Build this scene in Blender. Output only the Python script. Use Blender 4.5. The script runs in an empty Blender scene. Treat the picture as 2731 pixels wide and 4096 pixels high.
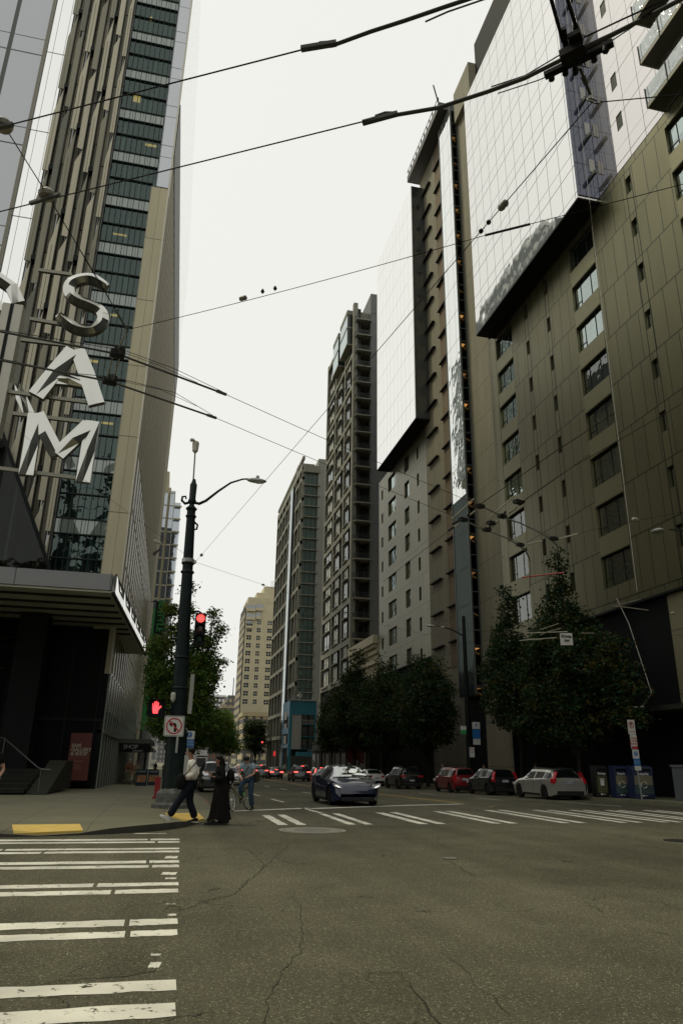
import bpy, bmesh, math, random
import numpy as np
from mathutils import Vector, Matrix
random.seed(7); rng = np.random.default_rng(7)
sc = bpy.context.scene
COL = sc.collection
PI = math.pi; R_ = math.radians

# ---------------------------------------------------------------- camera (plain perspective, level with a walker's eye)
F, CX, CY = 2850.0, 1365.5, 2048.0
EYE = np.array([0, 0, 1.55]); PITCH = math.atan(997 / F); YAW = R_(12.8); ROLL = R_(1.0)
_f0 = np.array([math.sin(YAW), math.cos(YAW), 0]); _r = np.array([math.cos(YAW), -math.sin(YAW), 0]); _u0 = np.array([0, 0, 1.0])
_fw = _f0 * math.cos(PITCH) + _u0 * math.sin(PITCH); _up = -_f0 * math.sin(PITCH) + _u0 * math.cos(PITCH)
_R = _r * math.cos(ROLL) + _up * math.sin(ROLL); _U = -_r * math.sin(ROLL) + _up * math.cos(ROLL)
def _ray(x, y): return (x - CX) * _R + (CY - y) * _U + F * _fw
def gz(x, y, z=0.0): d = _ray(x, y); return Vector(EYE + d * ((z - 1.55) / d[2]))
def gx(x, y, X): d = _ray(x, y); return Vector(EYE + d * (X / d[0]))
def gy(x, y, Y): d = _ray(x, y); return Vector(EYE + d * (Y / d[1]))
cd = bpy.data.cameras.new('camera'); cam = bpy.data.objects.new('camera', cd); COL.objects.link(cam)
cd.sensor_fit = 'HORIZONTAL'; cd.sensor_width = 36; cd.lens = 36 * F / 2731; cd.clip_start = 0.1; cd.clip_end = 6000
M3 = Matrix(((_R[0], _U[0], -_fw[0]), (_R[1], _U[1], -_fw[1]), (_R[2], _U[2], -_fw[2])))
cam.matrix_world = Matrix.Translation(EYE) @ M3.to_4x4()
sc.camera = cam

def road_z(y):
    return float(np.interp(y, [28, 60, 150, 400], [0, -0.5, -1.1, -1.5]))

# ---------------------------------------------------------------- materials
def mat(name, col, rough=0.6, metal=0.0, var=0.0, vscale=2.0, bump=0.0, bscale=20.0, spec=0.5, emit=0.0, stretch=(1, 1, 1)):
    m = bpy.data.materials.new(name); m.use_nodes = True; nt = m.node_tree; b = nt.nodes['Principled BSDF']
    b.inputs['Base Color'].default_value = (*col, 1); b.inputs['Roughness'].default_value = rough
    if max(col) < .05 and not metal: spec = .12
    b.inputs['Metallic'].default_value = metal; b.inputs['Specular IOR Level'].default_value = spec
    if emit: b.inputs['Emission Color'].default_value = (*col, 1); b.inputs['Emission Strength'].default_value = emit
    tc = nt.nodes.new('ShaderNodeTexCoord'); mp = nt.nodes.new('ShaderNodeMapping'); mp.inputs['Scale'].default_value = stretch
    nt.links.new(tc.outputs['Object'], mp.inputs[0])
    if var:
        n = nt.nodes.new('ShaderNodeTexNoise'); n.inputs['Scale'].default_value = vscale; n.inputs['Detail'].default_value = 6
        nt.links.new(mp.outputs[0], n.inputs['Vector'])
        r = nt.nodes.new('ShaderNodeMapRange'); r.inputs[1].default_value = 0.25; r.inputs[2].default_value = 0.75
        r.inputs[3].default_value = 1 - var; r.inputs[4].default_value = 1 + var
        nt.links.new(n.outputs['Fac'], r.inputs[0])
        v = nt.nodes.new('ShaderNodeVectorMath'); v.operation = 'SCALE'; v.inputs[0].default_value = col
        nt.links.new(r.outputs[0], v.inputs['Scale']); nt.links.new(v.outputs[0], b.inputs['Base Color'])
    if bump:
        n2 = nt.nodes.new('ShaderNodeTexNoise'); n2.inputs['Scale'].default_value = bscale; n2.inputs['Detail'].default_value = 4
        nt.links.new(mp.outputs[0], n2.inputs['Vector'])
        bp = nt.nodes.new('ShaderNodeBump'); bp.inputs['Strength'].default_value = bump; bp.inputs['Distance'].default_value = 0.02
        nt.links.new(n2.outputs['Fac'], bp.inputs['Height']); nt.links.new(bp.outputs[0], b.inputs['Normal'])
    return m

def _math(nt, op, a, b=None):
    n = nt.nodes.new('ShaderNodeMath'); n.operation = op
    for i, v in enumerate((a, b)):
        if v is None: continue
        if isinstance(v, (int, float)): n.inputs[i].default_value = v
        else: nt.links.new(v, n.inputs[i])
    return n.outputs[0]

def seam(nt, sock, spacing, offset, width):
    t = _math(nt, 'SUBTRACT', sock, offset); t = _math(nt, 'DIVIDE', t, spacing); t = _math(nt, 'FRACT', _math(nt, 'ADD', t, 1000.0))
    return _math(nt, 'LESS_THAN', t, width / spacing)

def panels(name, col, seamcol, h_axis, lines_h, lines_v, rough=0.4, metal=0.0, glass=0.0, gcol=(0.9, 0.9, 0.88), wav=0.0, wscale=0.5, var=0.1, grough=0.02, stagger=None, spec=0.5, streak=0.0):
    """cladding: lines_h = list of (spacing, offset, width) along z, lines_v along the wall axis (0 = x, 1 = y); per-panel tone; optional mirror coat"""
    m = bpy.data.materials.new(name); m.use_nodes = True; nt = m.node_tree; b = nt.nodes['Principled BSDF']
    tc = nt.nodes.new('ShaderNodeTexCoord'); sep = nt.nodes.new('ShaderNodeSeparateXYZ'); nt.links.new(tc.outputs['Object'], sep.inputs[0])
    u, w = sep.outputs[h_axis], sep.outputs[2]
    mask = None
    for s, o, wd in lines_h:
        k = seam(nt, w, s, o, wd); mask = k if mask is None else _math(nt, 'MAXIMUM', mask, k)
    uu = u
    if stagger:
        row = _math(nt, 'FLOOR', _math(nt, 'DIVIDE', _math(nt, 'SUBTRACT', w, lines_h[0][1]), lines_h[0][0]))
        uu = _math(nt, 'ADD', u, _math(nt, 'MULTIPLY', _math(nt, 'FRACT', _math(nt, 'ADD', _math(nt, 'MULTIPLY', row, stagger), 500.0)), lines_v[0][0]))
    for s, o, wd in lines_v:
        k = seam(nt, uu, s, o, wd); mask = k if mask is None else _math(nt, 'MAXIMUM', mask, k)
    # per-panel random tone
    s0, o0 = (lines_h[0][0], lines_h[0][1]) if lines_h else (100.0, 0.0)
    s1, o1 = (lines_v[0][0], lines_v[0][1]) if lines_v else (100.0, 0.0)
    ru = _math(nt, 'FLOOR', _math(nt, 'DIVIDE', _math(nt, 'SUBTRACT', uu, o1), s1)); rw = _math(nt, 'FLOOR', _math(nt, 'DIVIDE', _math(nt, 'SUBTRACT', w, o0), s0))
    cmb = nt.nodes.new('ShaderNodeCombineXYZ'); nt.links.new(ru, cmb.inputs[0]); nt.links.new(rw, cmb.inputs[1])
    wn = nt.nodes.new('ShaderNodeTexWhiteNoise'); nt.links.new(cmb.outputs[0], wn.inputs['Vector'])
    ns = nt.nodes.new('ShaderNodeTexNoise'); ns.inputs['Scale'].default_value = 0.7; ns.inputs['Detail'].default_value = 5
    mpp = nt.nodes.new('ShaderNodeMapping'); mpp.inputs['Scale'].default_value = (2.2, 2.2, 0.35) if streak else (1, 1, 1)
    nt.links.new(tc.outputs['Object'], mpp.inputs[0]); nt.links.new(mpp.outputs[0], ns.inputs['Vector'])
    tone = _math(nt, 'ADD', 1 - var * 1.0 - (streak / 2), _math(nt, 'MULTIPLY', wn.outputs['Value'], var * 1.2))
    tone = _math(nt, 'ADD', tone, _math(nt, 'MULTIPLY', ns.outputs['Fac'], var * 0.8 + streak))
    v = nt.nodes.new('ShaderNodeVectorMath'); v.operation = 'SCALE'; v.inputs[0].default_value = col; nt.links.new(tone, v.inputs['Scale'])
    mx = nt.nodes.new('ShaderNodeMix'); mx.data_type = 'RGBA'
    nt.links.new(mask, mx.inputs[0]); nt.links.new(v.outputs[0], mx.inputs[6]); mx.inputs[7].default_value = (*seamcol, 1)
    nt.links.new(mx.outputs[2], b.inputs['Base Color'])
    b.inputs['Roughness'].default_value = rough; b.inputs['Metallic'].default_value = metal; b.inputs['Specular IOR Level'].default_value = spec
    nb = nt.nodes.new('ShaderNodeTexNoise'); nb.inputs['Scale'].default_value = wscale; nb.inputs['Detail'].default_value = 2.0
    mp2 = nt.nodes.new('ShaderNodeMapping'); nt.links.new(tc.outputs['Object'], mp2.inputs[0])
    # every pane is set a little out of true: offset the ripple per panel
    off = nt.nodes.new('ShaderNodeVectorMath'); off.operation = 'SCALE'; off.inputs['Scale'].default_value = 7.0
    nt.links.new(cmb.outputs[0], off.inputs[0]); nt.links.new(off.outputs[0], mp2.inputs['Location'])
    nt.links.new(mp2.outputs[0], nb.inputs['Vector'])
    bp = nt.nodes.new('ShaderNodeBump'); bp.inputs['Strength'].default_value = 1.0; bp.inputs['Distance'].default_value = wav if wav else 0.003
    nt.links.new(nb.outputs['Fac'], bp.inputs['Height']); nt.links.new(bp.outputs[0], b.inputs['Normal'])
    if glass:
        g = nt.nodes.new('ShaderNodeBsdfGlossy'); g.inputs['Color'].default_value = (*gcol, 1); g.inputs['Roughness'].default_value = grough
        nt.links.new(bp.outputs[0], g.inputs['Normal'])
        ms = nt.nodes.new('ShaderNodeMixShader'); out = nt.nodes['Material Output']
        fac = _math(nt, 'MULTIPLY', _math(nt, 'SUBTRACT', 1.0, mask), glass)
        nt.links.new(fac, ms.inputs[0]); nt.links.new(b.outputs[0], ms.inputs[1]); nt.links.new(g.outputs[0], ms.inputs[2])
        nt.links.new(ms.outputs[0], out.inputs['Surface'])
    return m

def pane_mat(name, refl=0.4, col=(0.015, 0.02, 0.02), gcol=(0.85, 0.88, 0.86), clear=0.0, wav=0.01, wscale=1.2, tint=(0.6, 0.7, 0.68), fres=0.6):
    m = bpy.data.materials.new(name); m.use_nodes = True; nt = m.node_tree; b = nt.nodes['Principled BSDF']; out = nt.nodes['Material Output']
    b.inputs['Base Color'].default_value = (*col, 1); b.inputs['Roughness'].default_value = 0.3; b.inputs['Specular IOR Level'].default_value = 0.04
    g = nt.nodes.new('ShaderNodeBsdfGlossy'); g.inputs['Color'].default_value = (*gcol, 1); g.inputs['Roughness'].default_value = 0.015
    lw = nt.nodes.new('ShaderNodeLayerWeight'); lw.inputs['Blend'].default_value = 0.35
    fac = _math(nt, 'MINIMUM', _math(nt, 'ADD', _math(nt, 'MULTIPLY', lw.outputs['Fresnel'], fres), refl), 1.0)
    tc = nt.nodes.new('ShaderNodeTexCoord'); n = nt.nodes.new('ShaderNodeTexNoise'); n.inputs['Scale'].default_value = wscale; n.inputs['Detail'].default_value = 1.5
    geo = nt.nodes.new('ShaderNodeNewGeometry'); nt.links.new(geo.outputs['Position'], n.inputs['Vector'])
    bp = nt.nodes.new('ShaderNodeBump'); bp.inputs['Distance'].default_value = wav; bp.inputs['Strength'].default_value = 1.0
    nt.links.new(n.outputs['Fac'], bp.inputs['Height']); nt.links.new(bp.outputs[0], g.inputs['Normal'])
    base = b.outputs[0]
    if clear:
        t = nt.nodes.new('ShaderNodeBsdfTransparent'); t.inputs['Color'].default_value = (*tint, 1)
        m2 = nt.nodes.new('ShaderNodeMixShader'); m2.inputs[0].default_value = clear
        nt.links.new(b.outputs[0], m2.inputs[1]); nt.links.new(t.outputs[0], m2.inputs[2]); base = m2.outputs[0]
    ms = nt.nodes.new('ShaderNodeMixShader'); nt.links.new(fac, ms.inputs[0]); nt.links.new(base, ms.inputs[1]); nt.links.new(g.outputs[0], ms.inputs[2])
    nt.links.new(ms.outputs[0], out.inputs['Surface'])
    return m

# ---------------------------------------------------------------- mesh helpers
class MB:
    def __init__(s): s.v = []; s.f = []; s.mi = []; s.cur = 0
    def quad(s, *p):
        i = len(s.v); s.v += [tuple(q) for q in p]; s.f.append(tuple(range(i, i + len(p)))); s.mi.append(s.cur); return s
    def box(s, x0, x1, y0, y1, z0, z1):
        i = len(s.v)
        s.v += [(x, y, z) for z in (z0, z1) for y in (y0, y1) for x in (x0, x1)]
        for f in ((0, 2, 3, 1), (4, 5, 7, 6), (0, 1, 5, 4), (1, 3, 7, 5), (3, 2, 6, 7), (2, 0, 4, 6)):
            s.f.append(tuple(i + k for k in f)); s.mi.append(s.cur)
        return s
    def obox(s, c, ax, ay, az):          # box from centre and three half-axis vectors
        c, ax, ay, az = Vector(c), Vector(ax), Vector(ay), Vector(az); i = len(s.v)
        s.v += [tuple(c + ax * a + ay * b + az * d) for d in (-1, 1) for b in (-1, 1) for a in (-1, 1)]
        for f in ((0, 2, 3, 1), (4, 5, 7, 6), (0, 1, 5, 4), (1, 3, 7, 5), (3, 2, 6, 7), (2, 0, 4, 6)):
            s.f.append(tuple(i + k for k in f)); s.mi.append(s.cur)
        return s
    def bar(s, a, b, w, h, up=(0, 0, 1)):
        a, b = Vector(a), Vector(b); d = b - a; L = d.length; d.normalize(); u = Vector(up)
        if abs(d.dot(u)) > 0.98: u = Vector((0, 1, 0))
        sd = d.cross(u).normalized(); u2 = sd.cross(d); w *= MB.ts; h *= MB.ts
        return s.obox((a + b) / 2, d * L / 2, sd * w / 2, u2 * h / 2)
    ts = 1.0
    def tube(s, path, r, n=8, cap=True, closed=False):
        path = [Vector(p) for p in path]; m = len(path); rs = [q * MB.ts for q in (r if isinstance(r, (list, tuple)) else [r] * m)]
        i0 = len(s.v); prev = None
        for k, p in enumerate(path):
            if closed: d = path[(k + 1) % m] - path[k - 1]
            else: d = path[min(k + 1, m - 1)] - path[max(k - 1, 0)]
            if d.length < 1e-9: d = Vector((0, 0, 1))
            d.normalize()
            if prev is None:
                u = Vector((0, 0, 1)) if abs(d.z) < 0.9 else Vector((1, 0, 0))
            else: u = prev
            a = (u - d * u.dot(d))
            a = a.normalized() if a.length > 1e-6 else d.orthogonal().normalized()
            prev = a; b = d.cross(a)
            for j in range(n):
                t = 2 * PI * j / n; s.v.append(tuple(p + (a * math.cos(t) + b * math.sin(t)) * rs[k]))
        for k in range(m if closed else m - 1):
            for j in range(n):
                A = i0 + k * n; B = i0 + ((k + 1) % m) * n
                s.f.append((A + j, A + (j + 1) % n, B + (j + 1) % n, B + j)); s.mi.append(s.cur)
        if cap and not closed:
            s.f.append(tuple(i0 + j for j in reversed(range(n)))); s.mi.append(s.cur)
            s.f.append(tuple(i0 + (m - 1) * n + j for j in range(n))); s.mi.append(s.cur)
        return s
    def lathe(s, c, prof, n=16, axis='z'):
        c = Vector(c); i0 = len(s.v); m = len(prof)
        for r, h in prof:
            for j in range(n):
                t = 2 * PI * j / n; a, b = r * math.cos(t), r * math.sin(t)
                p = {'z': (a, b, h), 'x': (h, a, b), 'y': (b, h, a)}[axis]
                s.v.append(tuple(c + Vector(p)))
        for k in range(m - 1):
            for j in range(n):
                A, B = i0 + k * n, i0 + (k + 1) * n
                s.f.append((A + j, A + (j + 1) % n, B + (j + 1) % n, B + j)); s.mi.append(s.cur)
        s.f.append(tuple(i0 + j for j in reversed(range(n)))); s.mi.append(s.cur)
        s.f.append(tuple(i0 + (m - 1) * n + j for j in range(n))); s.mi.append(s.cur)
        return s
    def ball(s, c, r, n=12, m=8, sq=(1, 1, 1)):
        c = Vector(c); prof = [(max(0.001, math.sin(PI * k / m)), -math.cos(PI * k / m)) for k in range(m + 1)]
        i0 = len(s.v); s.lathe((0, 0, 0), prof, n)
        for k in range(i0, len(s.v)):
            x, y, z = s.v[k]; s.v[k] = (c.x + x * r * sq[0], c.y + y * r * sq[1], c.z + z * r * sq[2])
        return s
    def prism(s, poly, a, b, axis='y'):   # outline in 2-D, thickness from a to b along the axis
        f = {'y': lambda p, t: (p[0], t, p[1]), 'x': lambda p, t: (t, p[0], p[1]), 'z': lambda p, t: (p[0], p[1], t)}[axis]
        i = len(s.v); n = len(poly); s.v += [f(p, a) for p in poly] + [f(p, b) for p in poly]
        s.f.append(tuple(range(i, i + n))); s.f.append(tuple(range(i + 2 * n - 1, i + n - 1, -1))); s.mi += [s.cur] * 2
        for k in range(n):
            s.f.append((i + k, i + n + k, i + n + (k + 1) % n, i + (k + 1) % n)); s.mi.append(s.cur)
        return s
    def mesh(s, name, mats, smooth=None, fix=True):
        me = bpy.data.meshes.new(name); me.from_pydata(s.v, [], s.f)
        for m in (mats if isinstance(mats, (list, tuple)) else [mats]): me.materials.append(m)
        if any(s.mi): me.polygons.foreach_set('material_index', s.mi)
        if fix:
            bm = bmesh.new(); bm.from_mesh(me); bmesh.ops.recalc_face_normals(bm, faces=bm.faces); bm.to_mesh(me); bm.free()
        if smooth is not None:
            me.polygons.foreach_set('use_smooth', [True] * len(me.polygons)); me.set_sharp_from_angle(angle=R_(smooth))
        me.update(); return me
    def build(s, name, mats, parent=None, world=True, smooth=None, loc=None, fix=True):
        o = bpy.data.objects.new(name, s.mesh(name, mats, smooth, fix)); COL.objects.link(o)
        if parent is not None:
            o.parent = parent
            if world:
                p = parent; off = Vector((0, 0, 0))
                while p is not None: off += p.location; p = p.parent
                o.location = -off
        if loc is not None: o.location = loc
        return o

def each(mb, name, mats, parent):
    """every box of the list becomes an object of its own"""
    for i in range(0, len(mb.v), 8):
        p = MB(); p.v = mb.v[i:i + 8]; k0 = i // 8 * 6; p.f = [tuple(q - i for q in f) for f in mb.f[k0:k0 + 6]]; p.mi = mb.mi[k0:k0 + 6]; p.build(name, mats, parent)

def tag(o, label=None, cat=None, group=None, kind=None):
    if label: o['label'] = label
    if cat: o['category'] = cat
    if group: o['group'] = group
    if kind: o['kind'] = kind
    return o
def thing(name, label, cat, loc=(0, 0, 0), rz=0.0, group=None):
    o = bpy.data.objects.new(name, None); COL.objects.link(o); o.location = loc; o.rotation_euler = (0, 0, rz); o.empty_display_size = 0.3
    return tag(o, label, cat, group)
def copy_tree(o, parent=None):
    c = o.copy(); COL.objects.link(c)
    if parent is not None: c.parent = parent
    for ch in list(o.children): copy_tree(ch, c)
    return c
def link(name, me, parent, loc=(0, 0, 0), rot=(0, 0, 0)):
    o = bpy.data.objects.new(name, me); COL.objects.link(o); o.parent = parent; o.location = loc; o.rotation_euler = rot; return o
def text_mesh(txt, size, m, extrude=0.004, align='CENTER', shear=0.0, bold=0.0):
    cu = bpy.data.curves.new('lettering', 'FONT'); cu.body = txt; cu.size = size; cu.extrude = extrude; cu.align_x = align; cu.align_y = 'CENTER'; cu.shear = shear; cu.offset = bold
    cu.resolution_u = 3
    o = bpy.data.objects.new('lettering', cu); COL.objects.link(o)
    dg = bpy.context.evaluated_depsgraph_get(); me = bpy.data.meshes.new_from_object(o.evaluated_get(dg))
    bpy.data.objects.remove(o); bpy.data.curves.remove(cu); me.materials.clear(); me.materials.append(m); me.name = 'lettering'
    return me
def lettering(txt, size, m, parent, loc, rot=(PI / 2, 0, 0), **k):
    return link('lettering', text_mesh(txt, size, m, **k), parent, loc, rot)
FACE_S = (PI / 2, 0, 0)                 # text that faces the viewer (south)
FACE_W = (PI / 2, 0, -PI / 2)           # text that faces west (the street, from the right)
FACE_E = (PI / 2, 0, PI / 2)

def facade(mb, axis, c, u0, u1, z0, z1, holes, depth, sgn=-1):
    """wall face on plane axis=c with rectangular openings (u0,u1,z0,z1) and reveals going `depth` inwards"""
    us = sorted({u0, u1} | {h[0] for h in holes} | {h[1] for h in holes}); zs = sorted({z0, z1} | {h[2] for h in holes} | {h[3] for h in holes})
    us = [u for u in us if u0 <= u <= u1]; zs = [z for z in zs if z0 <= z <= z1]
    P = (lambda u, z, d=0: (c - sgn * d, u, z)) if axis == 'x' else (lambda u, z, d=0: (u, c - sgn * d, z))
    for i in range(len(us) - 1):
        run = None
        for j in range(len(zs) - 1):
            a, b = us[i], us[i + 1]; e, f = zs[j], zs[j + 1]; um, zm = (a + b) / 2, (e + f) / 2
            if any(h[0] < um < h[1] and h[2] < zm < h[3] for h in holes):
                if run is not None: mb.quad(P(a, run), P(b, run), P(b, e), P(a, e)); run = None
            elif run is None: run = e
        if run is not None: mb.quad(P(us[i], run), P(us[i + 1], run), P(us[i + 1], zs[-1]), P(us[i], zs[-1]))
    for (a, b, e, f) in holes:
        mb.quad(P(a, e), P(b, e), P(b, e, depth), P(a, e, depth)); mb.quad(P(a, f), P(a, f, depth), P(b, f, depth), P(b, f))
        mb.quad(P(a, e), P(a, e, depth), P(a, f, depth), P(a, f)); mb.quad(P(b, e), P(b, f), P(b, f, depth), P(b, e, depth))
    return mb

# ---------------------------------------------------------------- light
w = bpy.data.worlds.new('World'); sc.world = w; w.use_nodes = True; nt = w.node_tree
bg = nt.nodes['Background']; sky = nt.nodes.new('ShaderNodeTexSky'); sky.sky_type = 'NISHITA'; sky.sun_disc = False
SUN_EL, SUN_AZ = R_(56), R_(-60)          # high, from the left (west) and a little ahead
sky.sun_elevation = SUN_EL; sky.sun_rotation = SUN_AZ; sky.air_density = 1.0; sky.dust_density = 6.0; sky.ozone_density = 1.0
hs = nt.nodes.new('ShaderNodeHueSaturation'); hs.inputs['Saturation'].default_value = 0.12
mxw = nt.nodes.new('ShaderNodeMix'); mxw.data_type = 'RGBA'; mxw.inputs[0].default_value = 0.96
nt.links.new(sky.outputs[0], hs.inputs['Color']); nt.links.new(hs.outputs[0], mxw.inputs[6]); mxw.inputs[7].default_value = (7.0, 7.0, 6.65, 1)   # closed cloud deck over the clear sky
nt.links.new(mxw.outputs[2], bg.inputs['Color']); bg.inputs['Strength'].default_value = 0.1
sd = bpy.data.lights.new('sun', 'SUN'); sd.energy = 1.5; sd.angle = R_(12); sd.color = (1.0, 0.93, 0.68); so = bpy.data.objects.new('sun', sd); COL.objects.link(so)
dv = Vector((math.sin(SUN_AZ) * math.cos(SUN_EL), math.cos(SUN_AZ) * math.cos(SUN_EL), math.sin(SUN_EL)))
so.rotation_euler = dv.to_track_quat('Z', 'Y').to_euler(); so.location = (0, 0, 150)
sc.view_settings.view_transform = 'Standard'; sc.view_settings.look = 'None'; sc.view_settings.exposure = 0.35; sc.view_settings.gamma = 1.0
try:
    sc.cycles.max_bounces = 8; sc.cycles.glossy_bounces = 4; sc.cycles.transparent_max_bounces = 12; sc.cycles.use_denoising = True
    sc.cycles.filter_width = 1.5
except Exception: pass

# shared materials
BLACK = mat('black_metal', (0.007, 0.010, 0.009), 0.45)
POLEM = mat('green_black_iron', (0.011, 0.018, 0.017), 0.5, var=0.3, vscale=3)
STEEL = mat('galvanised_steel', (0.32, 0.33, 0.31), 0.4, 0.7)
DARK = mat('dark_void', (0.006, 0.008, 0.007), 0.7)
WHITE = mat('white_paint', (0.72, 0.71, 0.66), 0.5)
REDP = mat('red_sign_paint', (0.42, 0.02, 0.03), 0.45)
BLUEP = mat('blue_sign_paint', (0.02, 0.14, 0.38), 0.45)
GREENP = mat('green_sign_paint', (0.03, 0.30, 0.09), 0.45)
CREAM = mat('cream_wall', (0.46, 0.41, 0.27), 0.8, var=0.08, vscale=0.6)
RUBBER = mat('rubber', (0.012, 0.012, 0.012), 0.75)
CONC = mat('concrete', (0.30, 0.28, 0.22), 0.85, var=0.15, vscale=0.9)
DPANE = pane_mat('dark_pane', 0.22)
# ================================================================ GROUND
def asphalt():
    m = bpy.data.materials.new('asphalt'); m.use_nodes = True; nt = m.node_tree; b = nt.nodes['Principled BSDF']
    tc = nt.nodes.new('ShaderNodeTexCoord')
    def noise(scale, det=4, rough=0.6):
        n = nt.nodes.new('ShaderNodeTexNoise'); n.inputs['Scale'].default_value = scale; n.inputs['Detail'].default_value = det; n.inputs['Roughness'].default_value = rough
        nt.links.new(tc.outputs['Object'], n.inputs['Vector']); return n.outputs['Fac']
    def rng_(s, a, b_, c, d):
        r = nt.nodes.new('ShaderNodeMapRange'); nt.links.new(s, r.inputs[0])
        for i, v in zip((1, 2, 3, 4), (a, b_, c, d)): r.inputs[i].default_value = v
        return r.outputs[0]
    big = rng_(noise(0.13, 4), 0.32, 0.68, 0.62, 1.36); mid = rng_(noise(1.3, 5), 0.25, 0.75, 0.86, 1.14); fine = _math(nt, 'MULTIPLY', rng_(noise(85, 2, 0.9), 0.34, 0.68, 0.35, 1.65), rng_(noise(26, 3, 0.85), 0.33, 0.67, 0.55, 1.45))
    vo = nt.nodes.new('ShaderNodeTexVoronoi'); vo.inputs['Scale'].default_value = 62; nt.links.new(tc.outputs['Object'], vo.inputs['Vector'])
    sepc = nt.nodes.new('ShaderNodeSeparateColor'); nt.links.new(vo.outputs['Color'], sepc.inputs[0])
    chip = _math(nt, 'MULTIPLY', _math(nt, 'GREATER_THAN', sepc.outputs[0], 0.88), _math(nt, 'LESS_THAN', vo.outputs['Distance'], 0.42))
    mp = nt.nodes.new('ShaderNodeMapping'); mp.inputs['Scale'].default_value = (1.1, .045, 1); nt.links.new(tc.outputs['Object'], mp.inputs[0])
    ln = nt.nodes.new('ShaderNodeTexNoise'); ln.inputs['Scale'].default_value = 1.0; ln.inputs['Detail'].default_value = 3; nt.links.new(mp.outputs[0], ln.inputs['Vector'])
    t = _math(nt, 'MULTIPLY', _math(nt, 'MULTIPLY', big, mid), _math(nt, 'MULTIPLY', fine, rng_(ln.outputs['Fac'], .3, .7, .80, 1.16)))   # tyre-polished lanes
    t = _math(nt, 'ADD', t, _math(nt, 'MULTIPLY', chip, _math(nt, 'MULTIPLY', noise(3.0, 2), 4.0)))
    # hairline cracks
    dv = nt.nodes.new('ShaderNodeTexNoise'); dv.inputs['Scale'].default_value = 1.1; dv.inputs['Detail'].default_value = 4; nt.links.new(tc.outputs['Object'], dv.inputs['Vector'])
    vm = nt.nodes.new('ShaderNodeVectorMath'); vm.operation = 'SCALE'; vm.inputs['Scale'].default_value = 1.6; nt.links.new(dv.outputs['Color'], vm.inputs[0])
    va = nt.nodes.new('ShaderNodeVectorMath'); va.operation = 'ADD'; nt.links.new(vm.outputs[0], va.inputs[0]); nt.links.new(tc.outputs['Object'], va.inputs[1])
    vc = nt.nodes.new('ShaderNodeTexVoronoi'); vc.feature = 'DISTANCE_TO_EDGE'; vc.inputs['Scale'].default_value = 0.30; nt.links.new(va.outputs[0], vc.inputs['Vector'])
    cr = _math(nt, 'MULTIPLY', _math(nt, 'LESS_THAN', vc.outputs['Distance'], 0.0022), _math(nt, 'GREATER_THAN', noise(0.35, 2), 0.47))
    t = _math(nt, 'MULTIPLY', t, _math(nt, 'SUBTRACT', 1.0, _math(nt, 'MULTIPLY', cr, 0.7)))
    v = nt.nodes.new('ShaderNodeVectorMath'); v.operation = 'SCALE'; v.inputs[0].default_value = (0.090, 0.085, 0.055); nt.links.new(t, v.inputs['Scale'])
    nt.links.new(v.outputs[0], b.inputs['Base Color']); b.inputs['Roughness'].default_value = 0.85; b.inputs['Specular IOR Level'].default_value = 0.18
    bp = nt.nodes.new('ShaderNodeBump'); bp.inputs['Strength'].default_value = 0.7; bp.inputs['Distance'].default_value = 0.012
    nt.links.new(noise(70, 3, 0.8), bp.inputs['Height']); nt.links.new(bp.outputs[0], b.inputs['Normal'])
    return m
ASPH = asphalt()
YS = [-60, -20, 0, 10, 20, 28, 36, 44, 52, 60, 80, 100, 150, 220, 300, 400, 900, 4000]
mb = MB(); XS = [-900, -120, 0, 40, 120, 1500]
for i in range(len(YS) - 1):
    for j in range(len(XS) - 1):
        mb.quad(*[(XS[j + a], YS[i + b], road_z(YS[i + b])) for a, b in ((0, 0), (1, 0), (1, 1), (0, 1))])
tag(mb.build('road', ASPH), 'worn grey asphalt street and crossing', kind='structure')

def worn_paint(name, col, thresh=0.33):
    m = bpy.data.materials.new(name); m.use_nodes = True; nt = m.node_tree; b = nt.nodes['Principled BSDF']; out = nt.nodes['Material Output']
    tc = nt.nodes.new('ShaderNodeTexCoord'); n = nt.nodes.new('ShaderNodeTexNoise'); n.inputs['Scale'].default_value = 9; n.inputs['Detail'].default_value = 8; n.inputs['Roughness'].default_value = 0.75
    nt.links.new(tc.outputs['Object'], n.inputs['Vector'])
    n2 = nt.nodes.new('ShaderNodeTexNoise'); n2.inputs['Scale'].default_value = 1.2; n2.inputs['Detail'].default_value = 5; nt.links.new(tc.outputs['Object'], n2.inputs['Vector'])
    r = nt.nodes.new('ShaderNodeMapRange'); r.inputs[1].default_value = 0.3; r.inputs[2].default_value = 0.75; r.inputs[3].default_value = 0.62; r.inputs[4].default_value = 1.08
    nt.links.new(n2.outputs['Fac'], r.inputs[0]); v = nt.nodes.new('ShaderNodeVectorMath'); v.operation = 'SCALE'; v.inputs[0].default_value = col; nt.links.new(r.outputs[0], v.inputs['Scale'])
    nt.links.new(v.outputs[0], b.inputs['Base Color']); b.inputs['Roughness'].default_value = 0.7
    t = nt.nodes.new('ShaderNodeBsdfTransparent'); ms = nt.nodes.new('ShaderNodeMixShader')
    hole = _math(nt, 'LESS_THAN', n.outputs['Fac'], thresh)
    nt.links.new(hole, ms.inputs[0]); nt.links.new(b.outputs[0], ms.inputs[1]); nt.links.new(t.outputs[0], ms.inputs[2]); nt.links.new(ms.outputs[0], out.inputs['Surface'])
    return m
WPAINT = worn_paint('white_road_paint', (0.72, 0.70, 0.60), 0.405); YPAINT = worn_paint('yellow_road_paint', (0.52, 0.33, 0.05), 0.36)
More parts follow.
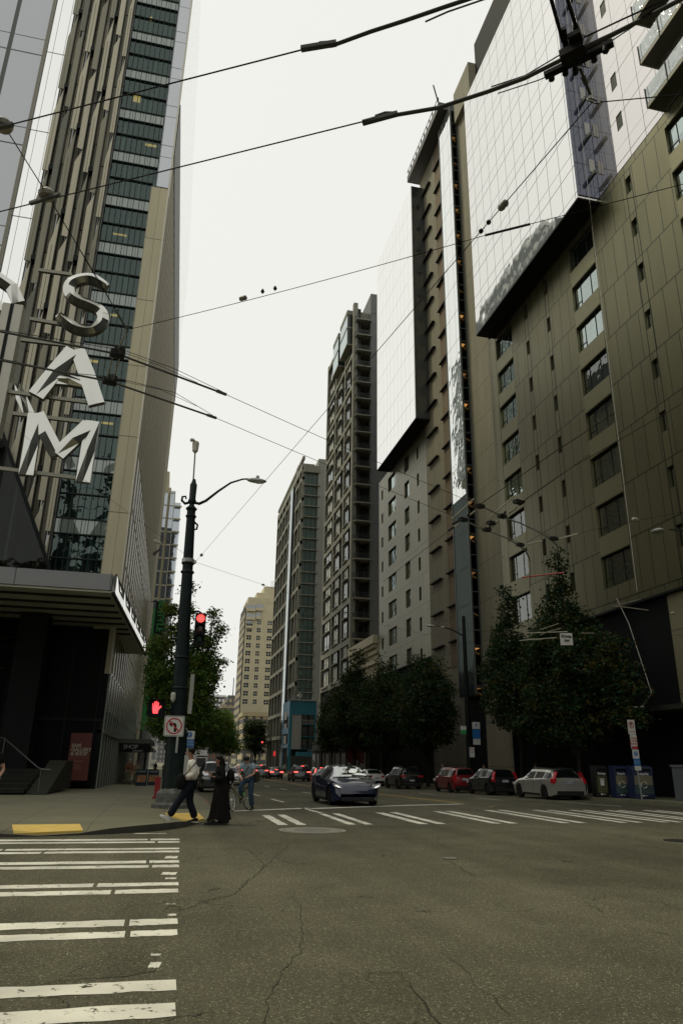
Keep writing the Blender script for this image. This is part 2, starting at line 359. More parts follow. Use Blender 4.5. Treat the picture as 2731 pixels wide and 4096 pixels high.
RPAINT = worn_paint('red_gutter_paint', (0.20, 0.06, 0.05), 0.42); CRACK = mat('crack_fill', (0.028, 0.028, 0.019), 0.8)
def ragged(p0, p1, w0, w1, z, mb, n=24, jit=0.016):
    """strip between two end points with slightly ragged edges"""
    p0, p1 = Vector(p0), Vector(p1); d = (p1 - p0); L = d.length; d.normalize(); s = Vector((-d.y, d.x, 0))
    prev = None
    for k in range(n + 1):
        c = p0 + d * L * k / n; ww = w0 + (w1 - w0) * k / n
        a = c + s * (ww / 2 + random.uniform(-jit, jit)); b = c - s * (ww / 2 + random.uniform(-jit, jit))
        za = z + road_z(c.y); a = (a.x, a.y, za); b = (b.x, b.y, za)
        if prev: mb.quad(prev[1], b, a, prev[0])
        prev = (a, b)
def marking(name, segs, m, z=0.004):
    mb = MB()
    for s in segs: ragged(*s, z, mb)
    return tag(mb.build(name, m, fix=False), kind='structure')
bars = [(16.24, 15.90), (15.73, 15.45), (14.63, 14.36), (14.19, 13.90), (12.91, 12.57), (12.39, 12.08), (10.73, 10.43), (10.21, 9.89), (8.42, 8.10), (7.90, 7.63), (6.25, 5.96), (5.71, 5.39)]
for k, (a, b) in enumerate(bars):
    yc = (a + b) / 2; wd = (a - b) * 0.9; xe = 0.10 + 0.02 * yc
    gap = [-0.2, -0.05, -2.6, -1.9, -0.15, -0.1, -0.75, -0.5, -0.25, -0.22, 9, 9][k]
    segs = [((-13, yc - 0.08, 0), (xe if gap == 9 else gap, yc, 0), wd, wd)]
    if gap != 9: segs.append(((gap + 0.05, yc + 0.005, 0), (xe, yc + 0.01, 0), wd, wd * 0.95))
    mb = MB()
    for s in segs: ragged(*s, 0.004, mb, n=90 if s[0][0] < -5 else 8)
    tag(mb.build('crosswalk_stripe', WPAINT, fix=False), kind='structure')
mb = MB()
for q in [((725, 342), (790, 322), 0.25), ((740, 356), (790, 352), 0.12), ((740, 268), (795, 250), 0.3), ((668, 758), (718, 728), 0.17), ((676, 702), (720, 690), 0.06), ((745, 470), (785, 468), 0.05), ((750, 525), (790, 510), 0.10), ((598, 154), (745, 151), 0.10)]:
    (x0, y0), (x1, y1), wd = q; p = gz(x0 / 1.12, 3200 + (y0 + y1) / 2 / 1.12); p2 = gz(x1 / 1.12, 3200 + (y0 + y1) / 2 / 1.12); ragged(p, p2, wd, wd, 0.004, mb, 6, 0.02)
tag(mb.build('worn_road_marking', WPAINT, fix=False), kind='structure')
XB = [(2.91, 3.15), (3.40, 3.64), (4.75, 4.95), (5.20, 5.42), (6.70, 6.98), (7.22, 7.48), (8.88, 9.14), (9.38, 9.64), (11.02, 11.28), (11.58, 11.84), (12.95, 13.2), (13.5, 13.75), (14.4, 14.64), (14.9, 15.14), (15.8, 16.05), (16.3, 16.55), (17.4, 17.65), (17.9, 18.15), (19.2, 19.45), (19.7, 19.95)]
for a, b in XB:
    xc = (a + b) / 2; mb = MB(); ragged((xc, 19.35 + 0.06 * (xc - 3), 0), (xc, min(22.75 + 0.30 * (xc - 3), 25.4), 0), b - a, b - a, 0.004, mb, 14)
    tag(mb.build('crosswalk_stripe', WPAINT, fix=False), kind='structure')
marking('stop_line', [((2.0, 24.35, 0), (4.95, 26.05, 0), 0.34, 0.34), ((4.95, 25.75, 0), (11.9, 29.3, 0), 0.34, 0.34)], WPAINT)
marking('lane_marking', [((4.72, 26.1, 0), (4.9, 23.6, 0), 0.14, 0.14)] + [((4.72, y, 0), (4.72, y + 3.4, 0), 0.13, 0.13) for y in (30.2, 38.0, 47, 56, 65, 74, 83)] +
        [((8.3, y, 0), (8.3, y + 3, 0), 0.13, 0.13) for y in (34, 43, 52, 61, 70, 79, 88, 97)] + [((15.8, y, 0), (15.8, y + 3, 0), 0.13, 0.13) for y in (34, 43, 52, 61, 70)], WPAINT)
marking('centre_line', [((12.1, 26.9, 0), (12.0, 130, 0), 0.13, 0.13), ((12.35, 27.2, 0), (12.25, 130, 0), 0.11, 0.11)], YPAINT)
marking('parking_marking', [((18.0, 27.6, 0), (17.8, 32.5, 0), 0.09, 0.09)], WPAINT)
marking('gutter_paint', [((1.68, 28.5, 0), (1.75, 42, 0), 0.16, 0.16)], RPAINT)
# long sealed cracks and scars in the asphalt
def crack(pts, wd):
    mb = MB(); P = [gz(x, y) for x, y in pts]; Q = []
    for a, b in zip(P[:-1], P[1:]):
        n = max(2, int((b - a).length / 0.12))
        for k in range(n): Q.append(a.lerp(b, k / n) + Vector((random.uniform(-.03, .03), random.uniform(-.03, .03), 0)))
    Q.append(P[-1]); prev = None
    for k, p in enumerate(Q):
        d = (Q[min(k + 1, len(Q) - 1)] - Q[max(k - 1, 0)]).normalized(); s = Vector((-d.y, d.x, 0)); ww = wd * random.uniform(0.1, .6)
        a, b = p + s * ww, p - s * ww; a = (a.x, a.y, .003); b = (b.x, b.y, .003)
        if prev: mb.quad(prev[1], b, a, prev[0])
        prev = (a, b)
    tag(mb.build('road_crack', CRACK, fix=False), kind='structure')
r7 = lambda x, y: (x / 1.12, 3200 + y / 1.12); r8 = lambda x, y: (1300 + x / 1.0957, 3200 + y / 1.0957)
crack([r7(805, 500), r7(940, 450), r7(1050, 425), r7(1110, 370), r7(1170, 320), r7(1180, 290), r7(1130, 240), r7(1080, 210)], 0.016)
crack([r7(1175, 310), r7(1250, 240), r7(1300, 195)], 0.01)
crack([r7(1190, 1000), r7(1215, 870), r7(1270, 770), r7(1330, 690), r7(1360, 620), r7(1350, 480), r7(1300, 430)], 0.009)
crack([r8(70, 760), r8(200, 765), r8(325, 760), r8(345, 785), r8(400, 850), r8(460, 920), r8(500, 982)], 0.015)
crack([r8(540, 690), r8(610, 745), r8(660, 810), r8(740, 870), r8(820, 950)], 0.007)
crack([r8(520, 258), r8(600, 305), r8(665, 340)], 0.018); crack([r8(660, 300), r8(800, 292)], 0.014)
crack([r8(690, 152), r8(870, 150), r8(1040, 148)], 0.02); crack([r8(1370, 570), r8(1480, 590), r8(1560, 605)], 0.014)
crack([r8(870, 250), r8(1000, 290), r8(1110, 320)], 0.014); crack([r8(1060, 535), r8(1250, 548), r8(1370, 570)], 0.007)
crack([r7(1040, 70), r7(1110, 150)], 0.02); crack([r8(500, 208), r8(650, 195)], 0.016); crack([r7(0, 870), r7(250, 815), r7(480, 800), r7(700, 770)], 0.012)
PATCH = ASPH.copy(); PATCH.name = 'asphalt_patch'
for n_ in PATCH.node_tree.nodes:
    if n_.bl_idname == 'ShaderNodeVectorMath' and n_.operation == 'SCALE' and abs(n_.inputs[0].default_value[0] - .090) < 1e-4: n_.inputs[0].default_value = (.078, .074, .047)
def patch(pts):
    mb = MB(); P = [gz(x, y) for x, y in pts]; out = []
    for a, b in zip(P, P[1:] + P[:1]):
        for k in range(8): c = a.lerp(b, k / 8); out.append((c.x + random.uniform(-.03, .03), c.y + random.uniform(-.03, .03), .002))
    mb.quad(*out); tag(mb.build('road_patch', PATCH, fix=False), kind='structure')
patch([r8(-190, 118), r8(330, 112), r8(560, 125), r8(690, 150), r8(560, 172), r8(60, 182), r8(-200, 190)])
patch([r8(60, 755), r8(330, 757), r8(490, 990), r8(30, 990)]); patch([r7(-60, 860), r7(700, 775), r7(715, 640), r7(-60, 690)]); patch([r8(900, 300), r8(1900, 330), r8(2000, 420), r8(1000, 370)])
# manhole cover, small access cover
IRON = mat('cast_iron', (0.13, 0.125, 0.10), 0.6, 0.2, var=0.3, vscale=8)
t = thing('manhole_cover', 'large round iron manhole cover flush with the asphalt beside the far crosswalk', 'manhole cover', (3.5, 17.9, 0.0))
o = MB().lathe((0, 0, 0), [(0.80, 0.004), (0.80, 0.010), (0.70, 0.010)], 40).build('rim', mat('worn_iron_rim', (0.20, 0.19, 0.15), 0.6, 0.2, var=.2), t, world=False)
mb = MB().lathe((0, 0, 0), [(0.69, 0.004), (0.69, 0.013), (0.66, 0.013), (0.655, 0.008), (0.45, 0.008), (0.44, 0.014), (0.2, 0.014)], 40)
mb.build('lid', IRON, t, world=False)
t = tag(MB().lathe(gz(2715, 3365), [(0.32, 0.003), (0.32, 0.012), (0.28, 0.012), (0.27, 0.009)], 24).build('valve_cover', mat('dark_iron', (0.02, 0.02, 0.017), 0.6)), 'small dark round cover in the asphalt at the right edge', 'manhole cover')
tag(MB().lathe(gz(1800, 3436), [(0.13, 0.003), (0.13, 0.012), (0.1, 0.012), (0.09, 0.009)], 20).build('valve_cover', IRON), 'tiny dark valve cover in the middle of the crossing', 'manhole cover')

# left sidewalk with kerb, two ramps
SLAB = panels('pavement_slabs', (0.150, 0.142, 0.105), (0.05, 0.05, 0.04), 1, [], [(1.53, 0.2, 0.022)], rough=0.85, var=0.12)
def slabs():
    m = bpy.data.materials.new('pavement'); m.use_nodes = True; nt = m.node_tree; b = nt.nodes['Principled BSDF']
    tc = nt.nodes.new('ShaderNodeTexCoord'); sep = nt.nodes.new('ShaderNodeSeparateXYZ'); nt.links.new(tc.outputs['Object'], sep.inputs[0])
    mask = _math(nt, 'MAXIMUM', seam(nt, sep.outputs[0], 1.6, 0.1, 0.025), seam(nt, sep.outputs[1], 1.8, 0.5, 0.03))
    n = nt.nodes.new('ShaderNodeTexNoise'); n.inputs['Scale'].default_value = 0.7; n.inputs['Detail'].default_value = 8; n.inputs['Roughness'].default_value = 0.65; nt.links.new(tc.outputs['Object'], n.inputs['Vector'])
    n2 = nt.nodes.new('ShaderNodeTexNoise'); n2.inputs['Scale'].default_value = 60; n2.inputs['Detail'].default_value = 3; nt.links.new(tc.outputs['Object'], n2.inputs['Vector'])
    t = _math(nt, 'ADD', 0.45, _math(nt, 'ADD', _math(nt, 'MULTIPLY', n.outputs['Fac'], 0.7), _math(nt, 'MULTIPLY', n2.outputs['Fac'], 0.4)))
    t = _math(nt, 'MULTIPLY', t, _math(nt, 'SUBTRACT', 1.0, _math(nt, 'MULTIPLY', mask, 0.45)))
    v = nt.nodes.new('ShaderNodeVectorMath'); v.operation = 'SCALE'; v.inputs[0].default_value = (0.150, 0.143, 0.092); nt.links.new(t, v.inputs['Scale'])
    nt.links.new(v.outputs[0], b.inputs['Base Color']); b.inputs['Roughness'].default_value = 0.85; b.inputs['Specular IOR Level'].default_value = 0.3
    return m
PAVE = slabs()
edge = [(-60, 16.6), (-14, 16.7), (-8, 16.8), (-5, 16.8), (-3.9, 16.78), (-3.2, 16.72), (-2.4, 16.8), (-1.6, 17.0), (-1.0, 17.25), (-0.4, 17.6), (0.0, 17.95), (0.4, 18.5), (0.65, 19.0), (0.9, 19.7), (1.15, 20.4), (1.3, 21.2), (1.42, 22.2), (1.48, 23.5), (1.5, 26), (1.5, 30), (1.5, 40), (1.5, 50), (1.5, 60), (1.5, 90), (1.5, 150), (1.5, 400)]
def ramp_w(x, y):
    a = math.exp(-((x + 2.3) ** 2) / 1.1) if y < 18 else 0.0
    b = math.exp(-(((x - 0.95) ** 2 + (y - 20.2) ** 2)) / 0.9)
    return min(1.0, 1.25 * max(a, b))
E = [Vector((x, y, 0)) for x, y in edge]; rows = []
for k, p in enumerate(E):
    d = (E[min(k + 1, len(E) - 1)] - E[max(k - 1, 0)]).normalized(); nrm = Vector((-d.y, d.x, 0)); rw = ramp_w(p.x, p.y); row = []
    for dist in (0, 0.16, 0.6, 1.2, 2.0):
        q = p + nrm * dist; zz = 0.15 - rw * 0.135 * max(0.0, 1 - dist / 2.0); row.append(Vector((q.x, q.y, zz + road_z(q.y))))
    rows.append(row)
mb = MB()
for k in range(len(rows) - 1):
    for j in range(4):
        mb.quad(rows[k][j], rows[k + 1][j], rows[k + 1][j + 1], rows[k][j + 1])
inner = [r[4] for r in rows if r[0].y <= 26]          # interior to the building line
mb.quad(*inner, (-60, inner[-1].y, .15))
for a, b in zip(rows[:-1], rows[1:]):
    if a[0].y >= 26: mb.quad(a[4], b[4], (-60, b[4].y, b[4].z), (-60, a[4].y, a[4].z))
tag(mb.build('sidewalk', PAVE, fix=False), kind='structure')
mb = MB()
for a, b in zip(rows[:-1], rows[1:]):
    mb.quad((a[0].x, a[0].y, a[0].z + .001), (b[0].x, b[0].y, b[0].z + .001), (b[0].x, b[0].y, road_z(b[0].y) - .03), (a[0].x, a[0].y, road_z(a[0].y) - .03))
tag(mb.build('kerb', mat('shaded_kerb_concrete', (0.05, 0.048, 0.036), 0.85, var=0.3, vscale=2), fix=False), kind='structure')  # kerb face coloured near black, the gutter shadow is painted in
def tactile(name, corners, label):
    P = [Vector(c) for c in corners]; mb = MB(); n = (P[1] - P[0]).cross(P[3] - P[0]).normalized(); n = n if n.z > 0 else -n
    mb.quad(*[p + n * .03 for p in P])
    for i in range(4): mb.quad(P[i] + n * .03, P[(i + 1) % 4] + n * .03, P[(i + 1) % 4] - n * .03, P[i] - n * .03)
    for i in range(26):
        for j in range(12):
            a, b = (i + .5) / 26, (j + .5) / 12; c = (P[0].lerp(P[1], a)).lerp(P[3].lerp(P[2], a), b) + n * .03
            u = (P[1] - P[0]).normalized() * .016; v = (P[3] - P[0]).normalized() * .016
            i0 = len(mb.v); mb.v += [tuple(c - u - v), tuple(c + u - v), tuple(c + u + v), tuple(c - u + v), tuple(c + n * .007)]
            for q in range(4): mb.f.append((i0 + q, i0 + (q + 1) % 4, i0 + 4)); mb.mi.append(0)
    tag(mb.build(name, mat('yellow_' + name, (0.66, 0.46, 0.11), 0.7, var=0.1, vscale=5), fix=False), label, 'tactile paving')
def onwalk(x, y):
    best = min(((k, j) for k in range(len(rows) - 1) for j in range(4)), key=lambda q: (rows[q[0]][q[1]].xy - Vector((x, y))).length); return rows[best[0]][best[1]].z
tactile('tactile_paving', [(-3.1, 17.95, .105), (-1.72, 18.1, .105), (-1.55, 17.12, .06), (-2.85, 16.82, .03)], 'yellow tactile paving on the near ramp facing the left crosswalk')
tactile('tactile_paving', [(0.10, 21.35, .12), (1.02, 21.6, .10), (1.12, 20.5, .045), (0.75, 19.6, .045)], 'yellow tactile paving under the walking man at the corner ramp')
# right sidewalk
mb = MB(); KX = 20.8; ys = [y for y in YS if 28 <= y <= 400]; ys = [24.0] + ys
for a, b in zip(ys[:-1], ys[1:]):
    za, zb = road_z(a) + .15, road_z(b) + .15
    mb.quad((KX, a, za), (60, a, za), (60, b, zb), (KX, b, zb)); mb.quad((KX, a, za), (KX, b, zb), (KX, b, zb - .2), (KX, a, za - .2))
mb.quad((KX, 24, .15), (60, 24, .15), (60, 24, -.05), (KX, 24, -.05))
tag(mb.build('sidewalk', PAVE, fix=False), kind='structure')
# ================================================================ LEFT: MUSEUM TOWER
XL = -3.5; YF = 43.0
STONE = panels('pale_stone', (0.46, 0.42, 0.28), (0.10, 0.09, 0.06), 0, [(5.1, 0.3, 0.05)], [(0.6, -4.1, 0.02)], rough=0.75, var=0.07, streak=0.25)
STONEY = panels('pale_stone_street', (0.42, 0.385, 0.26), (0.10, 0.09, 0.06), 1, [(5.1, 0.3, 0.06)], [(3.0, 43.0, 0.05)], rough=0.75, var=0.08, streak=0.25)
GREYG = panels('grey_glass_panel', (0.20, 0.205, 0.21), (0.04, 0.05, 0.04), 0, [(8.6, 42.0, 0.12), (8.6, 43.6, 0.08)], [(2.64, -13.45, 0.30)], rough=0.35, glass=0.42, gcol=(0.66, 0.68, 0.72), var=0.05)
CORNERG = panels('corner_glass', (0.24, 0.245, 0.25), (0.05, 0.06, 0.05), 0, [(3.9, 40.6, 0.06), (3.9, 39.5, 0.05)], [(0.9, -4.4, 0.03)], rough=0.3, glass=0.5, gcol=(0.68, 0.70, 0.75), var=0.06)
BRIGHTG = panels('bright_glass', (0.25, 0.26, 0.26), (0.10, 0.11, 0.10), 0, [(7.6, 36.0, 0.08)], [(0.75, -13.0, 0.03)], rough=0.3, glass=0.92, gcol=(0.96, 0.96, 0.95), wav=0.006, var=0.05)
STREETG = panels('street_glass', (0.2, 0.2, 0.19), (0.16, 0.16, 0.15), 1, [(0.95, 58.3, 0.09)], [(3.0, 43.0, 0.05)], rough=0.2, glass=0.97, gcol=(1, 1, .99), var=0.04)
FINM = [mat('metal_fin_pale', (0.40, 0.37, 0.27), 0.45, 0.25, var=0.1, vscale=0.5, stretch=(3, 3, .3)), mat('metal_fin_mid', (0.19, 0.18, 0.125), 0.4, 0.3, var=0.12, vscale=0.5, stretch=(3, 3, .3)), mat('metal_fin_grey', (0.12, 0.12, 0.09), 0.4, 0.3, var=0.15), mat('metal_fin_dark', (0.035, 0.035, 0.028), 0.4, 0.3)]
MULL = mat('dark_mullion', (0.022, 0.03, 0.027), 0.4)
SPAND = mat('grey_green_spandrel', (0.11, 0.125, 0.10), 0.35, var=0.1, vscale=0.7)
TGLASS = pane_mat('tower_glass', 0.11, (0.006, 0.02, 0.02), clear=0.6, tint=(0.40, 0.56, 0.53), wav=0.03, gcol=(.46, .58, .54), fres=.35)
mt = thing('museum_tower', 'tall museum tower on the left with pale stone corner, ribbed side and metal fins', 'tower', (-8, 45, 0))
# street side --------------------------------------------------------------------------------
RIB = mat('stone_rib', (0.36, 0.33, 0.22), 0.7, var=0.1, vscale=0.8); RIBD = mat('dark_glass_slot', (0.03, 0.035, 0.03), 0.25)
mb = MB().box(-60, XL - .35, YF + .6, 99, -1.5, 75.5); mb.build('core', DARK, mt)
mb = MB(); k = 0; y = YF + 1.1
while y < 88:                                   # deep ribs, lower storeys
    z0 = 5.2 + (0.004 * (y - 43)); mb.box(XL - .03, XL + .01, y, y + .8, 6.2, 20.2); y += 2.1
for i, zz in enumerate((8.9, 12.7, 16.5)): mb.box(XL - .05, XL + .003, YF + 1.0, 88, zz, zz + .16)
mb.build('lower_ribs', RIB, mt)
MB().box(XL - .36, XL - .008, YF + 1.0, 88, 4.0, 20.2).build('slot_glass', RIBD, mt)
mb = MB(); y = YF + 1.1
while y < 88:                                   # shallow ribs above
    mb.box(XL - .03, XL + .01, y, y + .95, 20.3, 49.8); y += 1.7
for i in range(8): mb.box(XL - .34, XL + .004, YF + 1.0, 88, 20.3 + i * 3.75, 20.55 + i * 3.75)
mb.build('upper_ribs', RIB, mt)
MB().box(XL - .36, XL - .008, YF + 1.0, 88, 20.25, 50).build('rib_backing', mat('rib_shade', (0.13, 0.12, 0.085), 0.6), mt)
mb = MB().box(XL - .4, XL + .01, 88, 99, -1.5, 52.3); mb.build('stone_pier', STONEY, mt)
MB().prism([(43.8, 44.5), (88, 49.8), (99, 52.2), (99, 58.4), (43.8, 49.6)], XL - .34, XL + .06, 'x').build('shadow_band', mat('shaded_wall_band', (0.06, 0.065, 0.055), 0.5, var=0.2, vscale=1.5), mt)  # shade on the far wall above the ribs, modelled as a dark band
MB().prism([(43.8, 49.7), (99, 58.5), (99, 75.5), (43.8, 75.5)], XL - .34, XL - .02, 'x').build('street_glass_wall', STREETG, mt)
# glazed ground floor on the street
MB().box(XL - .34, XL - .05, YF, 88, -1.2, 6.0).build('ground_glazing', pane_mat('ground_glass', 0.02, (0.006, 0.01, 0.009), wav=.006, fres=.10), mt)
mb = MB(); y = YF + .15
while y < 86: mb.box(XL - .05, XL + .02, y, y + .30, -.8, 6.1); y += 2.0
mb.build('glazing_fins', mat('glass_fin_edge', (0.20, 0.225, 0.19), 0.4, 0.2), mt)
MB().box(XL - .3, XL + .06, YF, 88, 2.78, 2.96).build('transom', mat('transom_grey', (0.17, 0.17, 0.14), 0.4, 0.4), mt)
# front --------------------------------------------------------------------------------------
MB().box(-4.72, XL + .0, YF, YF + 1.0, 6.0, 40.55).build('corner_column', STONE, mt)
MB().box(-4.42, XL + .0, YF, YF + 1.0, 40.6, 76).build('corner_glass', CORNERG, mt)
MB().box(XL - .06, XL + .05, YF - .05, YF + .1, 6, 76).build('corner_trim', mat('pale_trim', (0.45, 0.43, 0.34), 0.4, 0.4), mt)
MB().box(-4.48, -4.42, YF - .03, YF + .2, 40.55, 76).build('edge_mullion', MULL, mt)
gw = MB()                                        # dark curtain wall between column and fins
for k in range(17): gw.quad((-7.75, YF + .25, 6 + k * 4.05 + .92), (-4.4 if k > 7 else -4.7, YF + .25, 6 + k * 4.05 + .92), (-4.4 if k > 7 else -4.7, YF + .25, 10.05 + k * 4.05), (-7.75, YF + .25, 10.05 + k * 4.05))
gw.build('curtain_glass', TGLASS, mt, fix=False)
sp = MB(); tr = MB()
for k in range(18):
    z = 6 + k * 4.05; sp.box(-7.75, -4.45 if k > 8 else -4.7, YF + .2, YF + .5, z, z + .92)
    for zz in (z - .05, z + .92, z + 2.5): tr.box(-7.75, -4.45 if k > 8 else -4.7, YF + .12, YF + .24, zz, zz + .07)
for i in range(9): tr.box(-7.7 + i * .375, -7.67 + i * .375, YF + .16, YF + .25, 6, 76)
each(sp, 'spandrel', panels('spandrel_glass', (0.13, 0.16, 0.135), (0.03, 0.03, 0.03), 0, [], [(0.75, 0, 0.03)], rough=0.3, glass=0.18, gcol=(.7, .75, .72)), mt); tr.build('curtain_mullions', MULL, mt)
mb = MB()                                        # blinds, partitions and a few lit ceilings behind the glass
for k in range(17):
    z = 6.95 + k * 4.05
    for i in range(14):
        x = -7.7 + i * .23 + random.uniform(-.05, .05)
        if random.random() < .6: mb.cur = random.choice((0, 0, 1, 1, 2)); mb.box(x, x + random.uniform(.04, .16), YF + .5, YF + .52, z, z + 3.1 * random.uniform(.55, 1.0))
mb.build('blinds', [mat('blind_pale', (0.60, 0.62, 0.55), 0.7), mat('blind_grey', (0.16, 0.18, 0.16), 0.7), mat('blind_dark', (0.04, 0.05, 0.05), 0.6)], mt)
WARM = mat('warm_ceiling_light', (1.0, 0.55, 0.16), 0.5, emit=0.9)
for x, z, wd, h in ((-7.2, 25.9, .55, .18), (-5.9, 21.6, .7, .14), (-5.6, 44.6, .8, .2), (-6.9, 48.6, .5, .6), (-6.6, 57.4, .2, .3), (-6.9, 36.2, .9, .12), (-6.3, 29.6, .5, .15)):
    MB().box(x, x + wd, YF + .42, YF + .46, z, z + h).build('ceiling_light', WARM, mt)
# metal fins: overlapping panels stepping up the front
fin = MB()
cols = [(-12.05, .42, .35, 0), (-11.62, .30, .08, 2), (-11.3, .34, .50, 1), (-10.95, .22, .0, 0), (-10.7, .40, .42, 0), (-10.28, .28, .10, 1), (-9.98, .36, .55, 0), (-9.6, .2, .02, 2), (-9.38, .34, .40, 0), (-9.02, .3, .12, 1), (-8.7, .34, .5, 0), (-8.34, .26, .05, 1), (-8.06, .28, .35, 0)]
for ci, (x, wd, dep, tone) in enumerate(cols):
    off = (ci * 2.9) % 7.6; z = 2.0 + off - 7.6
    while z < 76:
        z1 = z + 7.6; zt = min(z1, 76); fin.cur = tone if random.random() < .75 else (tone + 1) % 3; zb_ = max(z, 6)
        if zt > 8:
            tip = [2.4, 0, 1.2, 0][ci % 4]; dy = [.0, .10, -.08, .0][ci % 4]
            i0 = len(fin.v); P4 = [(x, zb_), (x + wd, zb_), (x + wd, zt - .08), (x, max(zb_ + .1, zt - .08 - tip))]
            fin.v += [(p[0], YF - dep + (dy if p[0] == x else 0), p[1]) for p in P4] + [(p[0], YF - dep + .06 + (dy if p[0] == x else 0), p[1]) for p in P4]
            for q in ((0, 1, 2, 3), (7, 6, 5, 4), (0, 4, 5, 1), (1, 5, 6, 2), (2, 6, 7, 3), (3, 7, 4, 0)): fin.f.append(tuple(i0 + k for k in q)); fin.mi.append(fin.cur)
            fin.cur = 3; fin.box(x + wd, x + wd + .04, YF - dep + .02, YF + .3, zb_, zt)
            fin.cur = 1; fin.box(x + wd * .45, x + wd * .45 + .025, YF - dep - .03, YF - dep, zb_, zt - tip - .1)
        z = z1
fin.build('metal_fins', FINM, mt)
MB().box(-12.1, -7.7, YF + .1, YF + .4, 6, 76).build('fin_backing', panels('fin_backing_glass', (0.12, 0.115, 0.085), (0.03, 0.03, 0.02), 0, [(3.8, 0, .08)], [(.55, 0, .12)], rough=.35, glass=.2), mt)
mb = MB()
for ci, (x, wd, dep, tone) in enumerate(cols):
    if ci in (0, 4, 8, 11):
        z = 9.6 + (ci * 2.9) % 7.6
        while z < 74: mb.box(x + wd + .02, x + wd + .34, YF - dep - .2, YF - .02, z, z + .38); z += 7.6
each(mb, 'bracket', BLACK, mt)
MB().box(-13.5, -12.05, YF + .02, YF + .4, 6, 76).build('bright_glass', BRIGHTG, mt)
MB().box(-26, -13.5, YF - .05, YF + .4, 6, 76).build('grey_glass', GREYG, mt)
MB().box(-13.62, -13.42, YF - .18, YF - .05, 6, 76).build('edge_fin', mat('olive_trim', (0.16, 0.155, 0.11), 0.4, .3), mt)
# sloping dark glass enclosure low on the front
DG = MB().prism([(-20, 6), (-7.45, 6), (-7.45, 11.7), (-11.75, 21.0), (-20, 38.0)], YF - .75, YF - .6)
DG.build('sloped_glass', pane_mat('sloped_dark_glass', 0.02, (0.006, 0.009, 0.008), clear=0.8, tint=(.30, .34, .29), fres=.12), mt)
MB().bar((-7.4, YF - .8, 11.6), (-20, YF - .8, 38.3), .14, .2).build('slope_rail', BLACK, mt)
# roof-top plant seen only as a mirror image: set-back upper storeys
MB().box(-34, -9, 88, 140, 60, 90.5).box(-30, -12, 97, 125, 90.5, 98).build('setback_storeys', panels('setback_wall', (.34, .37, .32), (.04, .06, .055), 1, [(3.8, 0, 1.9)], [(2.0, 0, .5)], rough=.5, glass=.1, var=.3), mt)
# canopy: level slab over the sidewalk, its street edge flares out towards the far end
zc0, zc1 = 8.55, 9.5
A, B = (-3.0, 33.5), (-2.08, 54.5)
CANM = panels('grey_canopy_panel', (0.21, 0.21, 0.215), (0.07, 0.07, 0.07), 0, [], [(4.1, -3.2, .05)], rough=.45, metal=.2, var=.04)
MB().prism([(-40, A[1]), (A[0] - .12, A[1]), (B[0] - .12, B[1]), (B[0] - 1.6, B[1]), (B[0] - 1.6, 43.5), (-40, 43.5)], zc0 + .2, zc1, 'z').build('canopy', CANM, mt)
mb = MB()
CM = panels('canopy_mirror', (.3, .3, .3), (.1, .1, .1), 1, [], [(3.5, 33.6, .05)], glass=.95, gcol=(.95, .95, .93), wav=.003)
for i in range(6):                        # facets parallel to the street, each stepped a little farther out
    ya, yb = A[1] + (B[1] - A[1]) * i / 6, A[1] + (B[1] - A[1]) * (i + 1) / 6; xo = A[0] + (B[0] - A[0]) * (i + .4) / 6
    MB().box(xo - .14, xo + .012, ya + .02, yb - .02, zc0 + .13, zc1 - .05).build('canopy_glass_edge', CM, mt)
mb = MB().bar((A[0], A[1], zc0 + .06), (B[0], B[1], zc0 + .06), .12, .12).bar((A[0] + .02, A[1], zc1), (B[0] + .02, B[1], zc1), .06, .06)
mb.build('canopy_trim', BLACK, mt)
mb = MB().prism([(-40, A[1] + .1), (A[0] - .1, A[1] + .1), (B[0] - .1, B[1] - .1), (B[0] - 1.6, B[1]), (B[0] - 1.6, 43.5), (-40, 43.5)], zc0 + .10, zc0 + .19, 'z')
mb.build('canopy_soffit', mat('soffit_grey', (0.50, 0.50, 0.40), 0.5, var=.12, vscale=.6), mt)
mb = MB()
for i in range(7):
    y = 34.6 + i * 1.75; xe = A[0] + (B[0] - A[0]) * (y - A[1]) / (B[1] - A[1]) - .25; mb.box(-40, xe, y, y + .22, zc0 + .02, zc0 + .1)
each(mb, 'soffit_slot', mat('slot_dark', (.02, .02, .018), .6), mt)
# lobby wall and entrance under the canopy
LOBBY = pane_mat('lobby_glass', 0.0, (0.006, 0.008, 0.007), wav=.003, fres=.22)
MB().box(-40, XL - .3, YF - .02, YF + .3, 0.1, 8.5).build('lobby_wall', LOBBY, mt)
mb = MB()
for i in range(14): mb.box(-4.0 - i * 1.6, -3.92 - i * 1.6, YF - .12, YF - .02, .15, 8.5)
mb.box(-40, XL - .1, YF - .14, YF - .02, 3.4, 3.55)
mb.build('lobby_mullions', mat('lobby_mullion', (.009, .012, .011), .4), mt)
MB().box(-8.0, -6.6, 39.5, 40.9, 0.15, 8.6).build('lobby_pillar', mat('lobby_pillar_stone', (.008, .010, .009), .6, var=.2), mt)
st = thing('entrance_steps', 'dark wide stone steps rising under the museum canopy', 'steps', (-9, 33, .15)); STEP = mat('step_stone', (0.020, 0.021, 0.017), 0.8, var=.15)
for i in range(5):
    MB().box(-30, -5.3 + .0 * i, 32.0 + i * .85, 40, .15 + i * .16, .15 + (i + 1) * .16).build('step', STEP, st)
MB().prism([(32.4, .1), (40, .1), (40, 1.35), (37.5, 1.35), (36, .95)], -5.28, -4.5, 'x').build('cheek_wall', mat('cheek_stone', (.032, .032, .024), .8, var=.15), st)
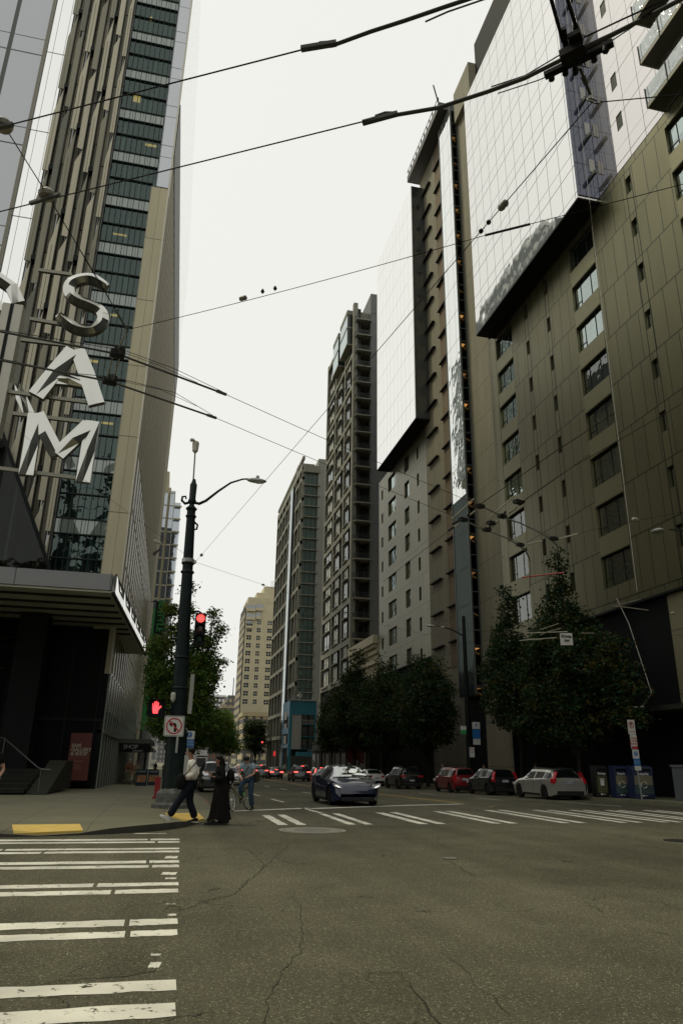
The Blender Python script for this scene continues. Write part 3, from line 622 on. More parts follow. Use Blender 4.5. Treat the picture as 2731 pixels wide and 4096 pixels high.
hr = thing('handrail', 'slanted steel handrail beside the dark museum steps', 'handrail', (-5.0, 34, .15))
MB().tube([(-4.75, 31.9, .15), (-4.75, 31.9, 1.05)], .022).tube([(-4.4, 31.9, 1.03), (-4.75, 31.9, 1.05), (-4.95, 32.2, 1.12), (-6.95, 35.2, 2.25), (-7.4, 36, 2.3)], .028).tube([(-6.9, 35.1, .3), (-6.9, 35.1, 2.2)], .022).build('rail', mat('dull_rail', (.12, .13, .12), .4, .6), hr)
# red gallery poster on the glass by the corner
p0, p1 = gy(312, 2932, 42.4), gy(408, 3085, 42.4)
gs = thing('gallery_poster', 'red gallery and shop poster board leaning beside the museum steps', 'poster', (-4.6, 42.3, .15))
MB().box(-5.05, -3.95, 42.35, 42.42, .35, 2.75).build('board', mat('poster_red', (0.115, 0.020, 0.013), 0.55), gs)
TXT = mat('cream_lettering', (0.40, 0.36, 0.27), .6); TXD = mat('dim_lettering', (0.30, 0.12, 0.07), .6)
for i, s in enumerate(('SAM', 'GALLERY', '& SHOP')): lettering(s, .25, TXT, gs, (-.35, .04, 2.10 - i * .21 - .15), FACE_S, align='LEFT', bold=.008)
for i, s in enumerate(('SUPPORT', 'LOCAL', 'ARTISTS')): lettering(s, .17, TXD, gs, (-.35, .04, 1.24 - i * .17 - .1), FACE_S, align='LEFT')
MB().box(-4.95, -4.05, 42.34, 42.349, 1.49, 1.505).build('rule', TXD, gs)
# small shop canopy farther on
sh = thing('shop_awning', 'small flat dark shop awning farther along the museum glass wall', 'awning', (-2.8, 62, 2.6))
MB().box(-3.6, -1.1, 58, 72, 2.55, 2.85).build('slab', mat('awning_grey', (.07, .075, .065), .5), sh)
MB().box(-3.4, -1.2, 57.92, 57.98, 1.9, 2.5).build('fascia', BLACK, sh)
PALE = mat('pale_lettering', (.42, .43, .38), .6)
lettering('SHOP', .42, PALE, sh, (.2, -4.1, -.32), FACE_S); lettering('MARKET', .2, PALE, sh, (.75, -4.1, -.6), FACE_S)
MB().box(-3.7, -3.5, 57.9, 58.1, -.4, 1.9).box(-1.6, -1.45, 60, 60.2, -.4, 2.5).build('post', BLACK, sh)

# ================================================================ LETTER SIGN on the canopy
MIRR = bpy.data.materials.new('mirror_steel'); MIRR.use_nodes = True
_b = MIRR.node_tree.nodes['Principled BSDF']; _b.inputs['Base Color'].default_value = (.54, .54, .50, 1); _b.inputs['Metallic'].default_value = 1; _b.inputs['Roughness'].default_value = .10
EDGE = mat('letter_edge', (.20, .195, .15), .35, .6)
ls = thing('letter_sign', 'large mirrored steel letters S A M stacked on horizontal rails above the canopy', 'sign', (-7, 31.5, 9.5))
YS_ = 31.0
def stroke(mb, pts, half, ridge, y=YS_, thick=.28, closed=False):
    """letter stroke: flat back, two bevels meeting in a raised ridge facing the viewer"""
    n = len(pts); L = []; Rr = []; P = [Vector((p[0], p[1])) for p in pts]
    for k in range(n):
        a = P[max(k - 1, 0)]; b = P[min(k + 1, n - 1)]; d1 = (P[k] - a); d2 = (b - P[k])
        if d1.length < 1e-6: d1 = d2
        if d2.length < 1e-6: d2 = d1
        d = (d1.normalized() + d2.normalized()).normalized(); nr = Vector((-d.y, d.x)); h = half[k] if isinstance(half, list) else half
        c = max(.45, nr.dot(Vector((-d1.normalized().y, d1.normalized().x)))); L.append(P[k] + nr * h / c); Rr.append(P[k] - nr * h / c)
    i0 = len(mb.v)
    for k in range(n):
        r = ridge if 0 < k < n - 1 else ridge * .15
        mb.v += [(L[k].x, y, L[k].y), (P[k].x, y - r, P[k].y), (Rr[k].x, y, Rr[k].y), (L[k].x, y + thick, L[k].y), (Rr[k].x, y + thick, Rr[k].y)]
    for k in range(n - 1):
        a, b = i0 + 5 * k, i0 + 5 * (k + 1)
        for q, mi in (((a, b, b + 1, a + 1), 0), ((a + 1, b + 1, b + 2, a + 2), 0), ((a + 2, b + 2, b + 4, a + 4), 1), ((b, a, a + 3, b + 3), 1), ((a + 3, a + 4, b + 4, b + 3), 1)): mb.f.append(q); mb.mi.append(mi)
    for a in (i0, i0 + 5 * (n - 1)): mb.f.append((a, a + 1, a + 2, a + 4, a + 3)); mb.mi.append(1)
def P2(x, y): v = gy(x, y, YS_); return (v.x, v.z)
r2 = lambda x, y: (x / 1.7422, 1000 + y / 1.7422)
sp_ = [r2(745, 250), r2(690, 215), r2(630, 190), r2(560, 195), r2(500, 220), r2(478, 262), r2(490, 305), r2(545, 345), r2(620, 375), r2(690, 410), r2(718, 455), r2(705, 505), r2(650, 545), r2(580, 550), r2(510, 528), r2(450, 485), r2(405, 445)]
def smooth_line(P, k=4):
    out = []
    for i in range(len(P) - 1):
        p0, p1, p2, p3 = (Vector(P[max(0, min(len(P) - 1, j))]) for j in (i - 1, i, i + 1, i + 2))
        for t in np.linspace(0, 1, k, endpoint=False): t = float(t); out.append(tuple(.5 * ((2 * p1) + (p2 - p0) * t + (2 * p0 - 5 * p1 + 4 * p2 - p3) * t * t + (3 * p1 - p0 - 3 * p2 + p3) * t ** 3)))
    return out + [tuple(P[-1])]
SL = smooth_line([P2(*q) for q in sp_]); mb = MB(); stroke(mb, SL, [.17 + .09 * min(1, min(i, len(SL) - 1 - i) / 6) for i in range(len(SL))], .16); mb.build('letter', [MIRR, EDGE], ls, smooth=None)
if 0: mb = MB(); stroke(mb, [P2(*q) for q in sp_], [.18, .24, .27, .27, .26, .25, .25, .28, .30, .28, .26, .26, .27, .27, .26, .24, .18], .22); mb.build('letter', [MIRR, EDGE], ls, smooth=None)
mb = MB()
stroke(mb, [P2(*r2(250, 1010)), P2(*r2(380, 845)), P2(*r2(505, 690))], [.36, .36, .32], .16); stroke(mb, [P2(*r2(540, 690)), P2(*r2(600, 850)), P2(*r2(672, 1070))], [.32, .36, .36], .16)
stroke(mb, [P2(*r2(350, 890)), P2(*r2(480, 900)), P2(*r2(620, 925))], .24, .16, y=YS_ + .05); mb.build('letter', [MIRR, EDGE], ls)
mb = MB()
stroke(mb, [P2(*r2(180, 1565)), P2(*r2(215, 1350)), P2(*r2(245, 1135))], .30, .15); stroke(mb, [P2(*r2(255, 1140)), P2(*r2(320, 1270)), P2(*r2(400, 1425))], .32, .15, y=YS_ - .02)
stroke(mb, [P2(*r2(400, 1425)), P2(*r2(510, 1320)), P2(*r2(620, 1215))], .32, .15, y=YS_ - .04); stroke(mb, [P2(*r2(645, 1190)), P2(*r2(610, 1400)), P2(*r2(577, 1615))], .30, .15); mb.build('letter', [MIRR, EDGE], ls)
for (a, b) in (((270, 140), (500, 172)), ((210, 480), (440, 520)), ((145, 625), (505, 668)), ((40, 985), (215, 1010)), ((290, 1020), (640, 1065)), ((90, 1140), (600, 1200)), ((-20, 1520), (540, 1590))):
    p, q = gy(*r2(*a), YS_ + .45), gy(*r2(*b), YS_ + .45); MB().bar(p, q, .16, .16).build('rail', EDGE, ls)
pa, pb = gy(*r2(105, 385), YS_ + .3), gy(*r2(-40, 1250), YS_ + .3)
MB().box(-9.35, -8.45, YS_ + .2, YS_ + .9, 14.9, 21.6).build('post_box', mat('brushed_steel', (.36, .35, .29), .4, .5, var=.05), ls)
MB().box(-9.0, -8.85, YS_ + .17, YS_ + .2, 14.9, 21.6).build('post_joint', BLACK, ls)
MB().box(-9.2, -8.6, YS_ + 2.3, YS_ + 2.7, 9.45, 15.2).box(-9.1, -8.7, YS_ + .5, YS_ + 2.6, 14.95, 15.35).build('post_foot', BLACK, ls)
# back-to-back letters on the far arm, cropped by the frame
mb = MB(); stroke(mb, [P2(*r2(90, 240)), P2(*r2(40, 130)), P2(*r2(-60, 60)), P2(*r2(-140, 140)), P2(*r2(-60, 290)), P2(*r2(40, 380)), P2(*r2(0, 460)), P2(*r2(-90, 470))], .3, .2, y=YS_ + 1.4); mb.build('letter', [MIRR, EDGE], ls)
mb = MB(); stroke(mb, [P2(*r2(60, 830)), P2(*r2(105, 920)), P2(*r2(165, 1045))], .24, .18, y=YS_ + 1.4); mb.build('letter', [MIRR, EDGE], ls)

# ================================================================ LEFT: buildings farther up the street
l2 = thing('apartment_tower', 'slim cream and blue glass tower far up the left side behind the lamp post', 'tower', (-8, 175, 0))
L2G = panels('blue_glass_grid', (.10, .12, .13), (.34, .31, .23), 0, [(3.3, 0, .35)], [(1.6, -3.6, .28)], rough=.3, glass=.45, gcol=(.7, .76, .82), var=.1, wav=.004)
L2Y = panels('blue_glass_grid_side', (.10, .12, .13), (.08, .09, .09), 1, [(3.3, 0, .25)], [(2.0, 169, .2)], rough=.3, glass=.5, gcol=(.7, .76, .82), var=.1, wav=.004)
MB().box(-16, -4.6, 169, 190, -1.5, 64.4).build('wall', STONE, l2); MB().box(-4.6, -3.5, 168.6, 188, 3, 63.5).build('glass_bay', L2G, l2); MB().box(-3.5, -2.0, 170, 196, 6, 61).build('side_bay', L2Y, l2)
MB().box(-6.2, -5.2, 168.5, 168.98, 3, 63).build('glass_strip', L2G, l2); MB().box(-14, -5.4, 170, 186, 64.4, 69).build('roof_plant', STONE, l2)
mb = MB()
for i in range(17): mb.box(-3.4, -1.7, 169.6, 170.0, 7 + i * 3.3, 7.35 + i * 3.3)
mb.build('balcony_edge', STONE, l2)
l3 = thing('office_block', 'low pale blue glass office block beyond the slim left tower', 'office block', (-6, 230, 0))
MB().box(-20, -3.0, 225, 260, -1.5, 42).build('wall', panels('pale_glass_grid', (.30, .33, .36), (.45, .43, .38), 0, [(3.6, 0, 1.0)], [(2.2, 0, .3)], rough=.3, glass=.4), l3); MB().box(-20.2, -2.8, 224.8, 226, 42, 42.8).build('parapet', CONC, l3)
for nm, lab, x0, x1, y0, y1, z, c in (('white_highrise', 'white gridded high-rise far away at the end of the street', 26.5, 40, 560, 600, 47, (.62, .62, .60)), ('gothic_tower', 'brown stone tower with a stepped crown far up the street', 28.6, 42, 420, 450, 30, (.33, .27, .17)),
        ('brick_block', 'small red brick block far up the street beside the trees', 17.2, 23.5, 330, 350, 19, (.20, .09, .06)), ('cream_block', 'low cream block with tall windows and a dark cornice below the cream tower', 25.5, 36, 262, 278, 17.4, (.46, .38, .23))):
    b_ = thing(nm, lab, 'building', ((x0 + x1) / 2, y0, 0))
    m_ = panels(nm + '_wall', c, (.09, .09, .09), 0, [(3.4, 0, 1.5)], [(2.6, 0, 1.1)], rough=.8, var=.06)
    MB().box(x0, x1, y0, y1, -2, z).build('wall', m_, b_); MB().box(x0 - .5, x1 + .5, y0 - .5, y1, z - 1.4, z).build('cornice', mat(nm + '_cornice', tuple(q * .8 for q in c), .8), b_)
    if nm == 'gothic_tower': MB().box(x0 + 1.5, x1 - 1, y0 + 1, y1, z, z + 3).box(x0 + 3, x1 - 2, y0 + 2, y1, z + 3, z + 6).tube([((x0 + x1) / 2 - 1, y0 + 4, z + 6), ((x0 + x1) / 2 - 1, y0 + 4, z + 16)], .25).build('crown', m_, b_)

cb = thing('corner_block', 'low dark corner block past the museum tower, half hidden by the leafy maple', 'building', (-8, 130, 0))
MB().box(-22, -3.4, 104, 164, -1.5, 17).build('wall', panels('corner_block_wall', (.06, .06, .05), (.015, .018, .018), 1, [(3.8, 0, 1.7)], [(2.8, 0, 1.5)], rough=.6), cb); MB().box(-22.3, -3.1, 103.7, 164.3, 17, 17.6).build('cornice', CONC, cb); MB().box(-3.4, -2.0, 104, 160, 2.6, 3.0).build('awning', BLACK, cb)
# the block corners on the viewer's own side of the crossing (they shade the street and show up in its glass)
for nm, lab, x0, x1, y0, y1, z in (('corner_building', 'brown office block on the near left corner behind the viewer', -60, -7, -45, 0.5, 17), ('corner_building', 'dark office block on the near right corner behind the viewer', 27, 75, -45, 6, 46), ('corner_building', 'grey hotel block down the avenue behind the viewer', -60, -8, -140, -75, 40)):
    cbq = thing(nm, lab, 'building', ((x0 + x1) / 2, (y0 + y1) / 2, 0)); MB().box(x0, x1, y0, y1, -.2, z).build('wall', bpy.data.materials.get('near_block_wall') or panels('near_block_wall', (.13, .115, .09), (.02, .025, .025), 0, [(3.6, 0, 1.8)], [(2.7, 0, 1.6)], rough=.6, var=.15), cbq); MB().box(x0 - .4, x1 + .4, y0 - .4, y1 + .4, z, z + .8).build('cornice', CONC, cbq)

db_ = thing('distant_block', 'grey blocks closing the far end of the avenue behind the lamp post', 'building', (0, 600, 0)); MB().box(-60, 24, 600, 640, -3, 24).box(-20, 6, 604, 640, 24, 33).build('wall', panels('distant_wall', (.30, .29, .26), (.12, .12, .12), 0, [(3.5, 0, 1.6)], [(3, 0, 1.4)], rough=.8), db_)
# ================================================================ RIGHT: HOTEL TOWER (two mirrored glass boxes, bronze panels, stair shaft)
XR = 25.5
BRONZE = panels('bronze_panels', (0.155, 0.145, 0.078), (0.016, 0.027, 0.016), 1, [(3.36, 0.79, 0.065)], [(1.15, 0.35, 0.05)], rough=0.32, metal=0.75, var=0.10, stagger=0.37, wav=0.006, wscale=0.8, streak=0.2)
BRONZE2 = panels('bronze_panels_far', (0.150, 0.142, 0.082), (0.02, 0.027, 0.016), 1, [(3.36, 0.79, 0.05)], [(1.15, 0.35, 0.06)], rough=0.34, metal=0.7, var=0.10, wav=0.006, streak=0.2)
GLASSW = panels('mirror_curtain', (0.30, 0.29, 0.27), (0.05, 0.05, 0.04), 1, [(3.36, 0.4, 0.07), (3.36, 1.5, 0.05)], [(1.55, 0.2, 0.05)], rough=0.3, glass=0.90, gcol=(0.86, 0.85, 0.82), wav=0.012, wscale=0.34, var=0.05)
PINKW = panels('pale_mirror_wall', (0.34, 0.31, 0.29), (0.06, 0.055, 0.05), 1, [(3.45, 38.9, 0.06), (3.45, 40.0, 0.025)], [(1.55, 0.95, 0.045)], rough=0.3, glass=0.80, gcol=(0.78, 0.745, 0.715), wav=0.008, var=0.08)
BLUEG = panels('blue_side_glass', (0.012, 0.016, 0.035), (0.03, 0.04, 0.06), 0, [(3.36, 0.6, 0.12), (3.36, 2.1, 0.05)], [(0.85, 24.0, 0.05)], rough=0.2, glass=0.16, gcol=(.6, .68, .9), wav=.008)
RAW = panels('raw_concrete', (0.20, 0.185, 0.125), (0.08, 0.075, 0.05), 1, [(3.36, 1.3, 0.05)], [(1.22, 0.1, 0.03)], rough=0.85, var=0.08, streak=0.35)
STAIN = panels('stained_concrete', (0.155, 0.115, 0.068), (0.06, 0.05, 0.035), 1, [(3.36, 1.3, 0.05)], [(1.22, 0.1, 0.02)], rough=0.9, var=0.1, streak=0.6)
HPANE = pane_mat('hotel_pane', 0.30, (0.008, 0.014, 0.013), wav=0.035, wscale=1.1, gcol=(.72, .82, .79), fres=.3)
CPANE = pane_mat('curtained_pane', 0.03, (0.01, 0.013, 0.012), wav=0.02, clear=0.94, tint=(.80, .95, .90), fres=.2)
HFRAME = mat('window_frame_dark', (0.014, 0.015, 0.012), 0.4)
CURT = mat('curtain_cloth', (0.62, 0.74, 0.68), 0.9, var=.15, vscale=2, stretch=(1, 6, .4))
ht = thing('hotel_tower', 'tall bronze panelled hotel on the right with two hanging mirrored glass boxes', 'hotel', (35, 50, 0))
WT = [37.45 - 3.36 * k for k in range(9)]             # window heads
holesN, wins = [], []
for k, z in enumerate(WT):
    if z < 12: continue
    for (a, b, h, typ) in ((47.9, 50.95, 2.05, 'wide'), (45.08, 45.5, 1.25, 'slot'), (41.75, 42.15, 1.25, 'slot'), (35.4, 38.45, 2.05, 'wide'), (30.85, 31.35, 1.25, 'slot'), (24.5, 27.4, 2.05, 'wide')):
        dz = -.05 if typ == 'wide' else -.15
        holesN.append((a, b, z - h + dz, z + dz)); wins.append((a, b, z - h + dz, z + dz, typ, k))
holesF = []
for k, z in enumerate(WT):
    if z < 13: continue
    for (a, b, h, typ) in ((81.3, 84.6, 2.05, 'wide'), (75.9, 77.7, 2.05, 'wide'), (72.3, 73.0, 1.5, 'slot'), (87.0, 87.7, 1.4, 'slot')):
        dz = -.9 if typ == 'slot' else -.3
        holesF.append((a, b, z - h + dz, z + dz)); wins.append((a, b, z - h + dz, z + dz, typ, k))
facade(MB(), 'x', XR, 18, 52.3, 10.5, 38.35, holesN, .32).build('panel_wall', BRONZE, ht, fix=False)
facade(MB(), 'x', XR, 69.6, 89, 11.9, 38.2, holesF, .32).build('panel_wall', BRONZE2, ht, fix=False)
MB().box(XR + .35, 55, 18, 52.3, -1.5, 76).box(XR + .35, 55, 69.6, 89, -1.5, 71).box(XR + .02, 55, 52.3, 69.6, -1.5, 70).build('core', DARK, ht)
MB().box(XR + .01, XR + .36, 17.9, 52.3, 10.38, 10.5).box(XR + .01, XR + .36, 69.6, 89, 11.8, 11.9).build('soffit_edge', BLACK, ht)
MB().quad((XR, 69.59, 11.9), (XR + 8, 69.59, 11.9), (XR + 8, 69.59, 38), (XR, 69.59, 38)).build('panel_return', mat('bronze_return', (.05, .048, .036), .45, .3), ht, fix=False)
wm = {}
for (a, b, z0, z1, typ, k) in wins:
    key = (round(b - a, 2), round(z1 - z0, 2), typ)
    if key not in wm:
        W, H = b - a, z1 - z0; f = MB(); t = .055
        f.box(0, .06, -W / 2, -W / 2 + t, 0, H).box(0, .06, W / 2 - t, W / 2, 0, H).box(0, .06, -W / 2, W / 2, 0, t).box(0, .06, -W / 2, W / 2, H - t, H)
        if typ == 'wide': f.box(0, .05, -W / 6, -W / 6 + .05, t, H - t).box(0, .05, W / 4, W / 4 + .04, t, H - t).box(0, .05, W / 4, W / 2, .55, .6)
        p = MB().quad((.03, -W / 2 + t, t), (.03, W / 2 - t, t), (.03, W / 2 - t, H - t), (.03, -W / 2 + t, H - t))
        c = MB(); n = 40
        for i in range(n):
            y0, y1 = -W / 2 + W * i / n, -W / 2 + W * (i + 1) / n; d0, d1 = .28 + .07 * math.sin(i * 1.9) + .03 * math.sin(i * .7), .28 + .07 * math.sin((i + 1) * 1.9) + .03 * math.sin((i + 1) * .7)
            if abs((i / n) - .55) > .10: c.quad((d0, y0, .02), (d1, y1, .02), (d1, y1, H), (d0, y0, H))
        wm[key] = (f.mesh('window', HFRAME), p.mesh('pane', HPANE, fix=False), p.mesh('pane', CPANE, fix=False), c.mesh('curtain', CURT, smooth=60, fix=False))
    f, p, pc, c = wm[key]
    o = link('window', f, ht, (XR + .2 - 35, (a + b) / 2 - 50, z0))
    curtained = typ == 'wide' and a < 60 and (k >= 5 or (k >= 3 and a < 40)) or (typ == 'slot' and k >= 4)
    link('pane', pc if curtained else p, o)
    if curtained: link('curtain', c, o)
BRL = mat('bronze_spandrel', (.185, .174, .096), .34, .7, var=.06)
for a, b in ((47.9, 50.95), (35.4, 38.45), (24.5, 27.4)):
    for k in range(7): MB().box(XR - .012, XR + .02, a + .02, b - .02, WT[k + 1] + .0, WT[k] - 2.16).build('spandrel_panel', BRL, ht)
MB().box(XR - .014, XR + .02, 51.05, 51.75, 12.5, 37.9).build('pale_pilaster', BRL, ht)
for a, b in ((45.08, 45.5), (41.75, 42.15), (30.85, 31.35)):
    for y in (a - .05, b + .05): MB().box(XR - .004, XR + .01, y - .03, y + .03, 10.6, 37.8).build('panel_joint', HFRAME, ht)
# rooms behind curtained windows
MB().box(XR + .85, XR + 1.0, 18, 52.2, 10.6, 38).build('room_backing', mat('room_dark', (.02, .022, .02), .8), ht)
# glass boxes
XB_, GB = 23.8, 38.0
MB().box(XB_, XR + 10, 34.1, 51.2, GB, 65.8).build('curtain_wall', GLASSW, ht); MB().box(XB_, XR + 10, 68.2, 83.9, GB, 70.8).build('curtain_wall', panels('far_mirror_curtain', (.5, .5, .48), (.4, .4, .38), 1, [(3.36, .4, .05)], [(1.55, .2, .04)], rough=.3, glass=.94, gcol=(.97, .965, .945), wav=.01, var=.04), ht)
SOFF = mat('black_soffit', (.012, .011, .009), .6)
MB().box(XB_ - .02, XR + 2, 34.08, 51.22, GB - .14, GB - .01).build('soffit', SOFF, ht); MB().box(XB_ - .02, XR + 2, 68.18, 83.92, GB - .14, GB - .01).build('soffit', SOFF, ht)
MB().box(XB_ + .05, XR + 9.9, 34.03, 34.09, GB + .2, 65.7).build('side_glass', BLUEG, ht); MB().box(XB_ + .04, XR + 9.9, 68.12, 68.19, GB + .02, 70.7).build('side_glass', panels('dark_side_glass', (.022, .026, .026), (.05, .055, .05), 0, [(3.36, .6, 1.2)], [(1.7, 23.84, .08)], rough=.3, glass=.10), ht)
mb = MB()
for i in range(9): mb.box(XB_ + .95, XB_ + 1.15, 33.3, 34.03, 39.6 + i * 3.36, 39.85 + i * 3.36)
each(mb, 'outrigger', mat('outrigger_metal', (.05, .055, .05), .5), ht)
mb = MB()
for i in range(9): mb.box(XB_ + 1.15, XB_ + 1.55, 33.98, 34.03, 40.4 + i * 3.36, 41.5 + i * 3.36)
each(mb, 'stair_opening', mat('pale_opening', (.42, .43, .40), .5), ht)
MB().tube([(XB_ + .75, 33.9, 70), (XB_ + .75, 33.9, 37.5), (XR - .12, 35.1, 36.8), (XR - .12, 35.1, 11)], .018, 6).build('downpipe', mat('pale_pipe', (.36, .36, .32), .4), ht)
# pale mirrored wall on the near upper part, with louvres and balconies
LV = [(30.75, 31.35, 41.3 + 3.5 * i, 42.6 + 3.5 * i) for i in range(9)]
facade(MB(), 'x', XR - .02, 12, 34.0, 38.4, 76, LV, .15).build('pale_wall', PINKW, ht, fix=False)
for (a, b, e, f) in LV:
    mb = MB()
    for i in range(9): mb.box(XR + .03, XR + .10, a, b, e + i * .15, e + i * .15 + .07)
    mb.build('louvre', bpy.data.materials.get('louvre_green') or mat('louvre_green', (.06, .075, .06), .5), ht)
RAILG = panels('etched_railing_glass', (.26, .27, .25), (.08, .1, .09), 1, [], [(1.9, .4, .06)], rough=.15, glass=.45, gcol=(.62, .66, .64), wav=.05, wscale=2.5)
for i in range(5):
    z = 38.6 + i * 3.5
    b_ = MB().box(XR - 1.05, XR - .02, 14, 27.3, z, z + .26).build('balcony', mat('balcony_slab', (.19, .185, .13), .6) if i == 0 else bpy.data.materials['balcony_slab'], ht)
    MB().box(XR - 1.04, XR - 1.0, 14, 27.28, z + .3, z + 1.45).box(XR - 1.0, XR - .05, 27.24, 27.28, z + .3, z + 1.45).build('railing', RAILG, b_)
    mb = MB()
    for y in (27.26, 25.4, 23.5, 21.6, 19.7): mb.box(XR - 1.08, XR - 1.03, y - .03, y + .03, z - .05, z + 1.5)
    each(mb, 'railing_post', BLACK, b_)
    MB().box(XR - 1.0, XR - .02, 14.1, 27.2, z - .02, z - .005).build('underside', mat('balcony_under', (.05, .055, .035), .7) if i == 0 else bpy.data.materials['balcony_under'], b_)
# concrete core wall with ledges
MB().box(XR, XR + .9, 52.35, 57.0, -1.5, 69).box(XR, XR + .9, 60.55, 69.55, -1.5, 72.9).build('concrete_wall', RAW, ht)
MB().box(XR - .06, XR, 60.7, 64.2, 10, 72.8).build('stained_panel', STAIN, ht)
MB().box(XR - .5, XR + 6, 52.3, 56.5, 69, 73.2).build('roof_fin', RAW, ht)
MB().box(XR - 1.6, XR + 6, 58.3, 69.9, 72.95, 73.9).build('roof_slab', mat('roof_slab_dark', (.05, .05, .042), .6), ht)
mb = MB()
for i in range(12): mb.box(XR - 1.6, XR - 1.5, 58.4 + i, 58.45 + i, 73.9, 74.6)
mb.box(XR - 1.62, XR - 1.56, 58.3, 69.9, 74.55, 74.62).box(XR - 1.2, XR - .4, 64, 65.5, 73.9, 75.0).bar((XR - 1.2, 59, 74), (XR - 2.2, 58.2, 76.2), .12, .12).build('roof_rail', BLACK, ht)
led = MB().box(0.2, .55, -1.5, 1.5, 0, .10).mesh('ledge', mat('dark_ledge', (.03, .028, .022), .6))
for i in range(18):
    z = 12.3 + i * 3.36
    link('ledge', led, ht, (XR - .55 - 35, 67.2 - 50, z)); link('ledge', led, ht, (XR - .56 - 35, 62.6 - 50, z + .02))
# stair shaft: mirrored fin, lit landings on its near side
FING = panels('fin_mirror', (.2, .21, .2), (.10, .11, .10), 1, [(3.36, 1.3, .06)], [(1.6, .3, .04)], rough=.3, glass=.85, gcol=(.95, .97, .94), wav=.018, wscale=.7)
XS_, YA, YB_ = 24.7, 57.05, 60.5
MB().box(XS_, XS_ + .06, YA, YB_, 25, 72).build('stair_mirror', FING, ht)
MB().box(XS_, XS_ + .06, YA, YB_, 7.0, 24.95).build('stair_glass', panels('stair_teal_glass', (.012, .020, .019), (.04, .052, .048), 1, [(3.36, 1.3, .08)], [(.88, .1, .05)], rough=.5, glass=.045, gcol=(.5, .65, .6), var=.35, wav=.02, spec=.1), ht)
MB().box(XS_ + .06, XR, YB_ - .06, YB_, 7, 71.9).build('stair_back', mat('stair_shade', (.05, .05, .042), .7), ht)
LAMPW = mat('stair_lamp_glow', (1.0, 0.50, 0.14), 0.5, emit=0.34); lm_dim = mat('stair_lamp_dim', (.5, .26, .08), .5, emit=.2); WOOD = mat('stair_soffit_warm', (.30, .17, .06), .6)
fl = MB(); wm2 = MB()
for i in range(19):
    z = 7.6 + i * 3.36; fl.box(XS_ + .08, XR - .02, YA + .15, YB_ - .1, z, z + .22); wm2.obox((XS_ + .42, YA + 1.5, z - .42), (.34, 0, -.16), (0, 1.1, 0), (.02, 0, .06))
    if i % 5 != 2: MB().box(XS_ + .18, XR - .1, YA + .4, YA + 1.3, z - .09, z - .04).build('landing_lamp', LAMPW if i < 12 and i % 3 else lm_dim, ht)
each(fl, 'landing', mat('landing_dark', (.04, .04, .035), .7), ht); each(wm2, 'stair_flight', WOOD, ht)
mb = MB()
for y in (YA - .03, YB_ + .02): mb.box(XS_ - .04, XS_ + .12, y - .06, y + .06, 7, 72)
mb.box(XR - .14, XR - .02, YA - .1, YA + .02, 7, 72)
for i in range(19): mb.box(XS_, XR - .02, YA - .07, YA + .01, 9.0 + i * 3.36, 9.08 + i * 3.36)
mb.build('stair_frame', mat('stair_frame_metal', (.08, .095, .085), .4, .4), ht)
# dark shopfront storey
SHOP = pane_mat('shop_glass', .03, (.008, .01, .009), wav=.004, fres=.12)
MB().box(XR + 1.2, XR + 1.3, 18, 52.3, -1, 10.4).build('shop_glazing', SHOP, ht); MB().box(XR + 1.0, XR + 1.2, 69.6, 89, -1, 11.8).build('shop_glazing', SHOP, ht)
mb = MB()
for y in (21, 24.2, 27.5, 30.7, 36.6, 40, 43.4, 46.8, 50.2, 71, 75, 79, 83, 87): mb.box(XR + .95, XR + 1.2, y, y + .3, -1, 10.4)
mb.box(XR + .9, XR + 1.2, 18, 52, 4.4, 4.9); mb.build('shop_frame', mat('shop_frame_dark', (.018, .018, .015), .5), ht)
MB().box(XR + .3, XR + 1.0, 30.8, 33.2, 4.6, 10.37).box(XR + .3, XR + 1.0, 19, 29.5, 4.6, 10.37).build('pale_pier', panels('ochre_panel', (.17, .155, .085), (.05, .05, .03), 1, [(3.3, 8.4, .05)], [], rough=.7, var=.1), ht)
MB().box(XR + .9, XR + .98, 34.7, 35.5, 6.2, 9.4).build('shop_curtain', mat('teal_curtain', (.10, .16, .14), .8, var=.3, vscale=3, stretch=(1, 8, .3)), ht)
MB().box(XR - 1.9, XR + 1, 18, 36.2, 4.18, 4.42).build('shop_canopy', mat('shop_canopy_dark', (.03, .03, .025), .5), ht); MB().box(XR - 1.2, XR + 1, 37.5, 52, 4.3, 4.5).build('shop_canopy', bpy.data.materials['shop_canopy_dark'], ht)
mb = MB()
for y in (39, 43, 47): mb.box(XR - 1.24, XR - 1.2, y, y + 1.6, 4.34, 4.42)
mb.build('strip_lamp', mat('dim_strip', (.45, .45, .38), .5), ht)
NEON = mat('script_sign_glow', (.16, .2, .17), .5, emit=.10)
lettering("Seattle's sweet summer", .40, NEON, ht, (XR + .8 - 35, 33.2 - 50, 3.05), FACE_W, shear=.5)
for y, z, c in ((32.2, 2.0, (1, .55, .2)), (30.2, 1.9, (1, .5, .15)), (34.3, 1.6, (.9, .25, .15)), (36.0, 2.1, (1, .6, .25)), (40.1, 1.5, (.8, .2, .1))):
    MB().ball((XR + .9, y, z), .05, 8, 6).build('shop_light', mat('shop_bulb', c, .5, emit=2.0), ht)
cc = thing('cable_coil', 'white cable coil lying on the shop canopy with its line hanging from the wall above', 'cable', (XR - 1, 33.5, 4.4))
mb = MB()
for i in range(4): mb.tube([(XR - 1.2 + (.55 - .05 * i) * math.cos(t) * .6, 35.0 + (.85 - .06 * i) * math.sin(t), 4.45 + .03 * i + .01 * math.sin(3 * t)) for t in np.linspace(0, 2 * PI, 18)[:-1]], .022, 5, closed=True)
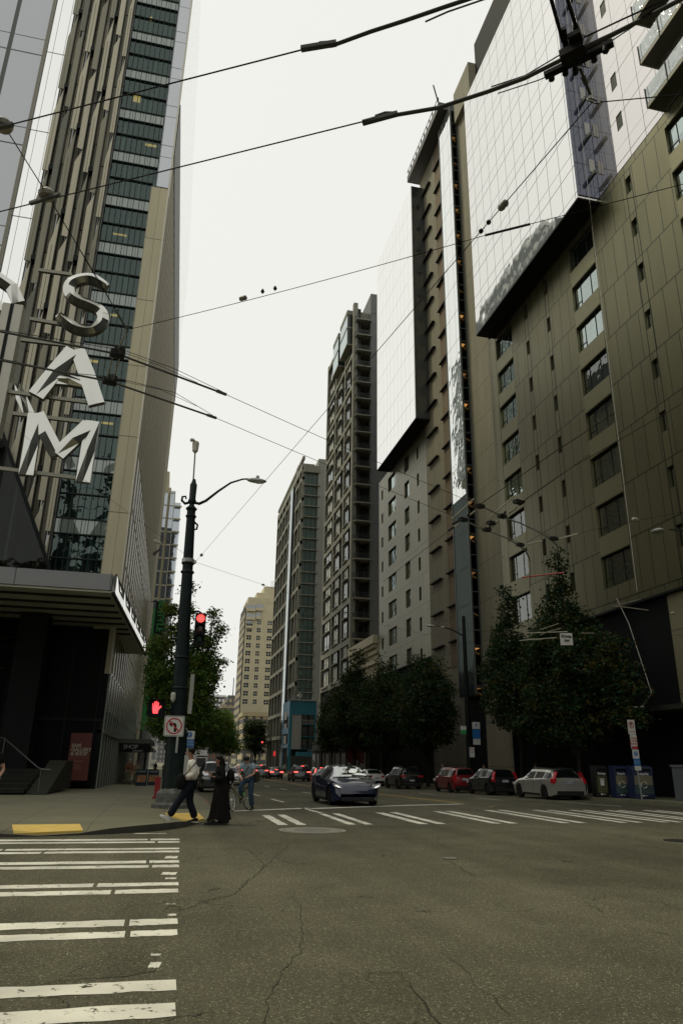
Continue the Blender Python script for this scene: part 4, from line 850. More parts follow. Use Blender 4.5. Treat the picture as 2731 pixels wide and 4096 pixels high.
mb.tube([(XR - .2, 37.0, 11.0), (XR - .2, 36.1, 9.3), (XR - .6, 34.5, 6.0), (XR - .8, 34.0, 5.2), (XR - 1.0, 34.6, 4.6)], .022, 5); mb.build('cable', mat('white_cable', (.34, .33, .28), .5), cc)
MB().bar((XR - .25, 37.6, 10.6), (XR - .25, 34.7, 10.45), .04, .05).build('batten', mat('pale_batten', (.2, .18, .14), .6), cc)

# ================================================================ ornate cream front between the towers
oc = thing('ornate_facade', 'old cream terracotta front with heavy cornices squeezed between the dark towers', 'building', (30, 97, 0))
MB().box(XR + .2, 45, 90.2, 104.4, -1.5, 16.6).build('wall', CREAM, oc)
mb = MB()
for z, d, h in ((16.2, .7, 1.1), (14.9, .35, .35), (13.6, .4, .3), (12.4, .3, .25), (9.5, .35, .4)): mb.box(XR + .2 - d, XR + .2, 90.2, 104.4, z, z + h)
for i in range(24): mb.box(XR - .3, XR + .2, 90.5 + i * .58, 90.8 + i * .58, 15.7, 16.2)
for i in range(10): mb.box(XR - .1, XR + .2, 90.4 + i * 1.5, 90.75 + i * 1.5, 4, 12.4)
mb.build('cornice', CREAM, oc)
for i in range(9):
    for z in (5.4, 9.95): MB().box(XR + .12, XR + .22, 90.85 + i * 1.5, 91.8 + i * 1.5, z, z + 2.3).build('window', DPANE, oc)

# ================================================================ dark apartment tower with balconies
GRID = mat('grey_render', (0.20, 0.195, 0.15), 0.75, var=.08, vscale=.5); DGR = mat('dark_grey_render', (0.055, 0.055, 0.05), 0.75, var=.1, vscale=.5)
BLIND = mat('cream_blind', (.60, .57, .46), .7, var=.04); BLPANE = pane_mat('blind_pane', .05, (.4, .38, .32), wav=.004, clear=.92, tint=(.86, .88, .82), fres=.12)
at_ = thing('balcony_tower', 'dark grey apartment tower with a stack of corner balconies and cream blinds', 'apartment tower', (32, 112, 0))
y0_, y1_ = 105.0, 127.2; FL = [12.6 + 3.13 * k for k in range(22)]
MB().box(XR + 1.1, 55, y0_ + 2.2, y1_ - .1, -1.5, 78).build('core', DGR, at_)
MB().box(XR + .4, XR + 1.3, y0_ + .02, y1_, -1.5, 78).build('recess_wall', mat('recess_dark', (.028, .028, .026), .6), at_)
gm = MB()
ms_ = [(105.0, 105.9), (111.0, 111.6), (118.6, 119.2), (126.6, 127.2)]
for a, b in ms_: gm.box(XR, XR + .75, a, b, -1.5, 79.2 if a < 106 else 78.6)
for z in (13.2, 18.9, 25.2, 31.4, 37.7, 44.0, 50.2, 56.5, 62.7, 69.0, 77.7): gm.box(XR + .02, XR + .6, 105.9, 126.6, z - .45, z + .45)
gm.build('front_grid', GRID, at_)
win_f = MB().box(0, .08, -.06, .0, 0, 2.6).box(0, .08, 2.3, 2.36, 0, 2.6).box(0, .08, -.06, 2.36, -.06, .02).box(0, .08, -.06, 2.36, 2.56, 2.64).box(0, .08, 1.1, 1.16, 0, 2.6).box(0, .08, 1.16, 2.3, .85, .91).mesh('window', mat('bay_frame', (.10, .095, .075), .5))
win_p = MB().quad((.05, 0, .03), (.05, 2.3, .03), (.05, 2.3, 2.55), (.05, 0, 2.55)).mesh('pane', BLPANE, fix=False)
win_d = MB().quad((.05, 0, .03), (.05, 2.3, .03), (.05, 2.3, 2.55), (.05, 0, 2.55)).mesh('pane', pane_mat('tower_dark_pane', .15, wav=.006, fres=.25), fix=False)
bl_m = MB().quad((.14, .1, .1), (.14, 2.25, .1), (.14, 2.25, 2.5), (.14, .1, 2.5)).mesh('blind', BLIND, fix=False)
led2 = MB().box(-.35, .1, -.3, 2.7, -.16, -.02).mesh('sill', GRID)
for k in range(20):
    z = 13.4 + k * 3.13
    for i, (yy, wy) in enumerate(((107.9, 1.0), (114.4, 1.25), (121.0, 1.7))):
        o = link('window', win_f, at_, (XR + .16 - 32, yy - 112, z)); o.scale = (1, wy, 1); lit = i != 0 and (k * 7 + i * 3) % 5 != 0 or (i == 0 and k % 4 == 1)
        link('pane', win_p if lit else win_d, o)
        if lit: link('blind', bl_m, o)
        link('sill', led2, o)
# glazed bay boxes near the top
for (a, b, z0, z1) in ((106.4, 112.2, 71.2, 78.4), (113.6, 118.2, 71.0, 78.2)):
    bb = MB().box(XR - .9, XR + .3, a, b, z0, z0 + .25).box(XR - .9, XR + .3, a, b, z1 - .9, z1).box(XR - .9, XR + .3, a, b, (z0 + z1) / 2 - .15, (z0 + z1) / 2 + .12).build('bay_window', GRID, at_)
    MB().box(XR - .84, XR + .2, a + .08, b - .08, z0 + .25, z1 - .9).build('pane', panels('bay_glass', (.03, .06, .055), (.02, .025, .02), 1, [], [(1.3, a, .1)], rough=.2, glass=.55, gcol=(.8, .9, .87)), bb)
# south side: balconies and blank wall
SIDEW = panels('grey_side_wall', (0.135, 0.14, 0.135), (.07, .07, .07), 0, [(3.13, 12.6, .06)], [], rough=.75, var=.05)
MB().box(28.55, 55, y0_, y0_ + 2.3, -1.5, 77.5).box(28.6, 30.1, y0_ - .05, y0_ + 8, 77.5, 81.6).build('side_wall', SIDEW, at_)
MB().box(XR + .75, 28.5, y0_ + 2.15, y0_ + 2.2, -1.5, 77.6).build('balcony_back', mat('balcony_back_dark', (.07, .068, .055), .6), at_)
MB().box(XR + .7, 28.55, y0_ + .6, y0_ + 2.3, 76.2, 77.8).build('roof_edge', GRID, at_)
slab = MB().box(0, 2.75, -1.0, 2.1, 0, .2).mesh('balcony', GRID)
rl = MB().box(0.02, 2.7, -.98, -.94, 1.0, 1.06).box(0.02, .06, -.98, .5, 1.0, 1.06)
for i in range(28): rl.box(.03 + i * .097, .055 + i * .097, -.97, -.945, .2, 1.0)
for i in range(10): rl.box(.03, .055, -.9 + i * .14, -.875 + i * .14, .2, 1.0)
rl = rl.mesh('railing', mat('thin_dark_rail', (.05, .055, .05), .4, .4)); dr = MB().box(.5, 2.3, 2.06, 2.12, .2, 2.4).mesh('door', DPANE); drc = MB().box(.7, 1.9, 2.03, 2.06, .2, 2.3).mesh('curtain', mat('warm_blind', (.30, .26, .14), .8, var=.1))
for k in range(19):
    z = 18.85 + 3.13 * k; o = link('balcony', slab, at_, (XR + .3 - 32, y0_ - 112, z)); link('railing', rl, o); link('door', dr, o)
    if k in (14, 15, 16, 17): link('curtain', drc, o)
# ================================================================ second grey tower
XT = XR
gt = thing('glass_bay_tower', 'grey apartment tower with glazed corner bays between the balcony tower and the cream tower', 'apartment tower', (33, 175, 0))
MB().box(XR + .5, 50, 155.3, 196, -1.5, 67.5).build('core', mat('tower_recess', (.022, .024, .023), .5), gt)
gm = MB()
for y in (155.0, 158.2, 163.5, 169.5, 174.5, 180, 185.4, 190.6, 195.6): gm.box(XR, XR + .7, y, y + .45, -1.5, 67.8)
for k in range(13): gm.box(XR + .02, XR + .6, 155, 196, 6.5 + k * 5.3 - .4, 6.5 + k * 5.3 + .4)
gm.box(XR - .05, XR + 3, 155, 196, 67.0, 68.6); gm.build('front_grid', GRID, gt)
MB().box(XR - .5, XR + .6, 165.0, 168.6, -1.5, 66).build('glass_strip', panels('strip_glass', (.03, .05, .05), (.05, .06, .06), 1, [(2.65, 0, .15)], [(1.8, 165, .1)], rough=.2, glass=.3, gcol=(.8, .9, .88), wav=.01), gt)
MB().box(XR + .1, XR + 2.6, 162.0, 165, 67, 71.0).build('roof_block', GRID, gt)
wf = MB().box(0, .06, 0, .05, 0, 4.3).box(0, .06, .9, .96, 0, 4.3).box(0, .06, 1.9, 1.95, 0, 4.3).box(0, .06, 0, 1.95, 2.0, 2.1).mesh('window', mat('pale_frame', (.22, .21, .17), .5))
wp = MB().quad((.03, .05, 0), (.03, 1.9, 0), (.03, 1.9, 4.3), (.03, .05, 4.3)).mesh('pane', pane_mat('grey_tower_pane', .18, (.02, .03, .028), wav=.008, fres=.3), fix=False); wpl = MB().quad((.03, .05, 0), (.03, .95, 0), (.03, .95, 4.3), (.03, .05, 4.3)).mesh('blind', BLIND, fix=False)
n_ = 0
for k in range(12):
    for yy in (160.3, 171.2, 176.4, 182.0, 187.3, 192.6):
        o = link('window', wf, gt, (XR + .42 - 33, yy - 175, 7.0 + k * 5.3)); link('pane', wp, o); n_ += 1
        if (k * 5 + int(yy)) % 3 == 0: link('blind', wpl, o, (-.01, 0, 0))
CORN = panels('corner_bay_glass', (.05, .09, .08), (.015, .02, .018), 0, [(2.65, 2.0, .10)], [(1.1, 25.7, .08)], rough=.2, glass=.38, gcol=(.78, .92, .88), wav=.008, var=.35)
MB().box(XR + .7, 29.2, 154.9, 155.25, 3, 66.2).build('corner_bay', CORN, gt)
sl = MB().box(0, 3.75, -.75, .35, 0, .2).mesh('balcony', GRID); rl2 = MB().box(.02, 3.7, -.72, -.69, .95, 1.0)
for i in range(20): rl2.box(.05 + i * .19, .075 + i * .19, -.72, -.69, .2, .95)
rl2 = rl2.mesh('railing', bpy.data.materials['thin_dark_rail'])
for k in range(23):
    o = link('balcony', sl, gt, (XR + .5 - 33, 155 - 175, 4.6 + k * 2.65))
    if k < 12: link('railing', rl2, o)
MB().box(XR + .3, 29.6, 154.2, 156, 66.2, 67.9).build('roof_edge', GRID, gt)
MB().box(29.3, 33.5, 154.5, 160, -1.5, 70.0).build('end_wall', mat('pale_end_wall', (.27, .27, .235), .8, var=.06, vscale=.4), gt)
# ================================================================ cream tower
ct = thing('cream_tower', 'cream tower with punched windows and stepped roof terraces at the far end', 'tower', (31, 290, 0))
hc = []
fh = 3.05
for k in range(12):
    z = 21.5 + k * fh
    for (a, b) in ((26.6, 28.4), (30.5, 31.9), (34.6, 36.4), (38, 40)):
        if z < 55: hc.append((a, b, z, z + 1.7))
facade(MB(), 'y', 281, XR, 46, -1.5, 60.3, hc, .3).build('wall', CREAM, ct, fix=False)
MB().box(XR + .3, 46, 281.4, 305, -1.5, 60.2).build('core', DARK, ct)
MB().box(XR - .02, XR + .3, 281, 303, -1.5, 58).build('street_wall', panels('cream_street_wall', (.42, .36, .22), (.05, .05, .045), 1, [(fh, 20, 1.3)], [(2.6, 281, .9)], rough=.8), ct)
for (a, b, e, f) in hc:
    o = MB().quad((a, 281.22, e), (b, 281.22, e), (b, 281.22, f), (a, 281.22, f)).build('window', DPANE if random.random() < .5 else bpy.data.materials['blind_pane'], ct, fix=False)
    MB().box((a + b) / 2 - .05, (a + b) / 2 + .05, 281.12, 281.2, e, f).box(a, b, 281.12, 281.2, e + .8, e + .9).build('frame', WHITE, o)
mb = MB().box(XR + 1, 46, 282, 303, 60.3, 63).box(30, 46, 284, 300, 63, 65.5).box(33, 44, 285, 298, 65.5, 68.5); mb.build('upper_storeys', CREAM, ct)
for i, (x0, x1, z) in enumerate(((26.0, 29.4, 57), (26.0, 29.4, 53.6), (26.2, 28.6, 50.2), (29.6, 32.4, 57.4), (29.8, 31.6, 54))):
    o = MB().box(x0, x1, 279.9, 281, z, z + 1.0).build('balcony', CREAM, ct); MB().box(x0, x1, 280.85, 280.98, z + 1.0, z + 2.7).build('opening', DPANE, o)
mb = MB()
for i in range(5): mb.box(35.5, 38, 284.6, 284.7, 68.6 + i * .5, 68.7 + i * .5)
mb.build('roof_frame', CONC, ct)
# ================================================================ blue low building
TEAL = mat('teal_paint', (0.012, 0.12, 0.165), 0.6, var=.08, vscale=.7); BLUEL = mat('grey_blue_paint', (.11, .19, .27), .7, var=.06); GREYB = mat('pale_grey_panel', (.27, .265, .245), .7, var=.05)
bb = thing('blue_building', 'low teal and grey building on the corner below the grey towers', 'building', (25.8, 149, 0))
YB = 145.6
MB().box(23.35, 28.4, YB + .25, 154.2, -1.5, 12.6).build('core', DARK, bb)
MB().box(23.2, 28.6, YB - .15, YB + .25, 10.15, 12.85).box(23.2, 23.75, YB - .15, YB + .25, -1.5, 10.15).build('teal_band', TEAL, bb)
MB().box(28.2, 28.6, YB - .1, YB + .25, 3.2, 10.15).build('teal_pier', TEAL, bb)
mb = MB().box(23.2, 23.4, YB + .3, 154.3, 9.8, 12.8).box(23.2, 23.4, 152.9, 154.3, -1.5, 9.8).box(23.2, 23.4, YB + .3, 146.6, -1.5, 9.8).box(23.1, 23.4, YB + .3, 154.3, 6.5, 7.6).box(23.1, 23.4, YB + .3, 154.3, 3.8, 4.5); mb.build('side_wall', BLUEL, bb)
MB().box(23.75, 25.7, YB, YB + .22, 3.6, 10.15).build('grey_panel', GREYB, bb)
for k in range(3):
    z = 3.7 + k * 2.3; o = MB().box(25.7, 28.3, YB - .5, YB + .2, z - .12, z).build('balcony', TEAL, bb); mb = MB().box(25.75, 28.3, YB - .48, YB - .44, z + .8, z + .86)
    for i in range(18): mb.box(25.8 + i * .14, 25.83 + i * .14, YB - .48, YB - .45, z, z + .8)
    mb.build('railing', GREYB if k == 2 else bpy.data.materials['thin_dark_rail'], o); MB().box(25.9, 26.9, YB + .1, YB + .2, z + .05, z + 1.9).build('window', DPANE, bb); MB().box(27.2, 28.1, YB + .12, YB + .22, z, z + 2.0).build('door', DPANE, bb)
for k in range(3): MB().box(23.14, 23.2, 148.5 + 0 * k, 151.6, 4.6 + 2.35 * k, 6.2 + 2.35 * k).build('blind', GREYB, bb)
mb = MB().box(23.0, 28.7, YB - .4, YB - .2, 12.85, 13.05).box(25.0, 25.2, YB - .3, YB, 12.9, 14.4).lathe((25.3, YB + 1, 13.9), [(.45, -.5), (.45, .5)], 12, 'y').box(23.8, 24.0, YB, YB + .2, 12.9, 13.9); mb.build('roof_gear', GREYB, bb)
MB().box(24.6, 28.6, YB - 1.6, YB - .2, 2.3, 3.1).build('awning', TEAL, bb); MB().box(23.0, 28.5, YB + .1, YB + .3, -1.5, 2.4).build('shopfront', DPANE, bb)
# low dark shop row in front (between blue building and trees)
sr = thing('shop_row', 'low dark row of shops under the trees before the balcony tower', 'shops', (27, 125, 0))
MB().box(24.4, XR + .35, 89.5, 127, -1.5, 4.6).build('shopfront', mat('shop_row_dark', (.02, .02, .018), .5), sr)
mb = MB()
for i in range(10): mb.box(24.32, 24.4, 91 + i * 3.6, 93.6 + i * 3.6, -.6, 2.6)
mb.build('window', SHOP, sr); MB().box(23.4, 24.4, 90, 126, 3.0, 3.2).build('awning', mat('shop_awning_dark', (.03, .035, .033), .6), sr)
# ================================================================ LAMP POST on the left corner
LX, LY = 0.33, 23.55
lp = thing('street_lamp', 'tall dark iron lamp post with a cobra head lamp at the left corner', 'street lamp', (LX, LY, .15))
def lx(z): return LX + (0.02 - LX) * (z - .15) / 12.3          # the post leans slightly
mb = MB().lathe((LX, LY, .15), [(.62, 0), (.62, .1), (.52, .16), (.50, .42), (.40, .52), (.36, .55)], 8); mb.build('base', mat('scuffed_base', (.09, .09, .08), .8, var=.6, vscale=6), lp)
mb = MB().tube([(lx(.7), LY, .66), (lx(1.2), LY, 1.2), (lx(2.2), LY, 2.2)], [.36, .33, .31], 12).lathe((lx(2.3), LY, 2.2), [(.34, 0), (.34, .08), (.27, .2)], 12)
mb.tube([(lx(2.35), LY, 2.35), (lx(4.6), LY, 4.6), (lx(7), LY, 7), (lx(9.6), LY, 9.6)], [.25, .22, .18, .14], 14)
for z, r in ((3.6, .26), (4.55, .25), (7.35, .21), (7.65, .2), (9.3, .17)): mb.lathe((lx(z), LY, z), [(r, 0), (r + .02, .03), (r, .07)], 14)
mb.build('post', POLEM, lp, smooth=50)
mb = MB().lathe((lx(9.6), LY, 9.55), [(.16, 0), (.2, .06), (.1, .16), (.08, .22), (.14, .3), (.14, .36), (.11, .42), (.12, .95), (.09, 1.0), (.05, 1.15)], 12)
mb.tube([(lx(9.9) - .05, LY, 9.85), (lx(9.9) - .22, LY, 9.78), (lx(9.9) - .34, LY, 9.88), (lx(9.9) - .33, LY, 10.02), (lx(9.9) - .22, LY, 10.04), (lx(9.9) - .2, LY, 9.95)], [.05, .05, .045, .04, .035, .03], 7); mb.build('finial', POLEM, lp, smooth=50)
MB().tube([(lx(9.9) + .05, LY, 9.85), (lx(9.9) + .25, LY, 9.82), (.55, LY, 9.95), (.95, LY, 10.35), (1.35, LY, 10.70), (1.75, LY, 10.88), (2.0, LY, 10.92)], [.05, .055, .05, .042, .036, .032, .03], 8).build('arm', POLEM, lp, smooth=50)
mb = MB().ball((2.25, LY, 10.88), .36, 14, 8, (1.0, .42, .24)).lathe((2.28, LY, 10.98), [(.06, 0), (.06, .08)], 8); mb.build('lamp_head', mat('lamp_head_grey', (.36, .37, .34), .4, .3), lp, smooth=60)
MB().ball((2.32, LY, 10.84), .22, 12, 6, (1.0, .5, .3)).build('lens', mat('lamp_lens', (.5, .5, .45), .2), lp, smooth=60)
MB().tube([(lx(10.6), LY, 10.6), (lx(11.7), LY, 11.75)], .028, 7).build('camera_mast', mat('mast_grey', (.2, .2, .18), .5), lp)
MB().lathe((lx(11.8), LY, 11.7), [(.05, 0), (.1, .06), (.12, .35), (.10, .42)], 10).tube([(lx(12) - .02, LY, 12.1), (lx(12) - .12, LY - .1, 12.16)], .05, 8).ball((lx(12) - .14, LY - .12, 12.12), .07).build('camera_housing', mat('camera_cream', (.42, .40, .32), .5), lp)
MB().lathe((lx(7.77), LY, 7.7), [(.205, 0), (.205, .13)], 12).box(lx(7.8) + .18, lx(7.8) + .27, LY - .05, LY + .05, 7.7, 7.8).build('wire_clamp', STEEL, lp)
MB().tube([(lx(9.1) + .12, LY, 9.15), (lx(9.1) + .24, LY, 9.05), (lx(9.1) + .22, LY, 8.9), (lx(9) + .12, LY, 8.88)], .035, 6).build('hook', POLEM, lp)
MB().box(lx(3.2) + .28, lx(3.2) + .40, LY - .32, LY - .24, 2.85, 4.05).build('back_plate', mat('plate_grey', (.28, .28, .25), .5), lp)
MB().box(lx(1.5) + .26, lx(1.5) + .62, LY - .3, LY - .25, .95, 1.65).build('notice_plate', mat('notice_white', (.38, .38, .36), .5), lp)
# traffic signal on the post
sg = thing('traffic_signal', 'black three lamp traffic signal glowing red on the right of the lamp post', 'traffic light', (.72, LY - .1, 5))
SX, SY, SZ = .70, LY - .15, 4.98
bd = MB().box(SX - .17, SX + .17, SY - .08, SY + .16, SZ, SZ + 1.02).build('body', BLACK, sg)
mb = MB().tube([(lx(6) + .15, LY, 6.08), (SX - .08, LY, 6.1), (SX + .02, SY + .05, 6.02), (SX, SY + .05, 5.95)], .03, 7).tube([(lx(5) + .15, LY, 4.9), (SX, LY - .1, 4.92), (SX, SY + .05, 5.0)], .03, 7); mb.build('bracket', BLACK, sg)
for i, (nm, m_) in enumerate((('red_lens', mat('signal_red', (1.0, .07, .06), .3, emit=1.6)), ('amber_lens', mat('dead_amber', (.06, .02, .008), .25)), ('green_lens', mat('dead_green', (.01, .03, .02), .25)))):
    z = SZ + .85 - i * .33; MB().lathe((SX, SY - .08, z), [(.13, 0), (.13, -.02), (.08, -.045), (.02, -.05)], 18, 'y').build(nm, m_, sg)
    h = MB(); A_ = [PI * (-.15 + 1.3 * q / 12) for q in range(13)]
    for q in range(12):
        a, b = A_[q], A_[q + 1]; r = .145; h.quad((SX + r * math.cos(a), SY - .08, z + r * math.sin(a)), (SX + r * math.cos(b), SY - .08, z + r * math.sin(b)), (SX + r * math.cos(b), SY - .28, z + r * math.sin(b) - .02), (SX + r * math.cos(a), SY - .28, z + r * math.sin(a) - .02))
    h.build('visor', mat('visor_dark', (.02, .012, .01), .5) if i == 0 else bpy.data.materials['visor_dark'], sg, fix=False)
# pedestrian signal with raised hand
ps = thing('pedestrian_signal', 'black pedestrian signal box showing a glowing red hand left of the lamp post', 'pedestrian signal', (-.4, LY - .1, 2.8))
HX, HZ, HY = -.40, 2.98, LY - .2
MB().box(HX - .22, HX + .22, HY, HY + .2, HZ - .24, HZ + .24).build('body', BLACK, ps)
mb = MB()
mb.prism([(HX - .25, HZ - .27), (HX + .25, HZ - .27), (HX + .25, HZ + .27), (HX - .25, HZ + .27)], HY + .02, HY - .01); mb.box(HX - .25, HX + .25, HY - .16, HY, HZ + .25, HZ + .27).box(HX - .26, HX - .24, HY - .16, HY, HZ - .2, HZ + .27).box(HX + .24, HX + .26, HY - .16, HY, HZ - .2, HZ + .27); mb.build('visor', BLACK, ps)
hd = [(-.075, -.155), (.055, -.155), (.07, -.06), (.15, .03), (.135, .06), (.115, .06), (.068, .015), (.068, .14), (.045, .15), (.034, .14), (.03, .045), (.02, .045), (.018, .175), (-.002, .185), (-.02, .175), (-.022, .045), (-.03, .045), (-.036, .165), (-.055, .17), (-.068, .16), (-.07, .03), (-.078, .03), (-.09, .115), (-.105, .12), (-.115, .11), (-.105, -.05)]
MB().prism([(HX - .02 + x * 1.05, HZ + .02 + z * 1.1) for x, z in hd], HY - .018, HY - .012).build('hand_symbol', mat('hand_red', (1.0, .06, .07), .4, emit=1.5), ps)
MB().tube([(HX + .2, HY + .1, HZ), (lx(3), LY, HZ)], .03, 6).tube([(HX + .1, HY + .1, HZ - .24), (HX + .1, HY + .1, HZ - .42)], .03, 6).build('bracket', BLACK, ps)
MB().lathe((HX + .46, HY, HZ + .3), [(.02, -.1), (.075, -.02), (.08, .14), (.05, .2)], 12).build('camera_globe', mat('cream_plastic', (.42, .42, .36), .5), ps)
# no left turn sign
nl = thing('no_left_turn_sign', 'square white no left turn sign with red ring on the lamp post', 'road sign', (.17, LY - .4, 2.45))
NX, NZ, NY = .165, 2.47, LY - .42
def rrect(w_, h_, r, n=4): return [(sx * (w_ - r) + r * math.cos(a0 + PI / 2 * k / n), sz * (h_ - r) + r * math.sin(a0 + PI / 2 * k / n)) for sx, sz, a0 in ((1, 1, 0), (-1, 1, PI / 2), (-1, -1, PI), (1, -1, 1.5 * PI)) for k in range(n + 1)]
def flat(poly, x, z, y, m_, nm, par, t=.003): return MB().prism([(x + a, z + b) for a, b in poly], y, y - t).build(nm, m_, par)
SIGNW = mat('sign_white', (.56, .56, .52), .45)
flat(rrect(.30, .30, .04), NX, NZ, NY, SIGNW, 'plate', nl, .01); flat(rrect(.285, .285, .035), NX, NZ, NY - .0105, BLACK, 'border', nl, .001); flat(rrect(.272, .272, .03), NX, NZ, NY - .012, SIGNW, 'field', nl, .001)
arrow = [(-.16, .05), (-.06, .14), (-.06, .09), (.02, .09), (.06, .06), (.075, .0), (.075, -.17), (.0, -.17), (.0, -.0), (-.01, .015), (-.06, .015), (-.06, -.035)]
flat(arrow, NX, NZ, NY - .0135, BLACK, 'arrow', nl, .002)
mb = MB(); mb.prism([(NX + .24 * math.cos(t), NZ + .24 * math.sin(t)) for t in np.linspace(0, 2 * PI, 33)[:-1]], NY - .0125, NY - .0126)
ring = MB(); T = np.linspace(0, 2 * PI, 37)
for a, b in zip(T[:-1], T[1:]): ring.prism([(NX + .24 * math.cos(a), NZ + .24 * math.sin(a)), (NX + .24 * math.cos(b), NZ + .24 * math.sin(b)), (NX + .20 * math.cos(b), NZ + .20 * math.sin(b)), (NX + .20 * math.cos(a), NZ + .20 * math.sin(a))], NY - .016, NY - .019)
ring.prism([(NX + x, NZ + z) for x, z in ((-.155, .125), (-.125, .155), (.155, -.125), (.125, -.155))], NY - .016, NY - .0185); ring.build('red_ring', REDP, nl)
MB().box(NX + .1, NX + .16, NY + .005, NY + .05, 1.7, 2.3).build('strut', STEEL, nl)
# parking pay sign on its own thin post, behind the walking man
def sign_plate(par, x, y, z, w_, h_, m_, face='S'):
    return MB().box(x - w_, x + w_, y, y + .012, z - h_, z + h_).build('plate', m_, par)
pk = thing('parking_sign', 'blue and white pay parking sign on a thin grey post beside the lamp post', 'parking sign', (.63, 25.2, .15))
MB().tube([(.58, 25.25, .1), (.60, 25.25, 2.5)], .03, 8).build('post', STEEL, pk)
sign_plate(pk, .70, 25.2, 2.28, .17, .13, SIGNW); sign_plate(pk, .70, 25.2, 2.02, .17, .12, BLUEP); sign_plate(pk, .68, 25.2, 1.74, .14, .13, SIGNW)
o = MB().lathe((.70, 25.195, 2.29), [(.09, 0), (.09, -.004)], 18, 'y').build('disc', BLUEP, pk); lettering('P', .14, SIGNW, pk, (.70 - .63, -.014, 2.13), FACE_S, extrude=.002)
for i in range(2): lettering(('Pay to Park', '2 hour limit')[i], .07, SIGNW, pk, (.07, -.006, 1.92 - i * .08), FACE_S, extrude=.002)
tag(MB().box(-.30, -.10, 29.0, 29.2, .13, .88).box(-.34, -.02, 28.95, 29.25, .13, .2).build('post_box', mat('box_red', (.26, .012, .02), .5), fix=True), 'short narrow red kerbside box behind the lamp post base', 'post box')
for x, y, s in ((-.5, 24.4, 1), (.75, 23.0, 1)): pass
# banner hanging from the tower wall
bn = thing('museum_banner', 'tall black and green vertical banner reading SEATTLE ART MUSEUM behind the tree', 'banner', (-2.3, 90, 10))
GRN = mat('banner_green', (.03, .26, .06), .6)
MB().box(-2.85, -1.6, 90, 90.12, 10.0, 19.8).build('panel', mat('banner_black', (.012, .02, .016), .6), bn); MB().box(-3.1, -2.85, 89.98, 90.12, 4.6, 19.0).build('edge', GRN, bn); MB().box(-2.85, -1.95, 89.98, 90.1, 5.2, 9.6).build('panel', GRN, bn)
lettering('SEATTLE ART MUSEUM', 1.05, GRN, bn, (.1, -.03, 4.9 - .1), (PI / 2, PI / 2, 0), bold=.02); lettering('HERE', 1.0, mat('banner_dark_text', (.012, .04, .02), .6), bn, (-.1, -.05, -2.6), (PI / 2, PI / 2, 0), bold=.02)
MB().box(-3.5, -1.6, 90.02, 90.1, 19.8, 19.9).box(-3.5, -1.6, 90.02, 90.1, 9.8, 9.9).build('arm', BLACK, bn)

# ================================================================ OVERHEAD TROLLEY WIRES (contact wires 5.8 m above the street)
MB.ts = 0.62
WIRE = mat('dark_wire', (.012, .012, .011), .5); RUNN = mat('weathered_runner', (.05, .052, .042), .55); INS = mat('cream_insulator', (.20, .19, .14), .5); COPP = mat('copper_wire', (.10, .055, .045), .5)
ZT = 5.8
def wire(nm, pts, r, label, m_=WIRE, n=6, parts=()):
    mb = MB().tube(pts, r, n); return tag(mb.build(nm, m_), label, 'cable')
def ext(a, b, d): v = (b - a).normalized(); return b + v * d
q = lambda x, y, z=ZT: gz(x, y, z)
def sag(a, b, s, n=14): return [a.lerp(b, t) - Vector((0, 0, s * 4 * t * (1 - t))) for t in np.linspace(0, 1, n + 1)]
a, b = q(10, 505), q(1235, 190); a2 = ext(b, a, 9)
t1 = thing('trolley_wire', 'upper of the two close overhead trolley wires crossing the sky', 'trolley wire', tuple(b), group=None)
MB().tube([a2, a, b], .008, 6).build('wire', WIRE, t1)
MB().tube([b, q(1330, 180), q(1480, 125), q(1620, 80), q(1780, 25), q(1900, -15), q(2150, -95)], .020, 8).build('runner', RUNN, t1)
MB().bar(ext(q(1330, 180), b, .05), q(1345, 170), .05, .045).tube([b + Vector((.05, 0, .04)), b + Vector((.07, 0, .07)), b + Vector((.11, -.02, .06))], .016, 5).tube([q(1700, 85), q(1790, 45, 5.82), q(1950, -10, 5.84)], .009, 5).build('splice', RUNN, t1)
a, b = q(0, 845), q(1450, 485)
t2 = thing('trolley_wire', 'lower of the two close overhead trolley wires, ending in the big crossing frame', 'trolley wire', tuple(b))
MB().tube([ext(b, a, 9), a, b], .008, 6).build('wire', WIRE, t2)
MB().tube([b, q(1560, 462), q(1750, 430), q(1950, 365), q(2100, 310), q(2230, 245), q(2330, 190), q(2450, 135), q(2600, 60), q(2800, -45)], .022, 8).build('runner', RUNN, t2)
MB().bar(q(1450, 490), q(1590, 452), .05, .045).tube([q(1500, 462, 5.84), q(1540, 448, 5.87), q(1580, 448, 5.85)], .014, 5).build('splice', RUNN, t2)
MB().tube([q(1965, 345, 5.84), q(2100, 300, 5.86), q(2260, 205, 5.88)], .007, 5).tube([q(1990, 372, 5.8), q(2150, 320, 5.8), q(2290, 262, 5.8)], .006, 5).tube([q(2330, 150, 5.88), q(2500, 70, 5.88), q(2700, -20, 5.9)], .009, 5).tube([q(2330, 205), q(2500, 118), q(2620, 30)], .008, 5).tube([q(2440, 165), q(2560, 85), q(2680, -20)], .006, 5).build('strain_wire', WIRE, t2)
hb = thing('crossing_frame', 'heavy iron trolley wire crossing frame at the top right with bolts and a ring', 'wire fitting', tuple(q(2290, 200)))
mb = MB(); c0 = q(2290, 205)
u = (q(2450, 165) - q(2180, 300)).normalized(); v = Vector((-u.y, u.x, 0))
mb.bar(q(2178, 302), q(2452, 168), .07, .05); mb.obox(c0, u * .075, v * .035, (0, 0, .028)); mb.obox(q(2305, 160, 5.85), u * .04, v * .06, (0, 0, .018)); mb.obox(q(2270, 240), u * .035, v * .03, (0, 0, .025)); mb.obox(q(2330, 230), u * .05, v * .022, (0, 0, .02))
